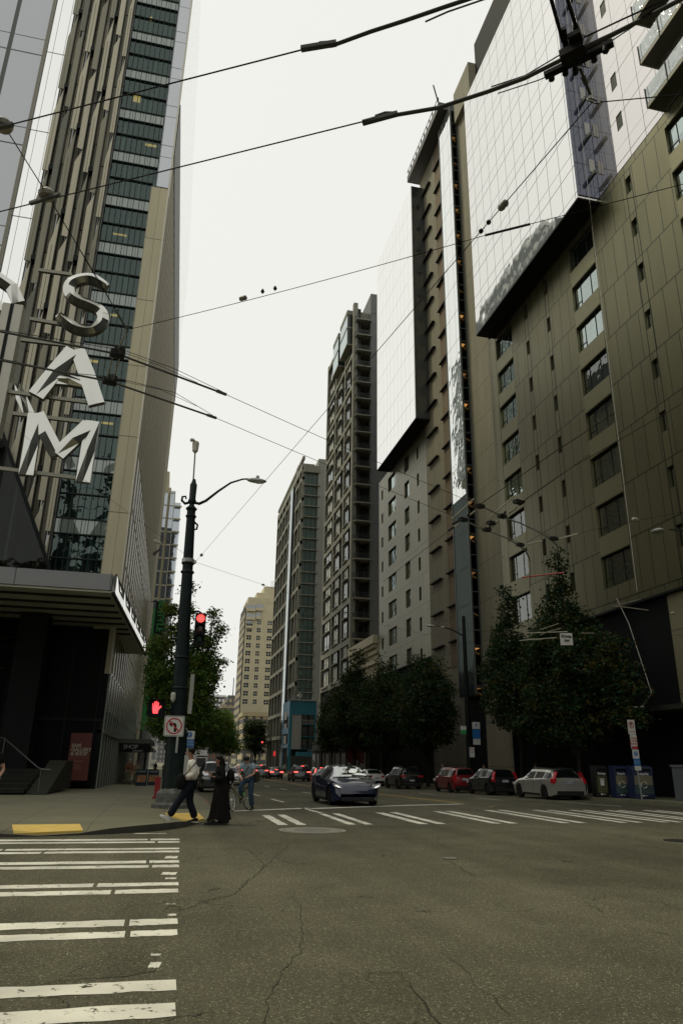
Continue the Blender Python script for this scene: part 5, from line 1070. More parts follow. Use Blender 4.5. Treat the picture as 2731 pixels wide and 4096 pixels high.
mb.bar(q(2200, -20, 5.95), q(2252, 165, 5.9), .035, .035); mb.bar(q(2265, -20, 5.95), q(2318, 150, 5.9), .035, .035); mb.bar(q(2252, 110, 5.92), q(2262, 180, 5.9), .055, .055); mb.bar(q(2300, 100, 5.92), q(2322, 180, 5.9), .055, .055)
for x, y in ((2205, 308), (2420, 195), (2375, 232), (2260, 286), (2300, 282)): mb.lathe(q(x, y, 5.77), [(.02, -.02), (.02, .02)], 8)
mb.build('frame', WIRE, hb)
rg = q(2372, 402, 5.72)
mb = MB().bar(q(2318, 268, 5.78), q(2360, 375, 5.74), .028, .028).bar(q(2330, 300, 5.78), q(2345, 335, 5.75), .045, .045); R3 = []
for t in np.linspace(0, 2 * PI, 20)[:-1]: R3.append(rg + Vector((.042 * math.cos(t), .02 * math.sin(t), .042 * math.sin(t))))
mb.tube(R3, .009, 6, closed=True).tube([q(2330, 255, 5.77) + Vector((.02 * math.cos(t), 0, .02 * math.sin(t))) for t in np.linspace(0, 2 * PI, 12)[:-1]], .007, 5, closed=True); mb.build('ring', RUNN, hb)
e_ = rg + (q(2731, 370, 5.72) - rg) * 6
wire('span_wire', [rg + Vector((.04, 0, 0)), e_], .006, 'span wire running right from the big iron ring')
cl = Vector((lx(7.75) + .24, LY, 7.75))
sw = thing('span_wire', 'long diagonal span wire from the big iron ring down to the lamp post clamp', 'span wire', tuple(rg))
MB().tube([rg, cl], .0065, 5).build('wire', WIRE, sw)
def online(a, b, px, py):
    best = min(np.linspace(0, 1, 801), key=lambda t: (lambda w: (CX + F * w.dot(_R) / w.dot(_fw) - px) ** 2 + (CY - F * w.dot(_U) / w.dot(_fw) - py) ** 2)(np.array(a.lerp(b, t)) - EYE)); return a.lerp(b, best)
def egg(p, d, s, m_, par, nm='insulator'):
    d = d.normalized(); u_ = d.orthogonal().normalized(); w_ = d.cross(u_); mb = MB(); prof = [(.3, -1), (.8, -.85), (1, -.4), (.86, -.05), (.86, .05), (1, .4), (.8, .85), (.3, 1)]
    n = 10; i0 = 0
    for r, h in prof:
        for j in range(n): t = 2 * PI * j / n; mb.v.append(tuple(p + (u_ * math.cos(t) + w_ * math.sin(t)) * r * s * .62 + d * h * s))
    for k in range(len(prof) - 1):
        for j in range(n): mb.f.append((k * n + j, k * n + (j + 1) % n, (k + 1) * n + (j + 1) % n, (k + 1) * n + j)); mb.mi.append(0)
    mb.f += [tuple(reversed(range(n))), tuple((len(prof) - 1) * n + j for j in range(n))]; mb.mi += [0, 0]
    return mb.build(nm, m_, par, smooth=50)
egg(online(rg, cl, 2012, 822), cl - rg, .052, mat('grey_insulator', (.16, .16, .13), .45), sw)
for x, y in ((1950, 888), (1922, 918)): p = online(rg, cl, x, y); MB().lathe(p, [(.012, -.02), (.024, 0), (.012, .02)], 6).build('clip', WIRE, sw)
egg(online(rg, cl, 792, 2208), cl - rg, .08, INS, sw)
# left: insulators, span wire with rod and ring
s3 = thing('span_wire', 'steep span wire at the left joining both trolley wires to the upper iron ring', 'span wire', tuple(q(185, 780)))
i1, i2 = q(14, 498, 5.86), q(188, 775, 5.86); rt = q(465, 1245, 5.86); rb = q(508, 1318, 5.86)
MB().tube([ext(i2, i1, 4), i1, i2, rt], .007, 5).tube([i2.lerp(rt, .3), i2.lerp(rt, .75) + Vector((0, 0, .02)), rt], .004, 4).build('wire', WIRE, s3)
for p, d in ((i1, i2 - i1), (i2, rt - i2)): MB().lathe(p, [(.02, -.045), (.06, -.03), (.07, 0), (.05, .025), (.03, .05)], 12).build('insulator', mat('bell_insulator', (.26, .24, .18), .5) if p is i1 else bpy.data.materials['bell_insulator'], s3)
MB().bar(q(120, 812), q(238, 775), .045, .04).bar(q(-40, 515), q(52, 495), .045, .04).build('wire_clamp', RUNN, s3)
MB().bar(rt, rb, .022, .022).tube([rb + Vector((.035 * math.cos(t), .015 * math.sin(t), .035 * math.sin(t))) for t in np.linspace(0, 2 * PI, 16)[:-1]], .008, 5, closed=True).tube([q(462, 1238, 5.86) + Vector((.02 * math.cos(t), 0, .025 * math.sin(t))) for t in np.linspace(0, 2 * PI, 12)[:-1]], .007, 5, closed=True).build('rod', RUNN, s3)
w4b = q(1940, 940, 5.86)
s4 = thing('span_wire', 'shallow span wire crossing the sky rightwards from the upper left ring', 'span wire', tuple(rb))
MB().tube(sag(rb, w4b, .03) + [q(2120, 895, 5.86), q(2731, 735, 5.86), ext(q(2120, 895, 5.86), q(2731, 735, 5.86), 6)], .0055, 5).build('wire', WIRE, s4)
MB().tube([w4b, q(2120, 895, 5.86)], .017, 7).build('sleeve', WIRE, s4)
egg(q(972, 1192, 5.86), w4b - rb, .042, INS, s4)
for x, y in ((1050, 1165), (1100, 1153)): MB().lathe(q(x, y, 5.87), [(.01, -.02), (.02, 0), (.01, .025)], 6).build('clip', WIRE, s4)
# left crossing frames and the pair of wires that run to the switch at the right
h1, h2 = q(470, 1415), q(440, 1525)
hb2 = thing('crossing_frame', 'double iron crossing frame hanging in front of the steel letters', 'wire fitting', tuple(h1))
mb = MB()
for h in (h1, h2): mb.obox(h, (.075, .018, 0), (-.01, .04, 0), (0, 0, .035)); mb.obox(h + Vector((0, 0, .05)), (.04, 0, 0), (0, .03, 0), (0, 0, .03)); mb.obox(h + Vector((.03, -.02, .02)), (.02, .03, 0), (-.03, .02, 0), (0, 0, .05))
mb.build('frame', WIRE, hb2)
MB().bar(rb, h1 + Vector((0, 0, .05)), .022, .022).bar(h1 + Vector((-.04, 0, 0)), h2 + Vector((-.04, 0, 0)), .02, .02).bar(h1 + Vector((.04, 0, 0)), h2 + Vector((.03, 0, 0)), .02, .02).build('rod', mat('pale_rod', (.2, .19, .14), .5), hb2)
swL, sw3 = q(1850, 2075), q(1745, 1995)
for k, (xa, ya, h, xb, yb, xe, ye, lab) in enumerate(((0, 1325, h1, 905, 1578, 1918, 2022, 'upper trolley wire of the pair crossing in front of the steel letters'), (0, 1440, h2, 865, 1672, 1850, 2078, 'lower trolley wire of the pair crossing in front of the steel letters'))):
    t = thing('trolley_wire', lab, 'trolley wire', tuple(h)); a, b, e = q(xa, ya), q(xb, yb), q(xe, ye)
    MB().tube([ext(h, a, 9), a, h, b], .021, 8).build('runner', RUNN, t)
    MB().tube([b] + sag(b, e, .02, 8)[1:], .0065, 5).build('wire', WIRE, t)
    MB().tube([a + Vector((0, 0, .02)), q((xa + 270), ya + 38 + 12 * k, 5.86), h + Vector((-.05, 0, .06))], .007, 5).tube([h + Vector((.06, 0, .06)), q(700, 1475 + 95 * k, 5.86), b + Vector((-.05, -.01, .03))], .006, 5).tube([h + Vector((.06, 0, .03)), q(640, 1462 + 95 * k, 5.84), q(790, 1530 + 95 * k, 5.82)], .005, 5).build('strain_wire', WIRE, t)
    MB().bar(ext(h, b, -.14), b, .045, .045).build('splice', RUNN, t)
# trolley switch at the right
ts = thing('trolley_switch', 'branching trolley wire switch with insulated rods before the bronze hotel', 'wire fitting', tuple(swL))
P = lambda x, y, z=ZT: q(1700 + x / 2.24, 1900 + y / 2.24, z)
rn = MB(); dk = MB(); ir = MB(); cl_ = MB()
for pts in ([(480, 270), (620, 335), (690, 370), (740, 395), (850, 430), (1000, 500), (1110, 565), (1180, 630), (1195, 700)], [(330, 395), (430, 445), (530, 490), (600, 515), (730, 565), (830, 625), (890, 670), (925, 730), (937, 765)]): rn.tube([P(*p) for p in pts], .026, 6)
rn.tube([P(1030, 500, 5.84), P(1120, 550, 5.84), P(1195, 640, 5.82)], .01, 5).tube([P(750, 555, 5.84), P(850, 615, 5.84), P(920, 700, 5.82)], .01, 5); rn.build('runner', mat('pale_runner', (.16, .17, .15), .5, .3), ts)
for a, b in (((245, 440), (330, 395)), ((210, 500), (250, 470)), ((860, 260), (890, 235)), ((690, 370), (720, 330)), ((380, 370), (400, 320)), ((570, 480), (590, 430)), ((830, 240), (850, 270))): dk.bar(P(*a), P(*b), .05, .05)
for x, y in ((340, 400), (490, 280), (550, 490), (690, 370), (850, 625), (1150, 570), (830, 240), (590, 430)): dk.obox(P(x, y), (.07, .025, 0), (-.02, .045, 0), (0, 0, .03))
dk.build('frame', WIRE, ts)
for a, b in (((265, 465), (305, 440)), ((400, 360), (450, 320)), ((590, 470), (660, 405)), ((745, 345), (820, 285)), ((915, 620), (1050, 590)), ((1190, 575), (1370, 525))): ir.bar(P(*a), P(*b), .05, .04); ir.bar(P(*a, 5.88), P(*b, 5.88), .03, .03)
each(ir, 'insulated_rod', INS, ts)
cl_.tube([P(245, 390, 5.9), P(435, 215, 5.9)], .022, 6).tube([P(585, 370, 5.9), P(815, 175, 5.9)], .022, 6); cl_.build('rod', mat('white_rod', (.30, .29, .24), .5), ts)
MB().tube([P(937, 765), P(943, 1000)], .011, 5).tube([P(1195, 700), P(1165, 1080)], .011, 5).build('drop_wire', WIRE, ts)
MB().tube([P(868, 918), P(1245, 875)], .03, 6).build('red_rod', mat('red_white_rod', (.24, .035, .025), .5), ts)
wire('trolley_wire', [P(200, 510), P(30, 640, 5.8), P(-380, 960, 5.8)], .008, 'trolley wire leaving the switch towards the far left'); 
wire('feeder_wire', [P(480, 270, 5.9), P(640, 160, 5.95), P(1120, -180, 6.1), P(1700, -560, 6.3)], .011, 'feeder wire rising right from the switch across the bronze panels')
wire('feeder_wire', [P(850, 250, 5.9), P(1080, 90, 5.95), P(1300, -60, 6.05), P(2300, -640, 6.3)], .009, 'second feeder wire rising right beside the first one above the switch')
wire('span_wire', [P(1370, 525, 5.86), P(1700, 445, 5.86), P(2310, 330, 5.86), P(3200, 180, 5.9)], .006, 'thin span wire from the switch end to the right edge')
wire('span_wire', [cl, cl.lerp(Vector((21.2, 50.9, 10.2)), .5) - Vector((0, 0, .35)), Vector((21.2, 50.9, 10.2))], .008, 'span wire from the lamp post clamp across the avenue to the dark pole')
wp_ = cl.lerp(Vector((21.2, 50.9, 10.2)), .12)
for t_ in (.13, .36): p = cl.lerp(Vector((21.2, 50.9, 10.2)), t_) - Vector((0, 0, .35 * 2 * t_)); tag(egg(p, Vector((1, 1, .1)), .07, INS, None), 'cream insulator on the span wire ' + ('near the lamp post' if t_ < .2 else 'before the grey towers'), 'insulator')
# sneakers over a wire
L0 = gy(-60, 1626, 30.0); wire('span_wire', [L0, cl], .008, 'thin wire from the letter sign down to the lamp post with sneakers hung over it')
sk = online(L0, cl, 622, 2160); sn = thing('sneakers', 'pair of old sneakers dangling from the thin wire beside the tower', 'sneakers', tuple(sk))
def shoe_mesh(mb, c, d, up, L=.29):
    d = Vector(d).normalized(); up = Vector(up); up = (up - d * up.dot(d)).normalized(); s = d.cross(up); c = Vector(c); rings = []
    prof = [(-.5, .038, .085), (-.42, .042, .10), (-.2, .040, .10), (0.0, .042, .075), (.2, .05, .055), (.38, .046, .045), (.5, .02, .03)]
    i0 = len(mb.v)
    for t, w_, h in prof:
        for a, b in ((-1, 0), (-1, .45), (-.55, 1), (.55, 1), (1, .45), (1, 0)): mb.v.append(tuple(c + d * t * L + s * a * w_ + up * b * h))
    for k in range(len(prof) - 1):
        for j in range(6): A, B = i0 + k * 6, i0 + (k + 1) * 6; mb.f.append((A + j, A + (j + 1) % 6, B + (j + 1) % 6, B + j)); mb.mi.append(0)
    mb.f += [tuple(i0 + j for j in reversed(range(6))), tuple(i0 + (len(prof) - 1) * 6 + j for j in range(6))]; mb.mi += [0, 0]
m1 = MB(); shoe_mesh(m1, sk + Vector((-.02, 0, -.28)), (1, .2, -.25), (0, 0, 1)); m1.build('shoe', mat('old_white_shoe', (.36, .34, .26), .7), sn); m1 = MB(); shoe_mesh(m1, sk + Vector((.0, 0, -.62)), (.5, .3, .8), (-.8, 0, .5)); m1.build('shoe', mat('dark_old_shoe', (.04, .04, .035), .7), sn)
MB().tube([sk + Vector((.08, 0, -.28)), sk, sk + Vector((.01, 0, -.55))], .006, 4).build('laces', mat('lace', (.3, .28, .2), .8), sn)

MB.ts = 1.0
# ================================================================ RIGHT-HAND STREET FURNITURE
ZR = road_z(50) + .15
up_ = thing('utility_pole', 'tall black pole with a cobra head lamp standing before the concrete stair wall', 'pole', (21.3, 50.8, ZR))
MB().tube([(21.3, 50.8, ZR - .2), (21.3, 50.8, 2.5), (21.28, 50.8, 12.2)], [.22, .20, .13], 12).lathe((21.3, 50.8, ZR), [(.32, 0), (.32, .5), (.24, .7)], 10).build('post', BLACK, up_)
def cobra(par, x, y, z, dx, m_=None):
    MB().tube([(x, y, z), (x + dx * .3, y, z + .35), (x + dx * .65, y, z + .62), (x + dx * .85, y, z + .65)], [.06, .05, .04, .035], 7).build('arm', POLEM, par); MB().ball((x + dx, y, z + .62), .36, 12, 7, (1.1, .45, .26)).build('lamp_head', bpy.data.materials['lamp_head_grey'], par, smooth=60)
cobra(up_, 21.25, 50.8, 10.7, -2.6)
def plates(par, spec):
    for x, y, z, w_, h_, m_ in spec: MB().box(x - w_, x + w_, y - .02, y - .005, z - h_, z + h_).build('plate', m_, par)
plates(up_, [(21.75, 50.4, 4.15, .30, .24, SIGNW), (21.75, 50.4, 3.55, .30, .32, BLUEP), (21.75, 50.4, 3.02, .28, .2, SIGNW), (20.75, 50.4, 3.95, .22, .14, SIGNW), (20.75, 50.4, 3.66, .22, .14, GREENP), (21.35, 50.4, 2.3, .19, .34, SIGNW)])
lettering('P', .3, BLUEP, up_, (.45, -.43, 4.14 - ZR), FACE_S, extrude=.002, bold=.01); lettering('STOPS', .13, REDP, up_, (.05, -.43, 2.5 - ZR), FACE_S, extrude=.002); lettering('7-7PM', .11, REDP, up_, (.05, -.43, 2.3 - ZR), FACE_S, extrude=.002)
rl_ = thing('street_lamp', 'cobra head lamp reaching in from the right edge over the sidewalk', 'street lamp', (23.3, 27.6, .15)); MB().tube([(23.6, 26.2, .1), (23.6, 26.2, 11.0)], [.16, .12], 10).build('post', POLEM, rl_)
MB().tube([(23.6, 26.2, 10.9), (23.0, 27.0, 11.9), (22.4, 28.0, 12.25)], [.06, .05, .04], 7).build('arm', POLEM, rl_); MB().ball((22.15, 28.5, 12.3), .38, 12, 7, (.75, .95, .28)).build('lamp_head', bpy.data.materials['lamp_head_grey'], rl_, smooth=60)
# sign post at the bins
sp2 = thing('parking_sign', 'sign post stacked with no parking, stops and pay parking plates beside the recycling bins', 'parking sign', (21.25, 31.0, .05))
MB().tube([(21.35, 31.0, 0), (21.15, 31.0, 3.6)], .035, 8).build('post', STEEL, sp2)
def tilted(z): return 21.33 - (z / 3.6) * .2
for z, w_, h_, m_ in ((3.28, .19, .33, SIGNW), (2.62, .17, .32, SIGNW), (2.08, .17, .2, SIGNW), (1.72, .17, .15, BLUEP), (1.46, .17, .1, SIGNW)): MB().prism([(tilted(z) + .03 + a, z + b) for a, b in rrect(w_, h_, .03)], 30.95, 30.94).build('plate', m_, sp2)
px_ = lambda z: tilted(z) + .03 - 21.25
rg_ = MB(); T = np.linspace(0, 2 * PI, 29); xc, zc = tilted(3.38) + .03, 3.38
for a, b in zip(T[:-1], T[1:]): rg_.prism([(xc + .15 * math.cos(a), zc + .15 * math.sin(a)), (xc + .15 * math.cos(b), zc + .15 * math.sin(b)), (xc + .12 * math.cos(b), zc + .12 * math.sin(b)), (xc + .12 * math.cos(a), zc + .12 * math.sin(a))], 30.936, 30.934)
rg_.prism([(xc - .1, zc + .085), (xc - .085, zc + .1), (xc + .1, zc - .085), (xc + .085, zc - .1)], 30.936, 30.934); rg_.bar((xc - .13, 30.935, 3.07), (xc + .1, 30.935, 3.07), .006, .025).prism([(xc + .1, 3.03), (xc + .15, 3.07), (xc + .1, 3.11)], 30.936, 30.934); rg_.build('red_symbol', REDP, sp2)
lettering('P', .24, BLACK, sp2, (px_(3.38), -.062, 3.33), FACE_S, extrude=.002, bold=.008)
for i, s in enumerate(('STOPS', '7-7 PM', 'MON-SAT')): lettering(s, .10, REDP, sp2, (px_(2.6), -.064, 2.72 - i * .12), FACE_S, extrude=.002, bold=.004)
MB().box(tilted(2.36) - .13, tilted(2.36) + .19, 30.934, 30.938, 2.31, 2.42).build('red_band', REDP, sp2)
MB().lathe((tilted(2.1) + .03, 30.938, 2.1), [(.10, 0), (.10, -.004)], 18, 'y').build('disc', BLUEP, sp2); lettering('P', .15, SIGNW, sp2, (px_(2.1), -.072, 2.05), FACE_S, extrude=.002)
for i, s in enumerate(('Pay to Park', '2 hour limit')): lettering(s, .06, SIGNW, sp2, (px_(1.72), -.064, 1.72 - i * .08), FACE_S, extrude=.002)
# recycling bins
BINB = mat('bin_blue', (.006, .015, .055), .45, var=.1); BIND = mat('bin_dark', (.018, .02, .017), .5)
SKYI = mat('bin_poster_sky', (.16, .14, .085), .6); SEAI = mat('bin_poster_water', (.03, .06, .06), .6, var=.4, vscale=6, stretch=(.4, .4, 5)); LEAFI = mat('bin_poster_leaves', (.06, .06, .016), .7, var=.8, vscale=14)
def bin_(x, y, w_, body, word, lab, poster, loc_rz=0):
    z = road_z(y) + .15; t = thing('recycling_bin', lab, 'bin', (x, y, z), R_(loc_rz), group=None)
    MB().box(-w_ / 2, w_ / 2, 0, .8, .06, 1.22).box(-w_ / 2 + .03, w_ / 2 - .03, .03, .77, 0, .06).build('body', body, t, world=False)
    MB().prism([(0, 1.22), (.8, 1.22), (.8, 1.46), (.62, 1.5), (.12, 1.44)], -w_ / 2 - .01, w_ / 2 + .01, 'x').build('lid', body, t, world=False); MB().box(-w_ / 2 + .08, w_ / 2 - .08, -.012, 0, 1.24, 1.36).build('slot', DARK, t, world=False)
    if poster == 'leaf': MB().box(-w_ / 2 + .06, w_ / 2 - .06, -.014, 0, .22, 1.02).build('poster', LEAFI, t, world=False); MB().box(-.09, .09, -.02, -.014, .55, .82).box(-.12, .12, -.02, -.014, .84, .88).build('bin_symbol', SIGNW, t, world=False)
    else:
        MB().box(-w_ / 2 + .06, w_ / 2 - .06, -.014, 0, .62, 1.04).build('poster', SKYI, t, world=False); MB().box(-w_ / 2 + .06, w_ / 2 - .06, -.016, 0, .22, .60).build('poster', SEAI, t, world=False)
        mb = MB()
        for i in range(3):
            a0 = 2 * PI * i / 3 + .2; mb.tube([(.14 * math.cos(a0 + s), -.024, .63 + .14 * math.sin(a0 + s)) for s in np.linspace(0, 1.5, 6)], .02, 5)
        mb.build('recycle_symbol', SIGNW, t, world=False)
    lettering(word, .17 if w_ > .75 else .12, SIGNW, t, (0, -.015, 1.12), FACE_S, extrude=.002, bold=.006); MB().box(-.12, -.02, -.02, 0, .12, .18).box(.0, .12, -.02, 0, .14, .16).build('small_logo', SIGNW, t, world=False)
    return t
bin_(22.15, 31.9, .95, BINB, 'Recycle', 'large blue recycling bin right behind the sign post with sunset poster', 'sea', -14)
bin_(21.78, 33.1, .66, BINB, 'Recycle', 'narrower blue recycling bin in the middle of the three with sunset poster', 'sea', -14); bin_(21.4, 34.2, .6, BIND, 'Garbage', 'dark garbage bin with leaf poster, leftmost of the three bins', 'leaf', -14)
gb = thing('utility_box', 'plain grey utility box at the right edge of the sidewalk', 'utility box', (22.45, 29.2, .13)); MB().box(22.05, 22.95, 28.9, 29.6, .12, 1.55).build('body', mat('box_grey', (.09, .10, .105), .5, var=.08), gb); MB().box(22.0, 23.0, 28.85, 29.65, 1.55, 1.63).box(22.15, 22.85, 28.93, 29.5, .05, .12).build('cap', mat('cap_grey', (.12, .13, .13), .5), gb)
# power off sign hung from wires in front of the tree
po = thing('power_off_sign', 'white POWER OFF sign hanging from a trolley wire before the dark tree', 'sign', (14, 30, 6))
pc = gz(2265, 2557, 5.3); MB().obox(pc, (.21, 0, .01), (0, .01, 0), (0, 0, .19)).build('plate', SIGNW, po); lettering('POWER', .105, BLACK, po, pc - Vector((14, 30, 6)) + Vector((0, -.014, .07)), FACE_S, extrude=.002, bold=.004); lettering('OFF', .105, BLACK, po, pc - Vector((14, 30, 6)) + Vector((0, -.014, -.06)), FACE_S, extrude=.002, bold=.004)
g6 = lambda x, y, z=5.5: gz(1500 + x / 1.2737, 2000 + y / 1.2737, z)
MB().tube([pc + Vector((-.1, 0, .2)), pc + Vector((-.1, 0, .35))], .008, 4).tube([pc + Vector((.1, 0, .2)), pc + Vector((.1, 0, .35))], .008, 4).build('hanger', WIRE, po)
fz = thing('wire_splitter', 'pale cluster of trolley wire fittings above the dark tree left of the power off sign', 'wire fitting', tuple(g6(850, 690)))
MB.ts = .6; MB().tube([g6(760, 680), g6(980, 672)], .03, 5).tube([g6(735, 718), g6(925, 702)], .03, 5).tube([g6(840, 662), g6(935, 630)], .02, 5).tube([g6(840, 690), g6(880, 672), g6(945, 655)], .022, 5).tube([g6(770, 712), g6(850, 712)], .045, 5).tube([g6(1050, 678), g6(1115, 680)], .035, 5).tube([g6(690, 660), g6(760, 680)], .02, 5).build('rods', INS, fz)
wire('span_wire', [g6(340, 650), g6(500, 668), g6(760, 680), g6(980, 672), g6(1110, 678), g6(1568, 690)], .008, 'thin wire carrying the power off sign past the trees')
wire('trolley_wire', [g6(1220, 540), g6(1390, 562)], .022, 'short pale spreader bar before the dark recess at right', INS)
for x, y in ((345, 650), (1325, 100), (1518, 577)): tag(egg(g6(x, y), Vector((1, .3, .1)), .065, INS, None), {345: 'cream insulator left of the utility pole', 1325: 'cream insulator on the thin wire near the right lamp', 1518: 'cream insulator before the ochre wall at right'}[x], 'insulator')
MB.ts = 1.0
# three-globe lamps
def globe_lamp(x, y, lab):
    z = road_z(y) + .15; t = thing('globe_lamp', lab, 'street lamp', (x, y, z)); MB().lathe((0, 0, 0), [(.3, 0), (.3, .3), (.16, .5), (.11, 1.0), (.08, 4.4), (.12, 4.5), (.06, 4.7), (.05, 5.3)], 10).tube([(-.6, 0, 4.75), (-.5, 0, 4.5), (0, 0, 4.45), (.5, 0, 4.5), (.6, 0, 4.75)], .04, 6).build('post', BLACK, t, world=False)
    for dx, dz in ((-.6, 4.98), (.6, 4.98), (0, 5.52)): MB().ball((dx, 0, dz), .25, 14, 9).build('globe', bpy.data.materials.get('white_globe') or mat('white_globe', (.75, .72, .66), .3), t, world=False, smooth=80)
    return t
globe_lamp(20.2, 100 * .98, 'three globe iron street lamp beside the blue building'); globe_lamp(21.5, 190, 'three globe iron street lamp far up the avenue by the cream tower')
# far traffic signals
for x, y, z, lab in ((18.6, 150, 5.6, 'small far traffic signal glowing red beside the grey tower'), (13.5, 152, 5.2, 'small far traffic signal glowing red above the avenue')):
    z += road_z(y); t = thing('traffic_signal', lab, 'traffic light', (x, y, z)); MB().box(-.2, .2, -.1, .2, -.5, .6).build('body', BLACK, t, world=False); MB().lathe((0, -.1, .35), [(.17, 0), (.15, -.06)], 12, 'y').build('red_lens', bpy.data.materials['signal_red'], t, world=False); MB().tube([(0, .1, .5), (2.5, .1, .7), (3.2, .1, .6), (3.3, .1, -5.5)], .07, 6).build('mast', BLACK, t, world=False)
for x, y, z in ((20.9, 148, 2.7),):
    t = thing('shop_sign', 'small glowing red shop sign at the foot of the grey tower', 'sign', (x, y, z)); MB().box(-.2, .2, 0, .08, -.45, .45).build('panel', mat('red_glow_sign', (1, .05, .05), .5, emit=.35), t, world=False); MB().box(.3, 2.8, .02, .06, .4, .46).build('bracket', BLACK, t, world=False)

# ================================================================ TREES
def leaf_mesh(name, blobs, n_clusters, per, size, mats, seed=1, flat=.55):
    r = np.random.default_rng(seed); B = np.array([[*c, *rad] for c, rad in blobs]); vol = np.prod(B[:, 3:], axis=1) ** .8; pr = vol / vol.sum()
    idx = r.choice(len(B), n_clusters, p=pr); d = r.normal(size=(n_clusters, 3)); d /= np.linalg.norm(d, axis=1)[:, None]; rad = r.uniform(.25, 1.0, n_clusters) ** .45
    cc = B[idx, :3] + d * rad[:, None] * B[idx, 3:]
    N = n_clusters * per; c = np.repeat(cc, per, 0) + r.normal(size=(N, 3)) * size * np.array([1.7, 1.7, 1.0]); ax = r.normal(size=(N, 3)); ax[:, 2] = ax[:, 2] * .5 - .35; ax /= np.linalg.norm(ax, axis=1)[:, None]
    nz = r.normal(size=(N, 3)) * flat; nz[:, 2] += 1.0; sd = np.cross(ax, nz); sd /= np.linalg.norm(sd, axis=1)[:, None] + 1e-9; nn = np.cross(sd, ax); s = size * r.uniform(.6, 1.3, N)[:, None]
    # five-point leaf: stem, two side lobes, tip with a fold
    v0 = c - ax * s * .55; v1 = c + sd * s * .52 + nn * s * .12 + ax * s * .05; v2 = c + ax * s * .75 - nn * s * .08; v3 = c - sd * s * .52 + nn * s * .12 + ax * s * .05
    V = np.stack([v0, v1, v2, v3], 1).reshape(-1, 3); i = np.arange(N) * 4; Fc = np.concatenate([np.stack([i, i + 1, i + 2], 1), np.stack([i, i + 2, i + 3], 1)])
    me = bpy.data.meshes.new(name); me.vertices.add(len(V)); me.vertices.foreach_set('co', V.ravel()); me.loops.add(len(Fc) * 3); me.loops.foreach_set('vertex_index', Fc.ravel().astype(np.int32)); me.polygons.add(len(Fc)); me.polygons.foreach_set('loop_start', np.arange(len(Fc), dtype=np.int32) * 3)
    for m_ in mats: me.materials.append(m_)
    cm = r.choice(len(mats), n_clusters, p=[.45, .38, .17][:len(mats)] if len(mats) == 3 else None); mi = np.repeat(cm, per); mi = np.where(r.random(N) < .25, r.integers(0, len(mats), N), mi); me.polygons.foreach_set('material_index', np.concatenate([mi, mi]).astype(np.int32)); me.update(calc_edges=True); me.validate(); return me
def leafm(n, c):
    m = bpy.data.materials.new(n); m.use_nodes = True; nt = m.node_tree; b = nt.nodes['Principled BSDF']; b.inputs['Base Color'].default_value = (*c, 1); b.inputs['Roughness'].default_value = .6; b.inputs['Specular IOR Level'].default_value = .18
    tr_ = nt.nodes.new('ShaderNodeBsdfTranslucent'); tr_.inputs['Color'].default_value = (c[0] * 1.6, c[1] * 1.7, c[2] * .8, 1); ms = nt.nodes.new('ShaderNodeMixShader'); ms.inputs[0].default_value = .28; nt.links.new(b.outputs[0], ms.inputs[1]); nt.links.new(tr_.outputs[0], ms.inputs[2]); nt.links.new(ms.outputs[0], nt.nodes['Material Output'].inputs['Surface']); return m
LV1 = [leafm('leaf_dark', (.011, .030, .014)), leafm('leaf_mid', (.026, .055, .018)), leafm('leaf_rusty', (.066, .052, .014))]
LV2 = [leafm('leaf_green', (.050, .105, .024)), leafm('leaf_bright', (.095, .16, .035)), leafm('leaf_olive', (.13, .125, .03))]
BARK = mat('bark', (.022, .020, .016), .85, var=.3, vscale=6)
def tree(lab, x, y, blobs, size, n, per, mats, seed, trunk_r=.16, fork=2.6, lean=0.0):
    z = road_z(y) + .15; t = thing('street_tree', lab, 'tree', (x, y, z)); r = random.Random(seed); mb = MB()
    mb.tube([(0, 0, -.1), (lean * .3, 0, fork * .5), (lean, .05, fork)], [trunk_r * 1.25, trunk_r, trunk_r * .85], 9)
    for c, rad in blobs:
        p0 = Vector((lean, .05, fork - r.uniform(0, .5))); p1 = Vector(c) - Vector((x, y, z)); mid = p0.lerp(p1, .5) + Vector((r.uniform(-.3, .3), r.uniform(-.3, .3), .3)); mb.tube([p0, mid, p1, p1 + Vector((r.uniform(-.3, .3), 0, rad[2] * .7))], [trunk_r * .55, trunk_r * .4, trunk_r * .2, .015], 6)
        for q_ in range(4):
            e = p1 + Vector((r.uniform(-1, 1) * rad[0], r.uniform(-1, 1) * rad[1], r.uniform(-.6, .8) * rad[2])) * .8; mb.tube([mid.lerp(p1, r.uniform(.2, 1)), e], [trunk_r * .16, .01], 5)
    mb.build('trunk', BARK, t, world=False, smooth=60)
    cr = bpy.data.objects.new('crown', leaf_mesh('crown', blobs, n, per, size, mats, seed)); COL.objects.link(cr); cr.parent = t; cr.location = (-x, -y, -z); return t
def bl(px, py, X, r, Y=None):        # blob centre where a sight line meets the tree's own plane
    p = gx(px, py, X) if Y is None else gy(px, py, Y); return (tuple(p), r)
Y1 = 37.0
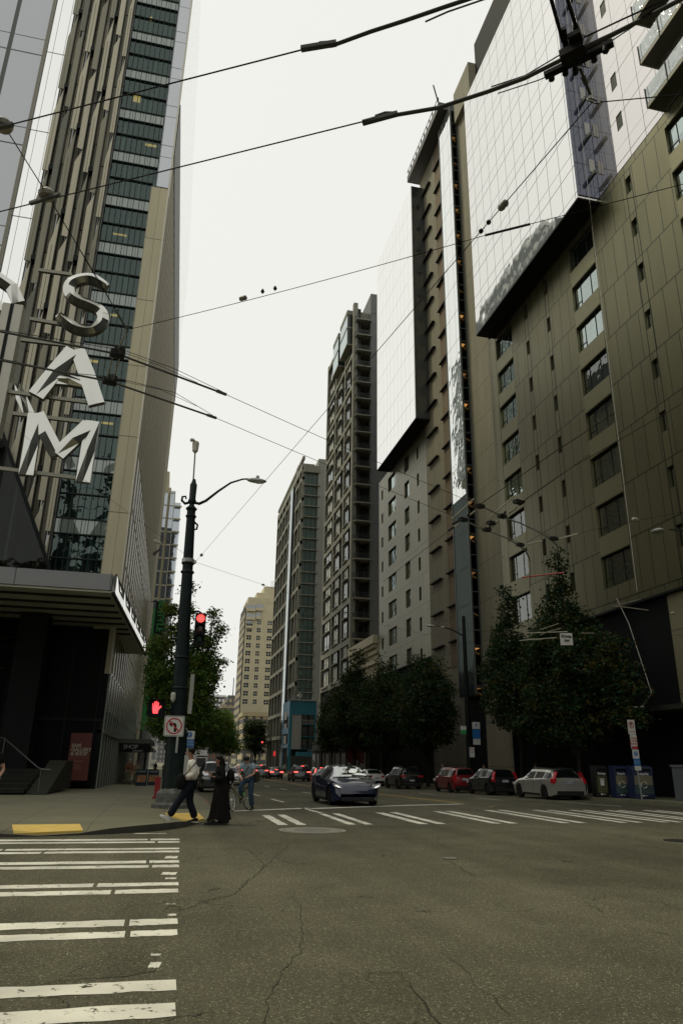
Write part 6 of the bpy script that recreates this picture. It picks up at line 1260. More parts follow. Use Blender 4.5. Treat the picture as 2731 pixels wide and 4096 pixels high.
tree('broad dark maple behind the silver wagon, its tall top reaching up the hotel wall', 21.9, Y1, [((21.7, 37.1, 12.6), (.40, .45, 1.6)), ((21.9, 37.5, 10.6), (.75, .9, 1.4)), ((22.1, 36.3, 9.0), (.8, .8, 1.2)), ((21.8, 38.3, 8.2), (1.5, 1.9, 1.6)), ((21.6, 35.5, 6.9), (1.4, 1.7, 1.3)), ((22.0, 33.5, 6.2), (1.3, 1.5, .9)), ((22.1, 32.5, 4.9), (1.0, 1.1, .7)), ((21.7, 39.8, 6.6), (1.6, 1.9, 1.6)), ((21.5, 37.7, 5.0), (1.9, 2.8, 1.5)), ((21.8, 35.3, 4.4), (1.6, 1.8, 1.1)), ((21.8, 39.5, 3.9), (1.7, 2.2, 1.2)), ((21.7, 36.6, 3.3), (1.6, 2.6, .8)), ((22.1, 33.0, 7.4), (.6, .7, .5)), ((22.0, 32.2, 3.8), (.9, 1.0, .5)), ((21.9, 40.2, 8.0), (.6, .7, 1.0)), ((22.0, 39.5, 9.8), (.6, .7, 1.1)), ((21.9, 34.3, 8.0), (.5, .6, .5))], .15, 2300, 15, LV1, 3, .15, 2.2)
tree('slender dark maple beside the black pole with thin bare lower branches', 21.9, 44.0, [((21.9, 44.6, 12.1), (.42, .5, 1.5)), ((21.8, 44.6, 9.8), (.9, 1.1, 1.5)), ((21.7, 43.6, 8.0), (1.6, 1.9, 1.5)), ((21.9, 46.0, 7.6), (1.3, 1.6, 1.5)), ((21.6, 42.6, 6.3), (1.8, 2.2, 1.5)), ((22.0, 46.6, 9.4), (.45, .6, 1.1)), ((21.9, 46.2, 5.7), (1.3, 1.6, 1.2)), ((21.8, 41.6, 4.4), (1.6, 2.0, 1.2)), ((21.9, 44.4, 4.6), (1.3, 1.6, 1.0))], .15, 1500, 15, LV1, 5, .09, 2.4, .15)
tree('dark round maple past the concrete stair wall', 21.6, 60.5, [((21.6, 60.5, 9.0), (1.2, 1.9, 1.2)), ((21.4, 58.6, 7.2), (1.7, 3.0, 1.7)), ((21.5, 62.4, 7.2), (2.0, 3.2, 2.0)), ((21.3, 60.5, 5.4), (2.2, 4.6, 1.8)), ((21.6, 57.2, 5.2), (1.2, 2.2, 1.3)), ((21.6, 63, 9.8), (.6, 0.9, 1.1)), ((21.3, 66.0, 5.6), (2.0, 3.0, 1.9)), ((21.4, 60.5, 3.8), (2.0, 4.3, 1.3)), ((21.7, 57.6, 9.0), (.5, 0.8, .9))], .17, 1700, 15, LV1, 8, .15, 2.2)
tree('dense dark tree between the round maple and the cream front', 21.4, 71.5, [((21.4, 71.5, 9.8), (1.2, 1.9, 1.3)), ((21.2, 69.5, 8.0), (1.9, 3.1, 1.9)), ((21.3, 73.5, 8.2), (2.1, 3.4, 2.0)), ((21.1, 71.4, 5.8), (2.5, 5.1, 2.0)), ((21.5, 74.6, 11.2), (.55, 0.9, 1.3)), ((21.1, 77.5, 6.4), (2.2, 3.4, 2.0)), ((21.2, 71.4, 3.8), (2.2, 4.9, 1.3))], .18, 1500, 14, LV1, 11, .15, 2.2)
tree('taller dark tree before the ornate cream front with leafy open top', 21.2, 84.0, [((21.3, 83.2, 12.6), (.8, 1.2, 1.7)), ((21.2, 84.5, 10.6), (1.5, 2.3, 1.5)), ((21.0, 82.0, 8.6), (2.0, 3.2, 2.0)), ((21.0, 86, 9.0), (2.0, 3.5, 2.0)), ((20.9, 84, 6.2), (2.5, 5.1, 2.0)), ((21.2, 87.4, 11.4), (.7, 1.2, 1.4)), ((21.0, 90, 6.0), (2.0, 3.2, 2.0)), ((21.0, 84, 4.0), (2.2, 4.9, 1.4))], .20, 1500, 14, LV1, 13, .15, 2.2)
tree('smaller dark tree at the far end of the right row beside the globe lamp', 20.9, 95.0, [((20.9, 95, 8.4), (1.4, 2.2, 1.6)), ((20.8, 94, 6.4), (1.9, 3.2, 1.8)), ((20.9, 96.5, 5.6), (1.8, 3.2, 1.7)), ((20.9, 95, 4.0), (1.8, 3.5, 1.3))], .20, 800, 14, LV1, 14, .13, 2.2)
YL = 36.0
tree('leafy green maple behind the lamp post with open branches against the sky', 0.6, YL, [bl(752, 2350, 0, (.2, .3, .40), YL), bl(745, 2440, 0, (.34, .4, .45), YL), bl(680, 2440, 0, (.30, .4, .34), YL), bl(640, 2590, 0, (.50, .6, .55), YL), bl(645, 2690, 0, (.70, .8, .8), YL), bl(640, 2780, 0, (.6, .7, .6), YL), bl(790, 2560, 0, (.42, .5, .6), YL), bl(856, 2470, 0, (.2, .25, .40), YL), bl(878, 2520, 0, (.26, .3, .34), YL), bl(838, 2570, 0, (.38, .4, .45), YL), bl(885, 2648, 0, (.20, .22, .15), YL), bl(830, 2640, 0, (.50, .55, .5), YL), bl(800, 2720, 0, (.80, .9, .75), YL), bl(775, 2800, 0, (.95, 1.1, .85), YL), bl(715, 2850, 0, (.95, 1.1, .75), YL), bl(850, 2700, 0, (.30, .4, .40), YL), bl(800, 2880, 0, (.75, .9, .55), YL), bl(700, 2540, 0, (.5, .5, .6), YL), bl(755, 2650, 0, (.7, .7, .8), YL), bl(720, 2740, 0, (.9, .9, .8), YL), bl(660, 2900, 0, (.8, .9, .5), YL)], .105, 2500, 15, LV2, 21, .12, 2.9)
tree('dense low green tree behind the truck on the left kerb', .6, 72, [bl(800, 2900, 0, (1.8, 2, 1.6), 72), bl(845, 2890, 0, (1.2, 1.5, 1.3), 72), bl(760, 2850, 0, (1.8, 2, 1.9), 72), bl(740, 2950, 0, (2.2, 2, 1.5), 72)], .19, 1100, 14, LV2, 22, .2, 2.2)
tree('dark green tree farther up the left side under the brown tower', 2.0, 125, [bl(850, 2960, 0, (3.0, 3, 2.0), 125), bl(890, 2940, 0, (2.4, 3, 2.2), 125), bl(875, 2890, 0, (1.8, 2.4, 2.0), 125), bl(910, 2985, 0, (2.2, 3, 1.4), 125)], .26, 800, 14, LV2, 23, .2, 2.2)
tree('slim green tree left of the cream low block', 8.0, 210, [bl(905, 2890, 0, (1.8, 3, 3.2), 210), bl(900, 2930, 0, (2.6, 3, 3.0), 210)], .36, 420, 14, LV2, 24, .25, 2.6)
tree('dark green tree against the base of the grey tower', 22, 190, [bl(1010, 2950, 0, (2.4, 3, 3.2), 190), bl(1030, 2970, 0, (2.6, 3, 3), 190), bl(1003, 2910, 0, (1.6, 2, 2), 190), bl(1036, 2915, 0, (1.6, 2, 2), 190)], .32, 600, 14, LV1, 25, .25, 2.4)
# ================================================================ VEHICLES
GLS = pane_mat('car_glass', .012, (.004, .006, .006), wav=.0, fres=.06); SCR = pane_mat('screen_glass', .55, (.006, .008, .008), wav=.0, fres=.3); CHROME = mat('chrome', (.6, .6, .58), .15, 1.0); RIMM = mat('alloy_rim', (.80, .80, .77), .4, .3); RIMD = mat('dark_rim', (.08, .08, .08), .35, .7)
TAILR = mat('tail_red', (.45, .015, .02), .2); TAILLIT = mat('brake_lit', (1.0, .10, .08), .3, emit=2.2); HEADC = mat('headlamp_clear', (.55, .56, .56), .12); PLAST = mat('bumper_plastic', (.02, .02, .02), .6); PLATEM = mat('number_plate', (.34, .36, .38), .5)
def paint(n, c, metal=.5): 
    m = mat(n, c, .28, metal); m.node_tree.nodes['Principled BSDF'].inputs['Coat Weight'].default_value = 1.0; m.node_tree.nodes['Principled BSDF'].inputs['Coat Roughness'].default_value = .03; m.node_tree.nodes['Principled BSDF'].inputs['Specular IOR Level'].default_value = .25 if metal < .1 else .5; return m
def spl(y, P):
    P = sorted(P); 
    if y <= P[0][0]: return P[0][1]
    for (a, u), (b, v) in zip(P[:-1], P[1:]):
        if y <= b:
            t = (y - a) / (b - a) if b > a else 1.0; return u + (v - u) * (t * t * (3 - 2 * t) * .45 + t * .55)
    return P[-1][1]
def car(name, label, x, y, rz, S, pm, lit=False, group=None, dark_rims=False, plate='', detail=True):
    """forward = +y. S: L, W, top profile, belt profile, wheel radius, axle positions"""
    L, W, r = S['L'], S['W'], S['r']; top, belt = S['top'], S['belt']; ax = S['axles']; hw = W / 2; zb = S.get('zb', .2)
    z0 = road_z(y); t = thing(name, label, S['cat'], (x, y, z0), rz, group)
    ys = set(np.round(np.linspace(-L / 2, L / 2, 46), 3)) | {round(p[0], 3) for p in top} | {round(-L / 2 + d, 3) for d in (.02, .06, .12, .2)} | {round(L / 2 - d, 3) for d in (.02, .06, .12, .2)}
    R = r + .07
    for a in ax:
        for k in range(13): ys.add(round(a + R * math.cos(PI * k / 12), 3))
    ys = sorted(ys); ys = [q for i, q in enumerate(ys) if i == 0 or q - ys[i - 1] > .012]
    def half(yy):
        d = max(0, abs(yy) - (L / 2 - .75)) / .75; f = 1 - (S.get('nose', .16) if yy > 0 else S.get('tail', .09)) * d ** 2.2; return hw * f
    def ring(yy):
        tp, bt, h = spl(yy, top), spl(yy, belt), half(yy); zbb = zb + .10 * max(0, (abs(yy) - (L / 2 - .4)) / .4); za = zbb
        for a in ax:
            if abs(yy - a) < R: za = max(zbb, r + math.sqrt(max(0, R * R - (yy - a) ** 2)))
        cab = max(0.0, min(1.0, (tp - bt - .05) / .35)); wr = h * (.93 - S.get('tumble', .20) * cab) if cab > 0 else h * .90
        tp = max(tp, bt + .015); mid = max(za + .03, zbb + (bt - zbb) * .55)
        bt2 = max(bt, mid + .02)
        return [(0, zbb), (h - .27, zbb), (h - .27, za), (h - .03, za), (h, max(za + .015, zbb + .18)), (h * 1.0 + .005, mid), (h * .985, bt2 - .05), (h * .965, bt2), (wr + .0, max(bt2 + .008, tp - .10 * cab - .012)), (wr - .05, max(bt2 + .012, tp - .03 * cab - .004)), (wr * .6, max(bt2 + .014, tp)), (0, max(bt2 + .015, tp + .012))]
    rs = [ring(q) for q in ys]; mb = MB(); n = 12
    for q, rg_ in zip(ys, rs):
        for px, pz in rg_: mb.v.append((px, q, pz))
        for px, pz in rg_: mb.v.append((-px, q, pz))
    for k in range(len(ys) - 1):
        for s in (0, 1):
            for j in range(n - 1):
                A, B = k * 2 * n + s * n + j, (k + 1) * 2 * n + s * n + j; mb.f.append((A, A + 1, B + 1, B)); mb.mi.append(0)
    for k, in ((0,), (len(ys) - 1,)):
        b0 = k * 2 * n; loop = [b0 + j for j in range(n)] + [b0 + n + j for j in reversed(range(1, n - 1))]; mb.f.append(tuple(loop)); mb.mi.append(0)
    me = mb.mesh('body', pm); bm = bmesh.new(); bm.from_mesh(me); bmesh.ops.remove_doubles(bm, verts=bm.verts, dist=.0008); bmesh.ops.recalc_face_normals(bm, faces=bm.faces); bm.to_mesh(me); bm.free()
    me.polygons.foreach_set('use_smooth', [True] * len(me.polygons)); me.set_sharp_from_angle(angle=R_(38)); body = link('body', me, t)
    # patches that follow the skin
    def pt(yy, seg, f, side, off):
        a, b = ring(yy)[seg], ring(yy)[seg + 1]; c = Vector((a[0] + (b[0] - a[0]) * f, yy, a[1] + (b[1] - a[1]) * f)); nx, nz = (b[1] - a[1]), -(b[0] - a[0]); l = math.hypot(nx, nz) or 1; c += Vector((nx / l, 0, nz / l)) * off; c.x *= side; return c
    def side_patch(nm, y0, y1, seg, f0, f1, m_, off=.006, par=None, sides=(1, -1), ny=10):
        for s in sides:
            mb = MB(); Y = np.linspace(y0, y1, ny)
            for a, b in zip(Y[:-1], Y[1:]):
                mb.quad(pt(a, seg, f0, s, off), pt(b, seg, f0, s, off), pt(b, seg, f1, s, off), pt(a, seg, f1, s, off))
            me = mb.mesh(nm, m_, fix=False); me.polygons.foreach_set('use_smooth', [True] * len(me.polygons)); link(nm, me, par or t)
    def top_patch(nm, y0, y1, f, m_, off=.008):
        mb = MB(); Y = np.linspace(y0, y1, 9)
        def P(yy, u):
            rg_ = ring(yy); pts = [(rg_[8][0] * f, rg_[8][1]), (rg_[9][0] * f, rg_[9][1]), (rg_[10][0] * f, rg_[10][1]), (0, rg_[11][1])]; k = min(2, int(abs(u) * 3)); fr = abs(u) * 3 - k; a, b = pts[k], pts[k + 1]; return ((a[0] + (b[0] - a[0]) * fr) * (1 if u >= 0 else -1), yy, a[1] + (b[1] - a[1]) * fr + off)
        U = [(s, u) for s in (1,) for u in np.linspace(0, 1, 7)]
        for a, b in zip(Y[:-1], Y[1:]):
            for u0, u1 in zip(np.linspace(0, 1, 7)[:-1], np.linspace(0, 1, 7)[1:]):
                for sg_ in (1, -1):
                    q_ = [P(a, u0), P(b, u0), P(b, u1), P(a, u1)]; mb.quad(*[(p[0] if sg_ > 0 else -abs(p[0]), p[1] + (off if y0 > 0 else -off) * .8, p[2]) for p in q_])
        me = mb.mesh(nm, m_, fix=False); me.polygons.foreach_set('use_smooth', [True] * len(me.polygons)); return link(nm, me, t)
    gy_ = S['glass']
    for a, b in gy_: side_patch('side_window', a, b, 7, .07, .90, GLS)
    top_patch('windscreen', S['screen'][0], S['screen'][1], .93, SCR if S.get('bright') else GLS); top_patch('rear_window', S['rear'][0], S['rear'][1], .92, GLS)
    if S.get('sunroof'): top_patch('roof_glass', *S['sunroof'], .8, GLS)
    side_patch('sill_trim', ax[0] + R + .02, ax[1] - R - .02, 3, .0, .55, PLAST, .004)
    # wheels
    ty = MB().lathe((0, 0, 0), [(r * .66, -.10), (r * .93, -.105), (r, -.07), (r, .07), (r * .93, .105), (r * .66, .10)], 28, 'x').mesh('tyre', RUBBER, smooth=40)
    rm = MB().lathe((0, 0, 0), [(r * .68, -.06), (r * .68, .07), (r * .62, .085), (r * .60, .03), (.05, .03)], 24, 'x')
    for k in range(S.get('spokes', 5) * 2):
        a = 2 * PI * (k // 2) / S.get('spokes', 5) + (.10 if k % 2 else -.10); rm.bar((.06, 0.05 * math.cos(a), .05 * math.sin(a)), (.075, r * .63 * math.cos(a + (.06 if k % 2 else -.06)), r * .63 * math.sin(a + (.06 if k % 2 else -.06))), .045, .03, (1, 0, 0))
    rm.lathe((.03, 0, 0), [(.06, 0), (.055, .055), (.02, .06)], 12, 'x'); rm = rm.mesh('rim', RIMD if dark_rims else RIMM)
    for a in ax:
        for s in (1, -1):
            wv = link('wheel', ty, t, (s * (hw - .13), a, r), (0, 0, 0 if s > 0 else PI)); link('rim', rm, wv)
    # mirrors, door lines, handles
    my = S['screen'][0] - .30
    for s in (1, -1):
        zz = spl(my, belt) + .06; link('mirror', MB().ball((s * (half(my) + .11), my, zz), .1, 10, 7, (1.1, .7, .75)).bar((s * half(my) * .95, my, zz - .05), (s * (half(my) + .1), my, zz - .04), .06, .03).mesh('mirror', pm, smooth=50), t)
    for yy in S['doors']:
        mb = MB()
        for s in (1, -1):
            pts = [pt(yy, sg2, f, s, .003) for sg2, f in ((3, .9), (4, .3), (4, .9), (5, .5), (5, 1), (6, .9))]
            for a, b in zip(pts[:-1], pts[1:]): mb.bar(a, b, .012, .006, (1, 0, 0))
        link('door_seam', mb.mesh('door_seam', DARK), t)
    for yy in S['handles']:
        for s in (1, -1): p = pt(yy, 6, -.6, s, .012); link('door_handle', MB().box(p.x - .012, p.x + .012, yy - .09, yy + .09, p.z - .014, p.z + .014).mesh('door_handle', pm), t)
    # rear
    yr = -L / 2; hr_ = half(yr); zbr = spl(yr, belt); tm = TAILLIT if lit else TAILR
    for bx in S['tails']:           # (x0,x1,y0,y1,z0,z1) mirrored
        for s in (1, -1): link('tail_light', MB().box(min(s * bx[0], s * bx[1]), max(s * bx[0], s * bx[1]), bx[2], bx[3], bx[4], bx[5]).mesh('tail_light', tm), t)
    for pg_ in S.get('tail_poly', []):
        for s in (1, -1): link('tail_light', MB().prism([(s * a, b) for a, b in pg_[0]], pg_[1], pg_[2]).mesh('tail_light', tm), t)
    if lit: link('brake_light', MB().box(-.18, .18, S['rear'][0] - .10, S['rear'][0] - .02, S['lit_z'], S['lit_z'] + .05).mesh('brake_light', TAILLIT), t)
    pz = S.get('plate_z', .85); link('number_plate', MB().box(-.2, .2, yr - .03, yr - .005, pz, pz + .14).mesh('number_plate', PLATEM), t)
    link('rear_bumper', MB().box(-hr_ * .86, hr_ * .86, yr - .025, yr + .1, .26, .46).mesh('rear_bumper', PLAST), t)
    if S.get('bumper_strip'): link('bumper_strip', MB().box(-hr_ * .8, hr_ * .8, yr - .035, yr - .01, .44, .475).mesh('bumper_strip', CHROME), t)
    # front
    yf = L / 2; hf = half(yf)
    for pg_ in S['heads']:
        for s in (1, -1): link('headlight', MB().prism([(s * a, b) for a, b in pg_[0]], pg_[1], pg_[2]).mesh('headlight', HEADC), t)
    for g_ in S['grille']: link('grille', MB().box(-g_[0], g_[0], yf - .06, yf + g_[3], g_[1], g_[2]).mesh('grille', PLAST), t)
    for s in (1, -1):
        if S.get('rails'): mbq = MB().tube([(s * hw * .66, q, spl(q, top) + .05) for q in np.linspace(S['rails'][0], S['rails'][1], 8)], .018, 6); link('roof_rail', mbq.mesh('roof_rail', CHROME if S['rails'][2] else PLAST), t)
    return t
def SP(**k): return k
WAGON = SP(cat='car', L=4.63, W=1.86, r=.335, axles=(-1.33, 1.44), zb=.2, top=[(-2.315, .95), (-2.27, 1.0), (-2.16, 1.10), (-1.72, 1.44), (-1.2, 1.475), (0, 1.49), (.35, 1.47), (1.1, 1.02), (1.5, .97), (2.1, .82), (2.315, .62)],
    belt=[(-2.315, .90), (-2.1, 1.0), (-1.3, 1.01), (.9, .93), (1.4, .90), (2.1, .76), (2.315, .56)], glass=[(-1.98, -1.32), (-1.24, -.35), (-.27, .72)], screen=(.42, 1.08), rear=(-2.2, -1.74), doors=(.88, -.30, -1.15), handles=(-.12, -1.0), spokes=5, tails=[], tail_poly=[([(.62, 1.36), (.665, 1.36), (.80, 1.06), (.905, 1.0), (.905, .82), (.80, .79), (.735, .95), (.75, 1.05)], -2.33, -2.05)], heads=[([(.86, .76), (.55, .70), (.56, .60), (.84, .63)], 2.1, 2.30)], grille=[(.45, .42, .66, .012)], rails=(-1.7, .2, True), bumper_strip=True, plate_z=.80, lit_z=1.42, tumble=.22)
HATCH = SP(cat='car', L=4.06, W=1.70, r=.31, axles=(-1.2, 1.33), zb=.19, top=[(-2.03, .95), (-1.99, 1.0), (-1.86, 1.2), (-1.62, 1.46), (-1.0, 1.52), (.1, 1.53), (.45, 1.48), (1.3, 1.02), (1.6, .94), (1.95, .76), (2.03, .6)], belt=[(-2.03, .92), (-1.6, 1.03), (.9, .93), (1.4, .88), (1.95, .7), (2.03, .54)], glass=[(-1.7, -1.1), (-1.02, -.1), (-.03, .85)], screen=(.5, 1.25), rear=(-1.95, -1.65), doors=(.95, -.05, -1.0), handles=(.1, -.85), spokes=6, tails=[], tail_poly=[([(.60, 1.36), (.645, 1.35), (.76, 1.0), (.80, .95), (.80, .80), (.66, .76), (.68, .95)], -2.05, -1.72)], heads=[([(.80, .76), (.5, .68), (.5, .60), (.78, .62)], 1.85, 2.02)], grille=[(.5, .5, .62, .012)], plate_z=.76, lit_z=1.44, bumper_strip=True)
BOXY = SP(cat='car', L=3.92, W=1.70, r=.31, axles=(-1.18, 1.24), zb=.2, top=[(-1.96, 1.02), (-1.93, 1.1), (-1.84, 1.45), (-1.72, 1.56), (-.8, 1.61), (.3, 1.60), (.55, 1.54), (1.15, 1.05), (1.5, .98), (1.85, .84), (1.96, .65)], belt=[(-1.96, .98), (-1.5, 1.02), (.9, .97), (1.4, .93), (1.96, .6)], glass=[(-1.72, -1.1), (-.98, -.12), (-.02, .82)], screen=(.58, 1.12), rear=(-1.92, -1.78), doors=(.92, -.06, -1.02), handles=(.08, -.88), spokes=7, tails=[(.62, .83, -1.985, -1.8, .72, 1.12)], heads=[([(.82, .84), (.5, .80), (.5, .66), (.80, .66)], 1.75, 1.95)], grille=[(.48, .48, .72, .012)], plate_z=.8, lit_z=1.5)
SUV = SP(cat='car', L=4.72, W=1.92, r=.37, axles=(-1.40, 1.42), zb=.24, top=[(-2.36, 1.0), (-2.32, 1.08), (-2.15, 1.35), (-1.85, 1.60), (-1.0, 1.66), (.1, 1.67), (.45, 1.62), (1.15, 1.15), (1.6, 1.08), (2.2, .94), (2.36, .72)], belt=[(-2.36, .96), (-1.9, 1.10), (.9, 1.04), (1.5, 1.0), (2.2, .88), (2.36, .66)], glass=[(-1.95, -1.4), (-1.28, -.35), (-.25, .78)], screen=(.5, 1.10), rear=(-2.28, -1.88), doors=(.9, -.3, -1.25), handles=(-.15, -1.1), spokes=5, tails=[(.50, .92, -2.385, -2.15, .95, 1.06)], heads=[([(.90, .88), (.55, .84), (.55, .74), (.88, .74)], 2.15, 2.34)], grille=[(.42, .55, .86, .014)], rails=(-1.8, .2, True), plate_z=.62, lit_z=1.6, bumper_strip=True)
EVSED = SP(cat='car', L=4.69, W=1.85, r=.34, axles=(-1.42, 1.45), zb=.16, nose=.30, bright=True, top=[(-2.345, .90), (-2.3, 1.02), (-2.0, 1.10), (-1.2, 1.32), (-.4, 1.43), (.1, 1.43), (.45, 1.38), (1.25, .98), (1.6, .93), (1.9, .86), (2.1, .79), (2.22, .71), (2.30, .60), (2.345, .46)], belt=[(-2.345, .86), (-2.0, 1.0), (-1.2, .99), (.8, .90), (1.3, .86), (1.7, .81), (2.0, .74), (2.2, .60), (2.345, .40)], glass=[(-1.7, -.85), (-.77, .12), (.18, .95)], screen=(.30, 1.30), rear=(-2.0, -.9), doors=(1.0, .15, -.85), handles=(-.05, -1.0), spokes=5, tails=[(.5, .88, -2.37, -2.15, .82, .94)], heads=[([(.90, .80), (.74, .77), (.52, .66), (.60, .62), (.84, .68)], 1.95, 2.25)], grille=[(.62, .20, .30, .012)], plate_z=.7, lit_z=1.2, tumble=.26)
SEDAN = SP(cat='car', L=4.55, W=1.80, r=.32, axles=(-1.3, 1.38), zb=.19, top=[(-2.275, .9), (-2.23, 1.02), (-1.75, 1.06), (-1.05, 1.38), (-.4, 1.44), (.2, 1.42), (1.1, .97), (1.6, .90), (2.1, .76), (2.275, .56)], belt=[(-2.275, .86), (-1.8, .98), (.8, .92), (1.3, .88), (2.1, .70), (2.275, .5)], glass=[(-1.5, -.95), (-.87, -.08), (0, .8)], screen=(.28, 1.05), rear=(-1.7, -1.1), doors=(.85, -.04, -.9), handles=(.1, -.8), spokes=6, tails=[(.42, .86, -2.30, -2.1, .76, .92)], heads=[([(.84, .74), (.5, .68), (.5, .58), (.82, .6)], 2.05, 2.26)], grille=[(.45, .4, .58, .012)], plate_z=.62, lit_z=1.12)
P_SIL = paint('silver_paint', (.56, .55, .50), .7); P_BLK = paint('black_paint', (.010, .011, .012), .2); P_RED = paint('red_paint', (.20, .012, .014), .3); P_BLU = paint('midnight_blue_paint', (.003, .007, .030), 0); P_WHT = paint('white_car_paint', (.62, .61, .56), 0); P_GRY = paint('grey_car_paint', (.08, .085, .085), .6)
wg = car('parked_car', 'silver station wagon, nearest car parked along the right kerb', 19.65, 36.6, 0, WAGON, P_SIL); lettering('BUC 0318', .11, mat('plate_text', (.03, .06, .12), .5), wg, (0, -2.346, .87), FACE_S, extrude=.001)
car('parked_car', 'black hatchback with upright red tail lights parked ahead of the silver wagon', 19.65, 43.6, 0, HATCH, P_BLK)
car('parked_car', 'red boxy hatchback parked at the right kerb', 19.3, 48.8, 0, BOXY, P_RED)
car('parked_car', 'black sport utility vehicle parked beyond the red hatchback', 18.9, 59.0, 0, SUV, P_BLK)
car('parked_car', 'white low sedan parked at the far right kerb behind the dark blue car', 18.9, 69.0, 0, SEDAN, P_WHT)
ev = car('car', 'dark blue electric sedan coming towards the crosswalk in the middle of the avenue', 6.95, 29.4, PI, EVSED, P_BLU, dark_rims=True)
for s in (1, -1): link('driving_lamp', MB().prism([(s * .86, .735), (s * .78, .73), (s * .64, .665), (s * .70, .655)], 2.2, 2.262).mesh('driving_lamp', mat('lamp_on', (1, .97, .9), .3, emit=.9) if s == 1 else bpy.data.materials['lamp_on']), ev)
car('parked_car', 'black sport utility vehicle with chrome grille parked facing us behind the crossing couple', 3.0, 46.0, PI, SUV, P_BLK)
tr_ = thing('box_truck', 'white box truck parked on the left kerb behind the crossing couple', 'truck', (3.3, 82, road_z(82)))
MB().box(-1.2, 1.2, 1.2, 6.5, .9, 3.35).build('cargo_box', mat('truck_white', (.55, .55, .52), .5), tr_, world=False); MB().prism([(-1.3, .45), (-1.3, 1.2), (-.9, 1.35), (-.35, 2.3), (1.1, 2.4), (1.1, .45)], -1.05, 1.05, 'x').build('cab', bpy.data.materials['truck_white'], tr_, world=False); MB().quad((-.95, -.93, 1.38), (.95, -.93, 1.38), (.85, -.40, 2.25), (-.85, -.40, 2.25)).build('windscreen', GLS, tr_, world=False, fix=False)
MB().prism([(1.0, 2.42), (1.19, 2.42), (1.19, 3.1), (.4, 2.5)], -1.05, 1.05, 'x').build('wind_deflector', bpy.data.materials['truck_white'], tr_, world=False); MB().box(-1.0, 1.0, -1.36, -1.25, .4, .75).build('bumper', PLAST, tr_, world=False)
lettering('PENSKE', .62, BLACK, tr_, (0.25, 1.18, 2.98), FACE_S, shear=.3, bold=.012)
tyt = MB().lathe((0, 0, 0), [(.26, -.12), (.42, -.12), (.45, 0), (.42, .12), (.26, .12)], 18, 'x').mesh('wheel', RUBBER)
for x in (-.95, .95):
    for y in (-.4, 4.8): link('wheel', tyt, tr_, (x, y, .45))
QG = 'cars queuing far up the avenue with brake lights lit'
for nm, x, y, S, pm, lab in (('car', 11.9, 98, SUV, P_GRY, 'grey sport utility vehicle braking far up the avenue, left of the two side by side'), ('car', 14.0, 98.5, SEDAN, P_BLK, 'dark sedan braking far up the avenue, right of the two side by side'), ('car', 14.7, 84, SUV, P_BLK, 'black sport utility vehicle braking before the blue building'), ('car', 12.4, 132, SEDAN, P_GRY, 'grey sedan braking farthest up the avenue'), ('car', 17.3, 86, HATCH, P_BLK, 'dark hatchback braking close to the right kerb before the blue building')):
    car(nm, lab, x, y, 0, S, pm, lit=True, group=QG)
car('car', 'white sedan coming down the left lane behind the woman in black', 5.4, 66, PI, SEDAN, P_WHT); car('car', 'black sedan far up the left lane near the white truck', 6.6, 96, PI, SEDAN, P_BLK)

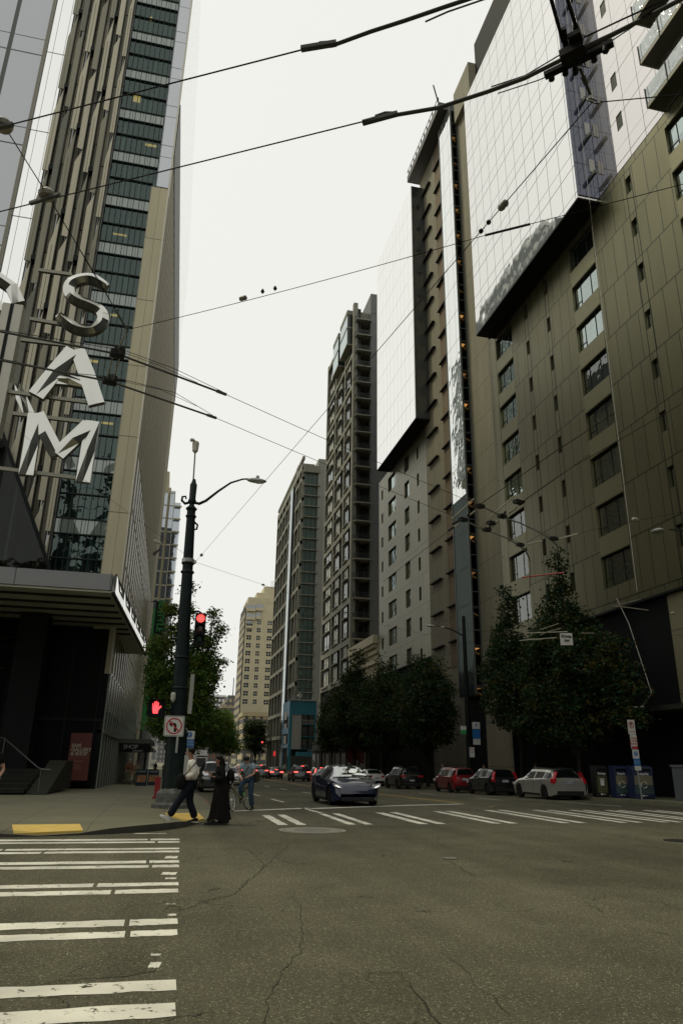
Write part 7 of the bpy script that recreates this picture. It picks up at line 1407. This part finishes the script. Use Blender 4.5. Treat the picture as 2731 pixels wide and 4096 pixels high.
# ================================================================ BICYCLES
def bicycle(name, label, x, y, z, rz, lean, fm, steer=0.0, basket=False, girder=False):
    t = thing(name, label, 'bicycle', (x, y, z), rz); t.rotation_euler = (0, lean, rz); r = .34
    wl = MB(); wl.tube([(0, r * math.cos(a), r * math.sin(a)) for a in np.linspace(0, 2 * PI, 29)[:-1]], .018, 6, closed=True); ty = wl.mesh('wheel', RUBBER, smooth=50)
    rm = MB().tube([(0, (r - .025) * math.cos(a), (r - .025) * math.sin(a)) for a in np.linspace(0, 2 * PI, 29)[:-1]], .010, 5, closed=True)
    for k in range(14): a = 2 * PI * k / 14; rm.tube([(0.02 * (-1) ** k, .02 * math.cos(a), .02 * math.sin(a)), (0, (r - .03) * math.cos(a), (r - .03) * math.sin(a))], .003, 4)
    rm.lathe((0, 0, 0), [(.025, -.04), (.025, .04)], 8, 'x'); rm = rm.mesh('rim', RIMM)
    w0 = link('wheel', ty, t, (0, -.52, r)); link('rim', rm, w0); w1 = link('wheel', ty, t, (0, .52, r), (0, 0, steer)); link('rim', rm, w1)
    f = MB(); hd_, st_, bb_ = Vector((0, .38, .82)), Vector((0, -.20, .88)), Vector((0, -.06, .28)); rad = .035 if girder else .018
    for a, b in ((bb_, st_), (bb_, hd_ - Vector((0, -.02, .12))), (st_ + Vector((0, .01, -.05)), hd_)): f.tube([a, b], rad, 8)
    f.tube([hd_ - Vector((0, -.04, .14)), hd_ + Vector((0, -.02, .06))], .022, 8)
    for s in (-.05, .05): f.tube([(s, -.52, r), bb_], .010, 6); f.tube([(s, -.52, r), st_ - Vector((0, 0, .06))], .009, 6); f.tube([(s, .52, r), hd_ - Vector((-s * .6, -.05, .16))], .012, 6)
    f.build('frame', fm, t, world=False, smooth=50)
    link('saddle', MB().ball((0, -.23, .96), .12, 12, 7, (.65, 1.15, .3)).tube([st_, (0, -.23, .95)], .014, 6).mesh('saddle', BLACK, smooth=60), t)
    link('handlebar', MB().tube([hd_ + Vector((0, 0, .05)), (0, .36, .98)], .014, 6).tube([(-.28, .30, 1.0), (-.2, .36, 1.0), (0, .38, .99), (.2, .36, 1.0), (.28, .30, 1.0)], .013, 6).mesh('handlebar', CHROME, smooth=50), t)
    link('crank', MB().lathe((.03, -.06, .28), [(.08, 0), (.08, .01)], 14, 'x').tube([(.05, -.06, .28), (.06, .05, .17)], .010, 5).box(.05, .13, .02, .10, .15, .17).tube([(-.05, -.06, .28), (-.06, -.17, .39)], .010, 5).box(-.13, -.05, -.22, -.14, .38, .40).mesh('crank', STEEL), t)
    if basket: link('basket', MB().box(-.2, .2, .5, .52, .75, 1.0).box(-.2, .2, .82, .84, .75, 1.0).box(-.2, -.18, .5, .84, .75, 1.0).box(.18, .2, .5, .84, .75, 1.0).box(-.2, .2, .5, .84, .73, .75).mesh('basket', BLACK), t); link('fender', MB().tube([(0, -.52 + .38 * math.cos(a), .34 + .38 * math.sin(a)) for a in np.linspace(.2, 2.6, 9)], .03, 6).mesh('fender', fm), t)
    return t
bicycle('bicycle', 'grey road bike straddled by the man in the pale blue shirt', 2.50, 24.75, 0.0, R_(180 - 36), R_(10), mat('bike_frame_olive', (.16, .16, .08), .4, .4), .25)
bicycle('bicycle', 'light blue share bicycle with front basket parked beside the bins', 20.95, 35.6, road_z(35.6) + .15, R_(125), R_(-6), mat('bike_cyan', (.03, .25, .42), .4), .3, True, True)

# ================================================================ PEOPLE
SKIN = mat('skin_tan', (.27, .135, .085), .55); SKINL = mat('skin_light', (.44, .26, .19), .55); SKIND = mat('skin_brown', (.20, .095, .06), .55); HAIRB = mat('hair_black', (.010, .009, .008), .5); HAIRG = mat('hair_grey', (.40, .39, .36), .6); HAIRN = mat('hair_brown', (.05, .03, .018), .6)
def skinned(name, chains, m_, parent, levels=1, root=0, extra=None):
    """grow one continuous surface over connected chains of (x, y, z, radius)"""
    V, Ed, Rd, key = [], [], [], {}
    for ch in chains:
        prev = None
        for p in ch:
            k = (round(p[0], 3), round(p[1], 3), round(p[2], 3))
            if k not in key: key[k] = len(V); V.append(p[:3]); Rd.append(p[3] if isinstance(p[3], tuple) else (p[3], p[3]))
            if prev is not None and prev != key[k]: Ed.append((prev, key[k]))
            prev = key[k]
    me = bpy.data.meshes.new(name); me.from_pydata(V, Ed, []); o = bpy.data.objects.new(name, me); COL.objects.link(o)
    sm = o.modifiers.new('skin', 'SKIN'); sm.use_smooth_shade = True; sub = o.modifiers.new('sub', 'SUBSURF'); sub.levels = levels; sub.render_levels = levels
    lay = me.skin_vertices[0].data
    for i, r in enumerate(Rd): lay[i].radius = r; lay[i].use_root = i == root
    dg = bpy.context.evaluated_depsgraph_get(); ev_ = bpy.data.meshes.new_from_object(o.evaluated_get(dg)); bpy.data.objects.remove(o); bpy.data.meshes.remove(me)
    ev_.name = name; ev_.materials.clear(); ev_.materials.append(m_)
    if extra:
        bm = bmesh.new(); bm.from_mesh(ev_); tmp = extra.mesh('tmp', m_, smooth=60); bm.from_mesh(tmp); bm.to_mesh(ev_); bm.free(); bpy.data.meshes.remove(tmp)
    ev_.polygons.foreach_set('use_smooth', [True] * len(ev_.polygons)); return link(name, ev_, parent)
def lerp3(a, b, t): return tuple(a[i] + (b[i] - a[i]) * t for i in range(3))
def limb(a, b, c, ra, rb, rc): return [(*a, ra), (*lerp3(a, b, .5), (ra + rb) / 2 * 1.04), (*b, rb), (*lerp3(b, c, .35), rb * 1.02), (*c, rc)]
def hand(mb, w, d, curl=.5, side=1, s=1.0):
    """palm and five bent fingers growing from the wrist w along d"""
    w, d = Vector(w), Vector(d).normalized(); u = d.orthogonal().normalized() if abs(d.z) > .9 else d.cross(Vector((0, 0, 1))).normalized(); n = u.cross(d).normalized() * side
    mb.obox(w + d * .045 * s, d * .05 * s, u * .038 * s, n * .013 * s)
    for i, (o_, L) in enumerate(((-.029, .066), (-.010, .078), (.010, .074), (.029, .058))):
        p = w + d * .09 * s + u * o_ * s; d1 = (d + n * curl * .6).normalized(); p1 = p + d1 * L * .5 * s; d2 = (d + n * curl * 1.9).normalized(); p2 = p1 + d2 * L * .5 * s; mb.tube([p, p1, p2], [.0095 * s, .009 * s, .007 * s], 6)
    p = w + d * .03 * s - u * .036 * s; mb.tube([p, p + (d - u * .9 + n * curl).normalized() * .035 * s, p + (d * 1.3 - u * .6 + n * curl * 1.4).normalized() * .06 * s], [.012 * s, .011 * s, .008 * s], 6)
def head_extra(mb, hc, fd, s=1.0, glasses=False):
    """nose, ears, brow and lips on a head centred at hc facing fd"""
    hc, fd = Vector(hc), Vector(fd).normalized(); up = Vector((0, 0, 1)); up = (up - fd * up.dot(fd)).normalized(); rt = fd.cross(up)
    mb.tube([hc + fd * .092 * s + up * .03 * s, hc + fd * .118 * s - up * .012 * s, hc + fd * .10 * s - up * .02 * s], [.010 * s, .016 * s, .010 * s], 7)
    for k in (-1, 1): mb.ball(hc + rt * k * .078 * s - up * .005 * s - fd * .008 * s, .026 * s, 8, 6, (.6, .8, 1.1))
    mb.ball(hc + fd * .088 * s - up * .052 * s, .02 * s, 8, 5, (1, 1, .5))
def person(label, x, y, z, rz, J, cl, group=None):
    """J: joint positions in the figure's own space (y forward); cl: what is worn"""
    t = thing('person', label, 'person', (x, y, z), rz, group); sk = cl['skin']; pv, ch, nk, hd_ = J['pelvis'], J['chest'], J['neck'], J['head']
    fd = Vector(J.get('face', (0, 1, 0))).normalized(); ex = MB(); w_ = cl.get('w', 1.0)
    chains = [[(*pv, (.135 * w_, .10 * w_)), (*lerp3(pv, ch, .45), (.125 * w_, .095 * w_)), (*ch, (.155 * w_, .105 * w_)), (*nk, .058), (*lerp3(nk, hd_, .45), .062), (*(Vector(hd_) - Vector((0, 0, .02))), (.078, .092)), (*(Vector(hd_) + Vector((0, 0, .065))), (.072, .088))]]
    for s in ('l', 'r'):
        sh, el, wr = J['shoulder_' + s], J['elbow_' + s], J['wrist_' + s]; hp, kn, an = J['hip_' + s], J['knee_' + s], J['ankle_' + s]
        chains.append([(*ch, .12)] + limb(sh, el, wr, .050 * w_, .038, .027)); chains.append([(*pv, .12)] + limb(hp, kn, an, .078 * w_, .052, .036))
        hand(ex, wr, Vector(wr) - Vector(el), cl.get('curl', .6), 1 if s == 'l' else -1)
    head_extra(ex, hd_, fd); skinned('body', chains, sk, t, extra=ex)
    if 'top' in cl:
        g = cl.get('bulk', .018); c2 = [[(*pv, (.15 * w_ + g, .115 * w_ + g)), (*lerp3(pv, ch, .45), (.14 * w_ + g, .105 * w_ + g)), (*ch, (.165 * w_ + g, .115 * w_ + g)), (*lerp3(ch, nk, .75), .07 + g * .4)]]
        for s in ('l', 'r'):
            sh, el, wr = J['shoulder_' + s], J['elbow_' + s], J['wrist_' + s]
            if cl.get('sleeve', 'long') == 'long': c2.append([(*ch, .13)] + limb(sh, el, lerp3(el, wr, .88), .058 * w_ + g, .048 + g, .038 + g * .5))
            else: c2.append([(*ch, .13), (*sh, .058 * w_ + g), (*lerp3(sh, el, .6), .055 + g)])
        skinned('top', c2, cl['top'], t)
    if 'trousers' in cl:
        g = cl.get('flare', .02); c3 = []
        for s in ('l', 'r'):
            hp, kn, an = J['hip_' + s], J['knee_' + s], J['ankle_' + s]; c3.append([(*pv, (.14 * w_ + .01, .11 * w_ + .01)), (*hp, .090 * w_ + g * .5), (*lerp3(hp, kn, .5), .084 * w_ + g), (*kn, .066 + g), (*lerp3(kn, an, .5), .060 + g * 1.2), (*lerp3(kn, an, .97), .055 + g * 1.4)])
        skinned('trousers', c3, cl['trousers'], t)
    for s in ('l', 'r'):
        an = Vector(J['ankle_' + s]); d = Vector(J.get('toe_' + s, (0, 1, 0))).normalized(); up = Vector((0, 0, 1)); up = (up - d * up.dot(d)).normalized(); sm_ = cl.get('shoe_' + s, cl.get('shoe', BLACK)); mb = MB(); shoe_mesh(mb, an + d * .07 - up * .085, d, up, .28); sh_ = mb.build('shoe', sm_, t, world=False, smooth=60)
        if cl.get('sole'): m2 = MB(); c = an + d * .07 - up * .085; sd_ = d.cross(up); m2.prism([], 0, 0) if False else None; m2.obox(c + up * .006 - d * .01, d * .135, sd_ * .046, up * .014); m2.build('sole', cl['sole'], sh_, world=False)
    hm = cl.get('hair')
    if hm:
        h = Vector(hd_); mb = MB(); upv = Vector((0, 0, 1)); bk = -fd
        mb.ball(h + upv * .045 + bk * .018, .098, 14, 9, (1, 1.08, .95))
        if cl.get('hairlen') == 'long': mb.tube([h + bk * .06 + upv * .03, h + bk * .10 - upv * .12, h + bk * .09 - upv * .34], [.085, .10, .06], 10)
        elif cl.get('hairlen') == 'curl': [mb.ball(h + Vector((random.uniform(-.06, .06), random.uniform(-.05, .08), random.uniform(.07, .125))), .035, 7, 5) for _ in range(16)]
        ob = mb.mesh('hair', hm, smooth=80); bm = bmesh.new(); bm.from_mesh(ob)
        for v in bm.verts:                                  # keep the face clear
            dlt = v.co - h
            if dlt.dot(fd) > .03 and dlt.z < .045: v.co -= fd * (dlt.dot(fd) - .0) * .95
        bm.to_mesh(ob); bm.free(); link('hair', ob, t)
    if cl.get('glasses'):
        h = Vector(hd_); up = Vector((0, 0, 1)); rt = fd.cross(up).normalized(); mb = MB()
        for k in (-1, 1): mb.tube([h + fd * .098 + rt * k * .034 + up * .02 + rt * .024 * math.cos(a) + up * .018 * math.sin(a) for a in np.linspace(0, 2 * PI, 11)[:-1]], .003, 4, closed=True); mb.tube([h + fd * .095 + rt * k * .058 + up * .022, h + rt * k * .083 + up * .02], .003, 4)
        mb.build('glasses', BLACK, t, world=False)
    e = MB(); h = Vector(hd_); rt = fd.cross(Vector((0, 0, 1))).normalized()
    for k in (-1, 1): e.ball(h + fd * .086 + rt * k * .032 + Vector((0, 0, .018)), .011, 7, 5)
    e.build('eyes', DARK, t, world=False); return t
def walk(h=1.75, stride=.0, sw=.2, lean=.03):
    k = h / 1.75; return dict(pelvis=(0, 0, .95 * k), chest=(0, lean, 1.27 * k), neck=(0, lean + .01, 1.47 * k), head=(0, lean + .05, 1.63 * k), shoulder_l=(-.19 * k, lean, 1.40 * k), shoulder_r=(.19 * k, lean, 1.40 * k), elbow_l=(-.24 * k, lean - sw * .4, 1.12 * k), elbow_r=(.24 * k, lean + sw * .3, 1.12 * k), wrist_l=(-.24 * k, lean - sw * .2, .88 * k), wrist_r=(.23 * k, lean + sw * .9, .90 * k),
        hip_l=(-.09 * k, 0, .90 * k), hip_r=(.09 * k, 0, .90 * k), knee_l=(-.10 * k, stride * .55, .50 * k), knee_r=(.10 * k, -stride * .25, .50 * k), ankle_l=(-.10 * k, stride * .75, .10 * k), ankle_r=(.10 * k, -stride * .95, .12 * k))
CLOTH_B = mat('black_cloth', (.009, .010, .010), .9, var=.3, vscale=6); CREAMJ = mat('cream_jacket', (.74, .70, .61), .85, var=.10, vscale=5); NAVY = mat('navy_trousers', (.012, .015, .022), .85, var=.25, vscale=5); DENIM = mat('denim', (.022, .05, .085), .85, var=.3, vscale=6); LBLUE = mat('pale_blue_shirt', (.26, .34, .39), .85, var=.1, vscale=6); TAUPE = mat('taupe_cloth', (.22, .18, .12), .85, var=.1); BROWNJ = mat('rust_jacket', (.20, .085, .045), .85, var=.15); KHAKI = mat('khaki', (.20, .17, .10), .85)
# 1. man stepping up onto the corner, walking left (his forward = -x)
J = walk(1.78); J.update(pelvis=(0, -.02, .96), chest=(0, .02, 1.29), neck=(0, .04, 1.49), head=(0, .075, 1.655), face=(0, 1, .02), shoulder_l=(-.20, .02, 1.43), shoulder_r=(.20, .02, 1.43), elbow_l=(-.25, -.06, 1.15), elbow_r=(.25, -.16, 1.16), wrist_l=(-.20, .17, 1.06), wrist_r=(.22, .10, 1.02), hip_l=(-.09, 0, .91), hip_r=(.09, 0, .91), knee_l=(-.10, .26, .53), ankle_l=(-.10, .47, .16), toe_l=(0, .88, .46), knee_r=(.10, .0, .50), ankle_r=(.10, -.18, .10), toe_r=(0, 1, 0))
mn = person('man in a cream jacket and dark trousers stepping onto the corner beside the lamp post', .68, 19.55, .03, R_(90), J, dict(skin=SKIN, top=CREAMJ, trousers=NAVY, hair=HAIRB, glasses=True, w=1.08, bulk=.028, flare=.03, shoe_l=mat('white_canvas', (.55, .54, .48), .8), shoe_r=BLACK, sole=mat('white_sole', (.6, .58, .5), .7)))
hb_ = thing('shoulder_bag', 'black bag carried in front by the man in the cream jacket', 'bag', (.42, 19.35, 1.0)); MB().ball((0, 0, 0), .17, 14, 9, (.75, .6, 1.15)).build('body', CLOTH_B, hb_, world=False, smooth=70); MB().tube([(.05, 0, .1), (.2, -.12, .3), (.33, -.06, .45), (.34, .1, .47)], .012, 6).build('strap', BLACK, hb_, world=False)
# 2. woman in a long black dress
J = walk(1.63, .10, .1); J.update(face=(0, 1, -.15), elbow_l=(-.25, -.05, 1.06), wrist_l=(-.13, .20, 1.12), elbow_r=(.25, -.02, 1.07), wrist_r=(.13, .26, 1.20), ankle_l=(-.09, .14, .09), ankle_r=(.09, -.16, .10), knee_l=(-.09, .09, .46), knee_r=(.09, -.05, .46), head=(0, .09, 1.51), neck=(0, .045, 1.37))
wn_ = person('woman in a long black dress and dark coat with long dark hair following the man', 1.42, 19.6, 0.0, R_(92), J, dict(skin=SKIN, top=CLOTH_B, hair=HAIRB, hairlen='long', glasses=True, w=1.12, bulk=.04, curl=.9))
mb = MB(); n = 26; prof = [(1.12, .16, .14), (.95, .19, .18), (.7, .19, .20), (.45, .20, .23), (.22, .22, .26), (.08, .23, .29)]
for z, a_, b_ in prof:
    for j in range(n): tt = 2 * PI * j / n; fl_ = 1 + .10 * math.sin(tt * 7) * max(0, 1 - z) ; mb.v.append((a_ * fl_ * math.cos(tt), b_ * fl_ * math.sin(tt) - .03, z + (.05 * math.sin(tt * 3) if z < .2 else 0)))
for k in range(len(prof) - 1):
    for j in range(n): mb.f.append((k * n + j, k * n + (j + 1) % n, (k + 1) * n + (j + 1) % n, (k + 1) * n + j)); mb.mi.append(0)
def floral():
    m = mat('black_floral', (.010, .009, .009), .85); nt = m.node_tree; b = nt.nodes['Principled BSDF']; tc = nt.nodes.new('ShaderNodeTexCoord'); v = nt.nodes.new('ShaderNodeTexVoronoi'); v.inputs['Scale'].default_value = 14; nt.links.new(tc.outputs['Object'], v.inputs['Vector']); k = _math(nt, 'LESS_THAN', v.outputs['Distance'], .18); mx = nt.nodes.new('ShaderNodeMix'); mx.data_type = 'RGBA'; nt.links.new(k, mx.inputs[0]); mx.inputs[6].default_value = (.010, .009, .009, 1); mx.inputs[7].default_value = (.07, .012, .014, 1); nt.links.new(mx.outputs[2], b.inputs['Base Color']); return m
mb.build('skirt', floral(), wn_, world=False, smooth=70, fix=False)
bp_ = thing('backpack', 'small black backpack worn by the woman in the long dress', 'bag', (1.66, 19.6, 1.12)); MB().ball((0, 0, 0), .17, 14, 9, (.62, .9, 1.2)).build('body', CLOTH_B, bp_, world=False, smooth=70); MB().box(-.02, .02, -.14, .14, -.16, -.1).build('clip', mat('bag_clip', (.2, .2, .2), .5), bp_, world=False)
# 3. cyclist astride the bike, head bent
J = dict(pelvis=(0, -.10, .98), chest=(0, .06, 1.27), neck=(0, .14, 1.44), head=(0, .24, 1.52), face=(0, .75, -.66), shoulder_l=(-.20, .08, 1.38), shoulder_r=(.20, .08, 1.38), elbow_l=(-.27, .14, 1.12), elbow_r=(.27, .12, 1.12), wrist_l=(-.12, .32, 1.02), wrist_r=(.14, .28, 1.0), hip_l=(-.10, -.08, .93), hip_r=(.10, -.08, .93), knee_l=(-.14, .05, .52), ankle_l=(-.18, -.06, .10), knee_r=(.16, .24, .72), ankle_r=(.14, .08, .40), toe_l=(-.1, 1, 0), toe_r=(0, 1, -.15))
cy = person('cyclist in a pale blue shirt and jeans straddling a road bike with bent head', 2.68, 24.95, 0.0, R_(180 - 26), J, dict(skin=SKINL, top=LBLUE, sleeve='short', trousers=DENIM, hair=HAIRB, w=1.0, bulk=.02, flare=.022, shoe=BLACK, sole=mat('grey_sole', (.3, .3, .28), .7)))
link('ankle_band', MB().lathe((.14, .09, .47), [(.088, 0), (.09, .03), (.088, .06)], 14).mesh('ankle_band', mat('neon_band', (.10, .75, .06), .5)), cy)
link('bag_strap', MB().tube([(-.17, -.02, 1.40), (-.06, .19, 1.30), (.10, .17, 1.05), (.17, .05, .95)], .018, 6).mesh('bag_strap', mat('olive_strap', (.06, .05, .02), .8)), cy); link('helmet', MB().ball((0, .24, 1.58), .115, 14, 8, (1, 1.2, .75)).mesh('helmet', mat('helmet_dark', (.03, .03, .032), .4), smooth=70), cy)
tb = thing('messenger_bag', 'olive messenger bag on the hip of the cyclist', 'bag', (2.96, 25.15, 1.0)); MB().obox((0, 0, 0), (.07, .03, .02), (-.05, .16, 0), (0, 0, .15)).build('body', mat('olive_bag', (.04, .04, .025), .8), tb, world=False); MB().tube([(.0, 0, .15), (-.1, -.1, .4)], .015, 5).build('strap', BLACK, tb, world=False)
# 4. man at the left frame edge in a black T-shirt
J = walk(1.80, .18, .3); J.update(face=(1, .4, 0), elbow_l=(-.30, -.02, 1.16), wrist_l=(-.16, .22, 1.0))
person('man in a black T-shirt cut off by the left frame edge', -3.62, 17.3, .1, R_(205), J, dict(skin=SKINL, top=CLOTH_B, sleeve='short', trousers=CLOTH_B, hair=HAIRN, w=1.08, bulk=.022, shoe=BLACK))
ob = bpy.data.objects[-1] if False else None
# 5. elderly couple far down the left sidewalk, and other walkers
def extra(lab, px, py_, h, rz, cl, st=.16, zo=.15, X=None, grp=None):
    D = 3199 * h / max(1, (py_[1] - py_[0])); p = gy((px - 0), py_[1], 10); d = _ray(px, py_[1]); k = D / float(np.dot(d, _f0)); p = EYE + d * k; y = float(p[1]); person(lab, float(p[0]), y, road_z(y) + zo, rz, walk(h, st, .15), cl, grp)
extra('elderly man in a rust jacket strolling by the museum glass wall', 512, (3021, 3122), 1.74, PI, dict(skin=SKINL, top=BROWNJ, trousers=KHAKI, hair=HAIRG, bulk=.03, shoe=BLACK))
extra('elderly woman in a beige coat beside the man in the rust jacket', 541, (3032, 3124), 1.60, PI, dict(skin=SKINL, top=TAUPE, trousers=KHAKI, hair=HAIRN, bulk=.03, shoe=BLACK))
extra('dark dressed walker standing beyond the menu boards', 618, (3050, 3100), 1.7, PI, dict(skin=SKIND, top=CLOTH_B, trousers=CLOTH_B, hair=HAIRB, shoe=BLACK), 0.0)
extra('walker in a taupe top just left of the lamp post base', 655, (3040, 3102), 1.65, PI, dict(skin=SKINL, top=TAUPE, trousers=CLOTH_B, hair=HAIRN, shoe=BLACK), .1)
GT = mat('grey_top', (.26, .26, .26), .85); PK = mat('pink_top', (.40, .12, .14), .85)
person('man in a grey top standing between the parked black and red cars', 20.9, 55.0, road_z(55) + .15, R_(100), walk(1.76, .05, .3), dict(skin=SKINL, top=GT, trousers=CLOTH_B, hair=HAIRN, shoe=BLACK))
person('person in a pale top behind the red hatchback by the black pole', 21.9, 49.5, road_z(50) + .15, R_(60), walk(1.66, .05, .3), dict(skin=SKINL, top=mat('pale_top', (.42, .42, .40), .85), trousers=CLOTH_B, hair=HAIRN, shoe=BLACK))
person('passer-by in a dark coat on the shadowed right sidewalk behind the silver wagon', 23.2, 44.5, road_z(44) + .15, 0, walk(1.7, .2, .2), dict(skin=SKINL, top=CLOTH_B, trousers=NAVY, hair=HAIRN, shoe=BLACK))
for i, (x, y, c, lab) in enumerate(((21.8, 96, GT, 'passer-by in a grey top near the globe street lamp'), (22.4, 104, PK, 'passer-by in a pink top far along the right sidewalk'), (21.6, 120, LBLUE, 'passer-by in a pale blue top near the blue building'), (21.4, 138, GT, 'farthest passer-by on the right sidewalk below the grey tower'))):
    person(lab, x, y, road_z(y) + .15, PI * (i % 2), walk(1.72, .2, .2), dict(skin=SKINL, top=c, trousers=NAVY, hair=HAIRN, shoe=BLACK))
# menu boards
for x, y, lab in ((-1.45, 52.5, 'market menu sandwich board in front of the shop awning'), (-0.72, 54.5, 'second sandwich board just behind the market menu board')):
    t = thing('sandwich_board', lab, 'sandwich board', (x, y, road_z(y) + .15)); MB().obox((0, 0, .52), (.36, 0, 0), (0, .02, 0), (0, .10, .52)).obox((0, .28, .52), (.36, 0, 0), (0, .02, 0), (0, -.10, .52)).build('frame', mat('board_navy', (.015, .03, .045), .5), t, world=False)
    MB().obox((0, -.03, .45), (.30, 0, 0), (0, .008, 0), (0, .04, .22)).build('picture', mat('food_picture', (.28, .13, .05), .6, var=.9, vscale=9), t, world=False); lettering('MARKET', .16, PALE, t, (0, .035, .90), FACE_S, extrude=.004)
# flags on the right sidewalk before the shop row
for i, (x, y, c) in enumerate(((22.2, 92, (.45, .10, .18)), (22.6, 90.5, (.42, .13, .04)), (22.9, 89, (.36, .16, .20)), (22.5, 94, (.40, .38, .36)))):
    t = thing('hanging_cloth', ('crimson', 'orange', 'dusty pink', 'pale')[i] + ' cloth hanging from a pole before the dark shop row', 'flag', (x, y, road_z(y) + .15)); MB().tube([(0, 0, 0), (0, 0, 4.4 + .4 * (i % 2))], .03, 6).build('pole', BLACK, t, world=False); mb = MB()
    for k in range(8):
        for j in range(5): f = lambda a, b: (.05 + a * .14 + .03 * math.sin(b * 2 + a), .06 * math.sin(a * 2.4 + b), 4.2 + .4 * (i % 2) - b * .27 - .06 * a); mb.quad(f(j, k), f(j + 1, k), f(j + 1, k + 1), f(j, k + 1))
    mb.build('cloth', mat('cloth_colour', c, .8, var=.25, vscale=3), t, world=False, fix=False, smooth=60)
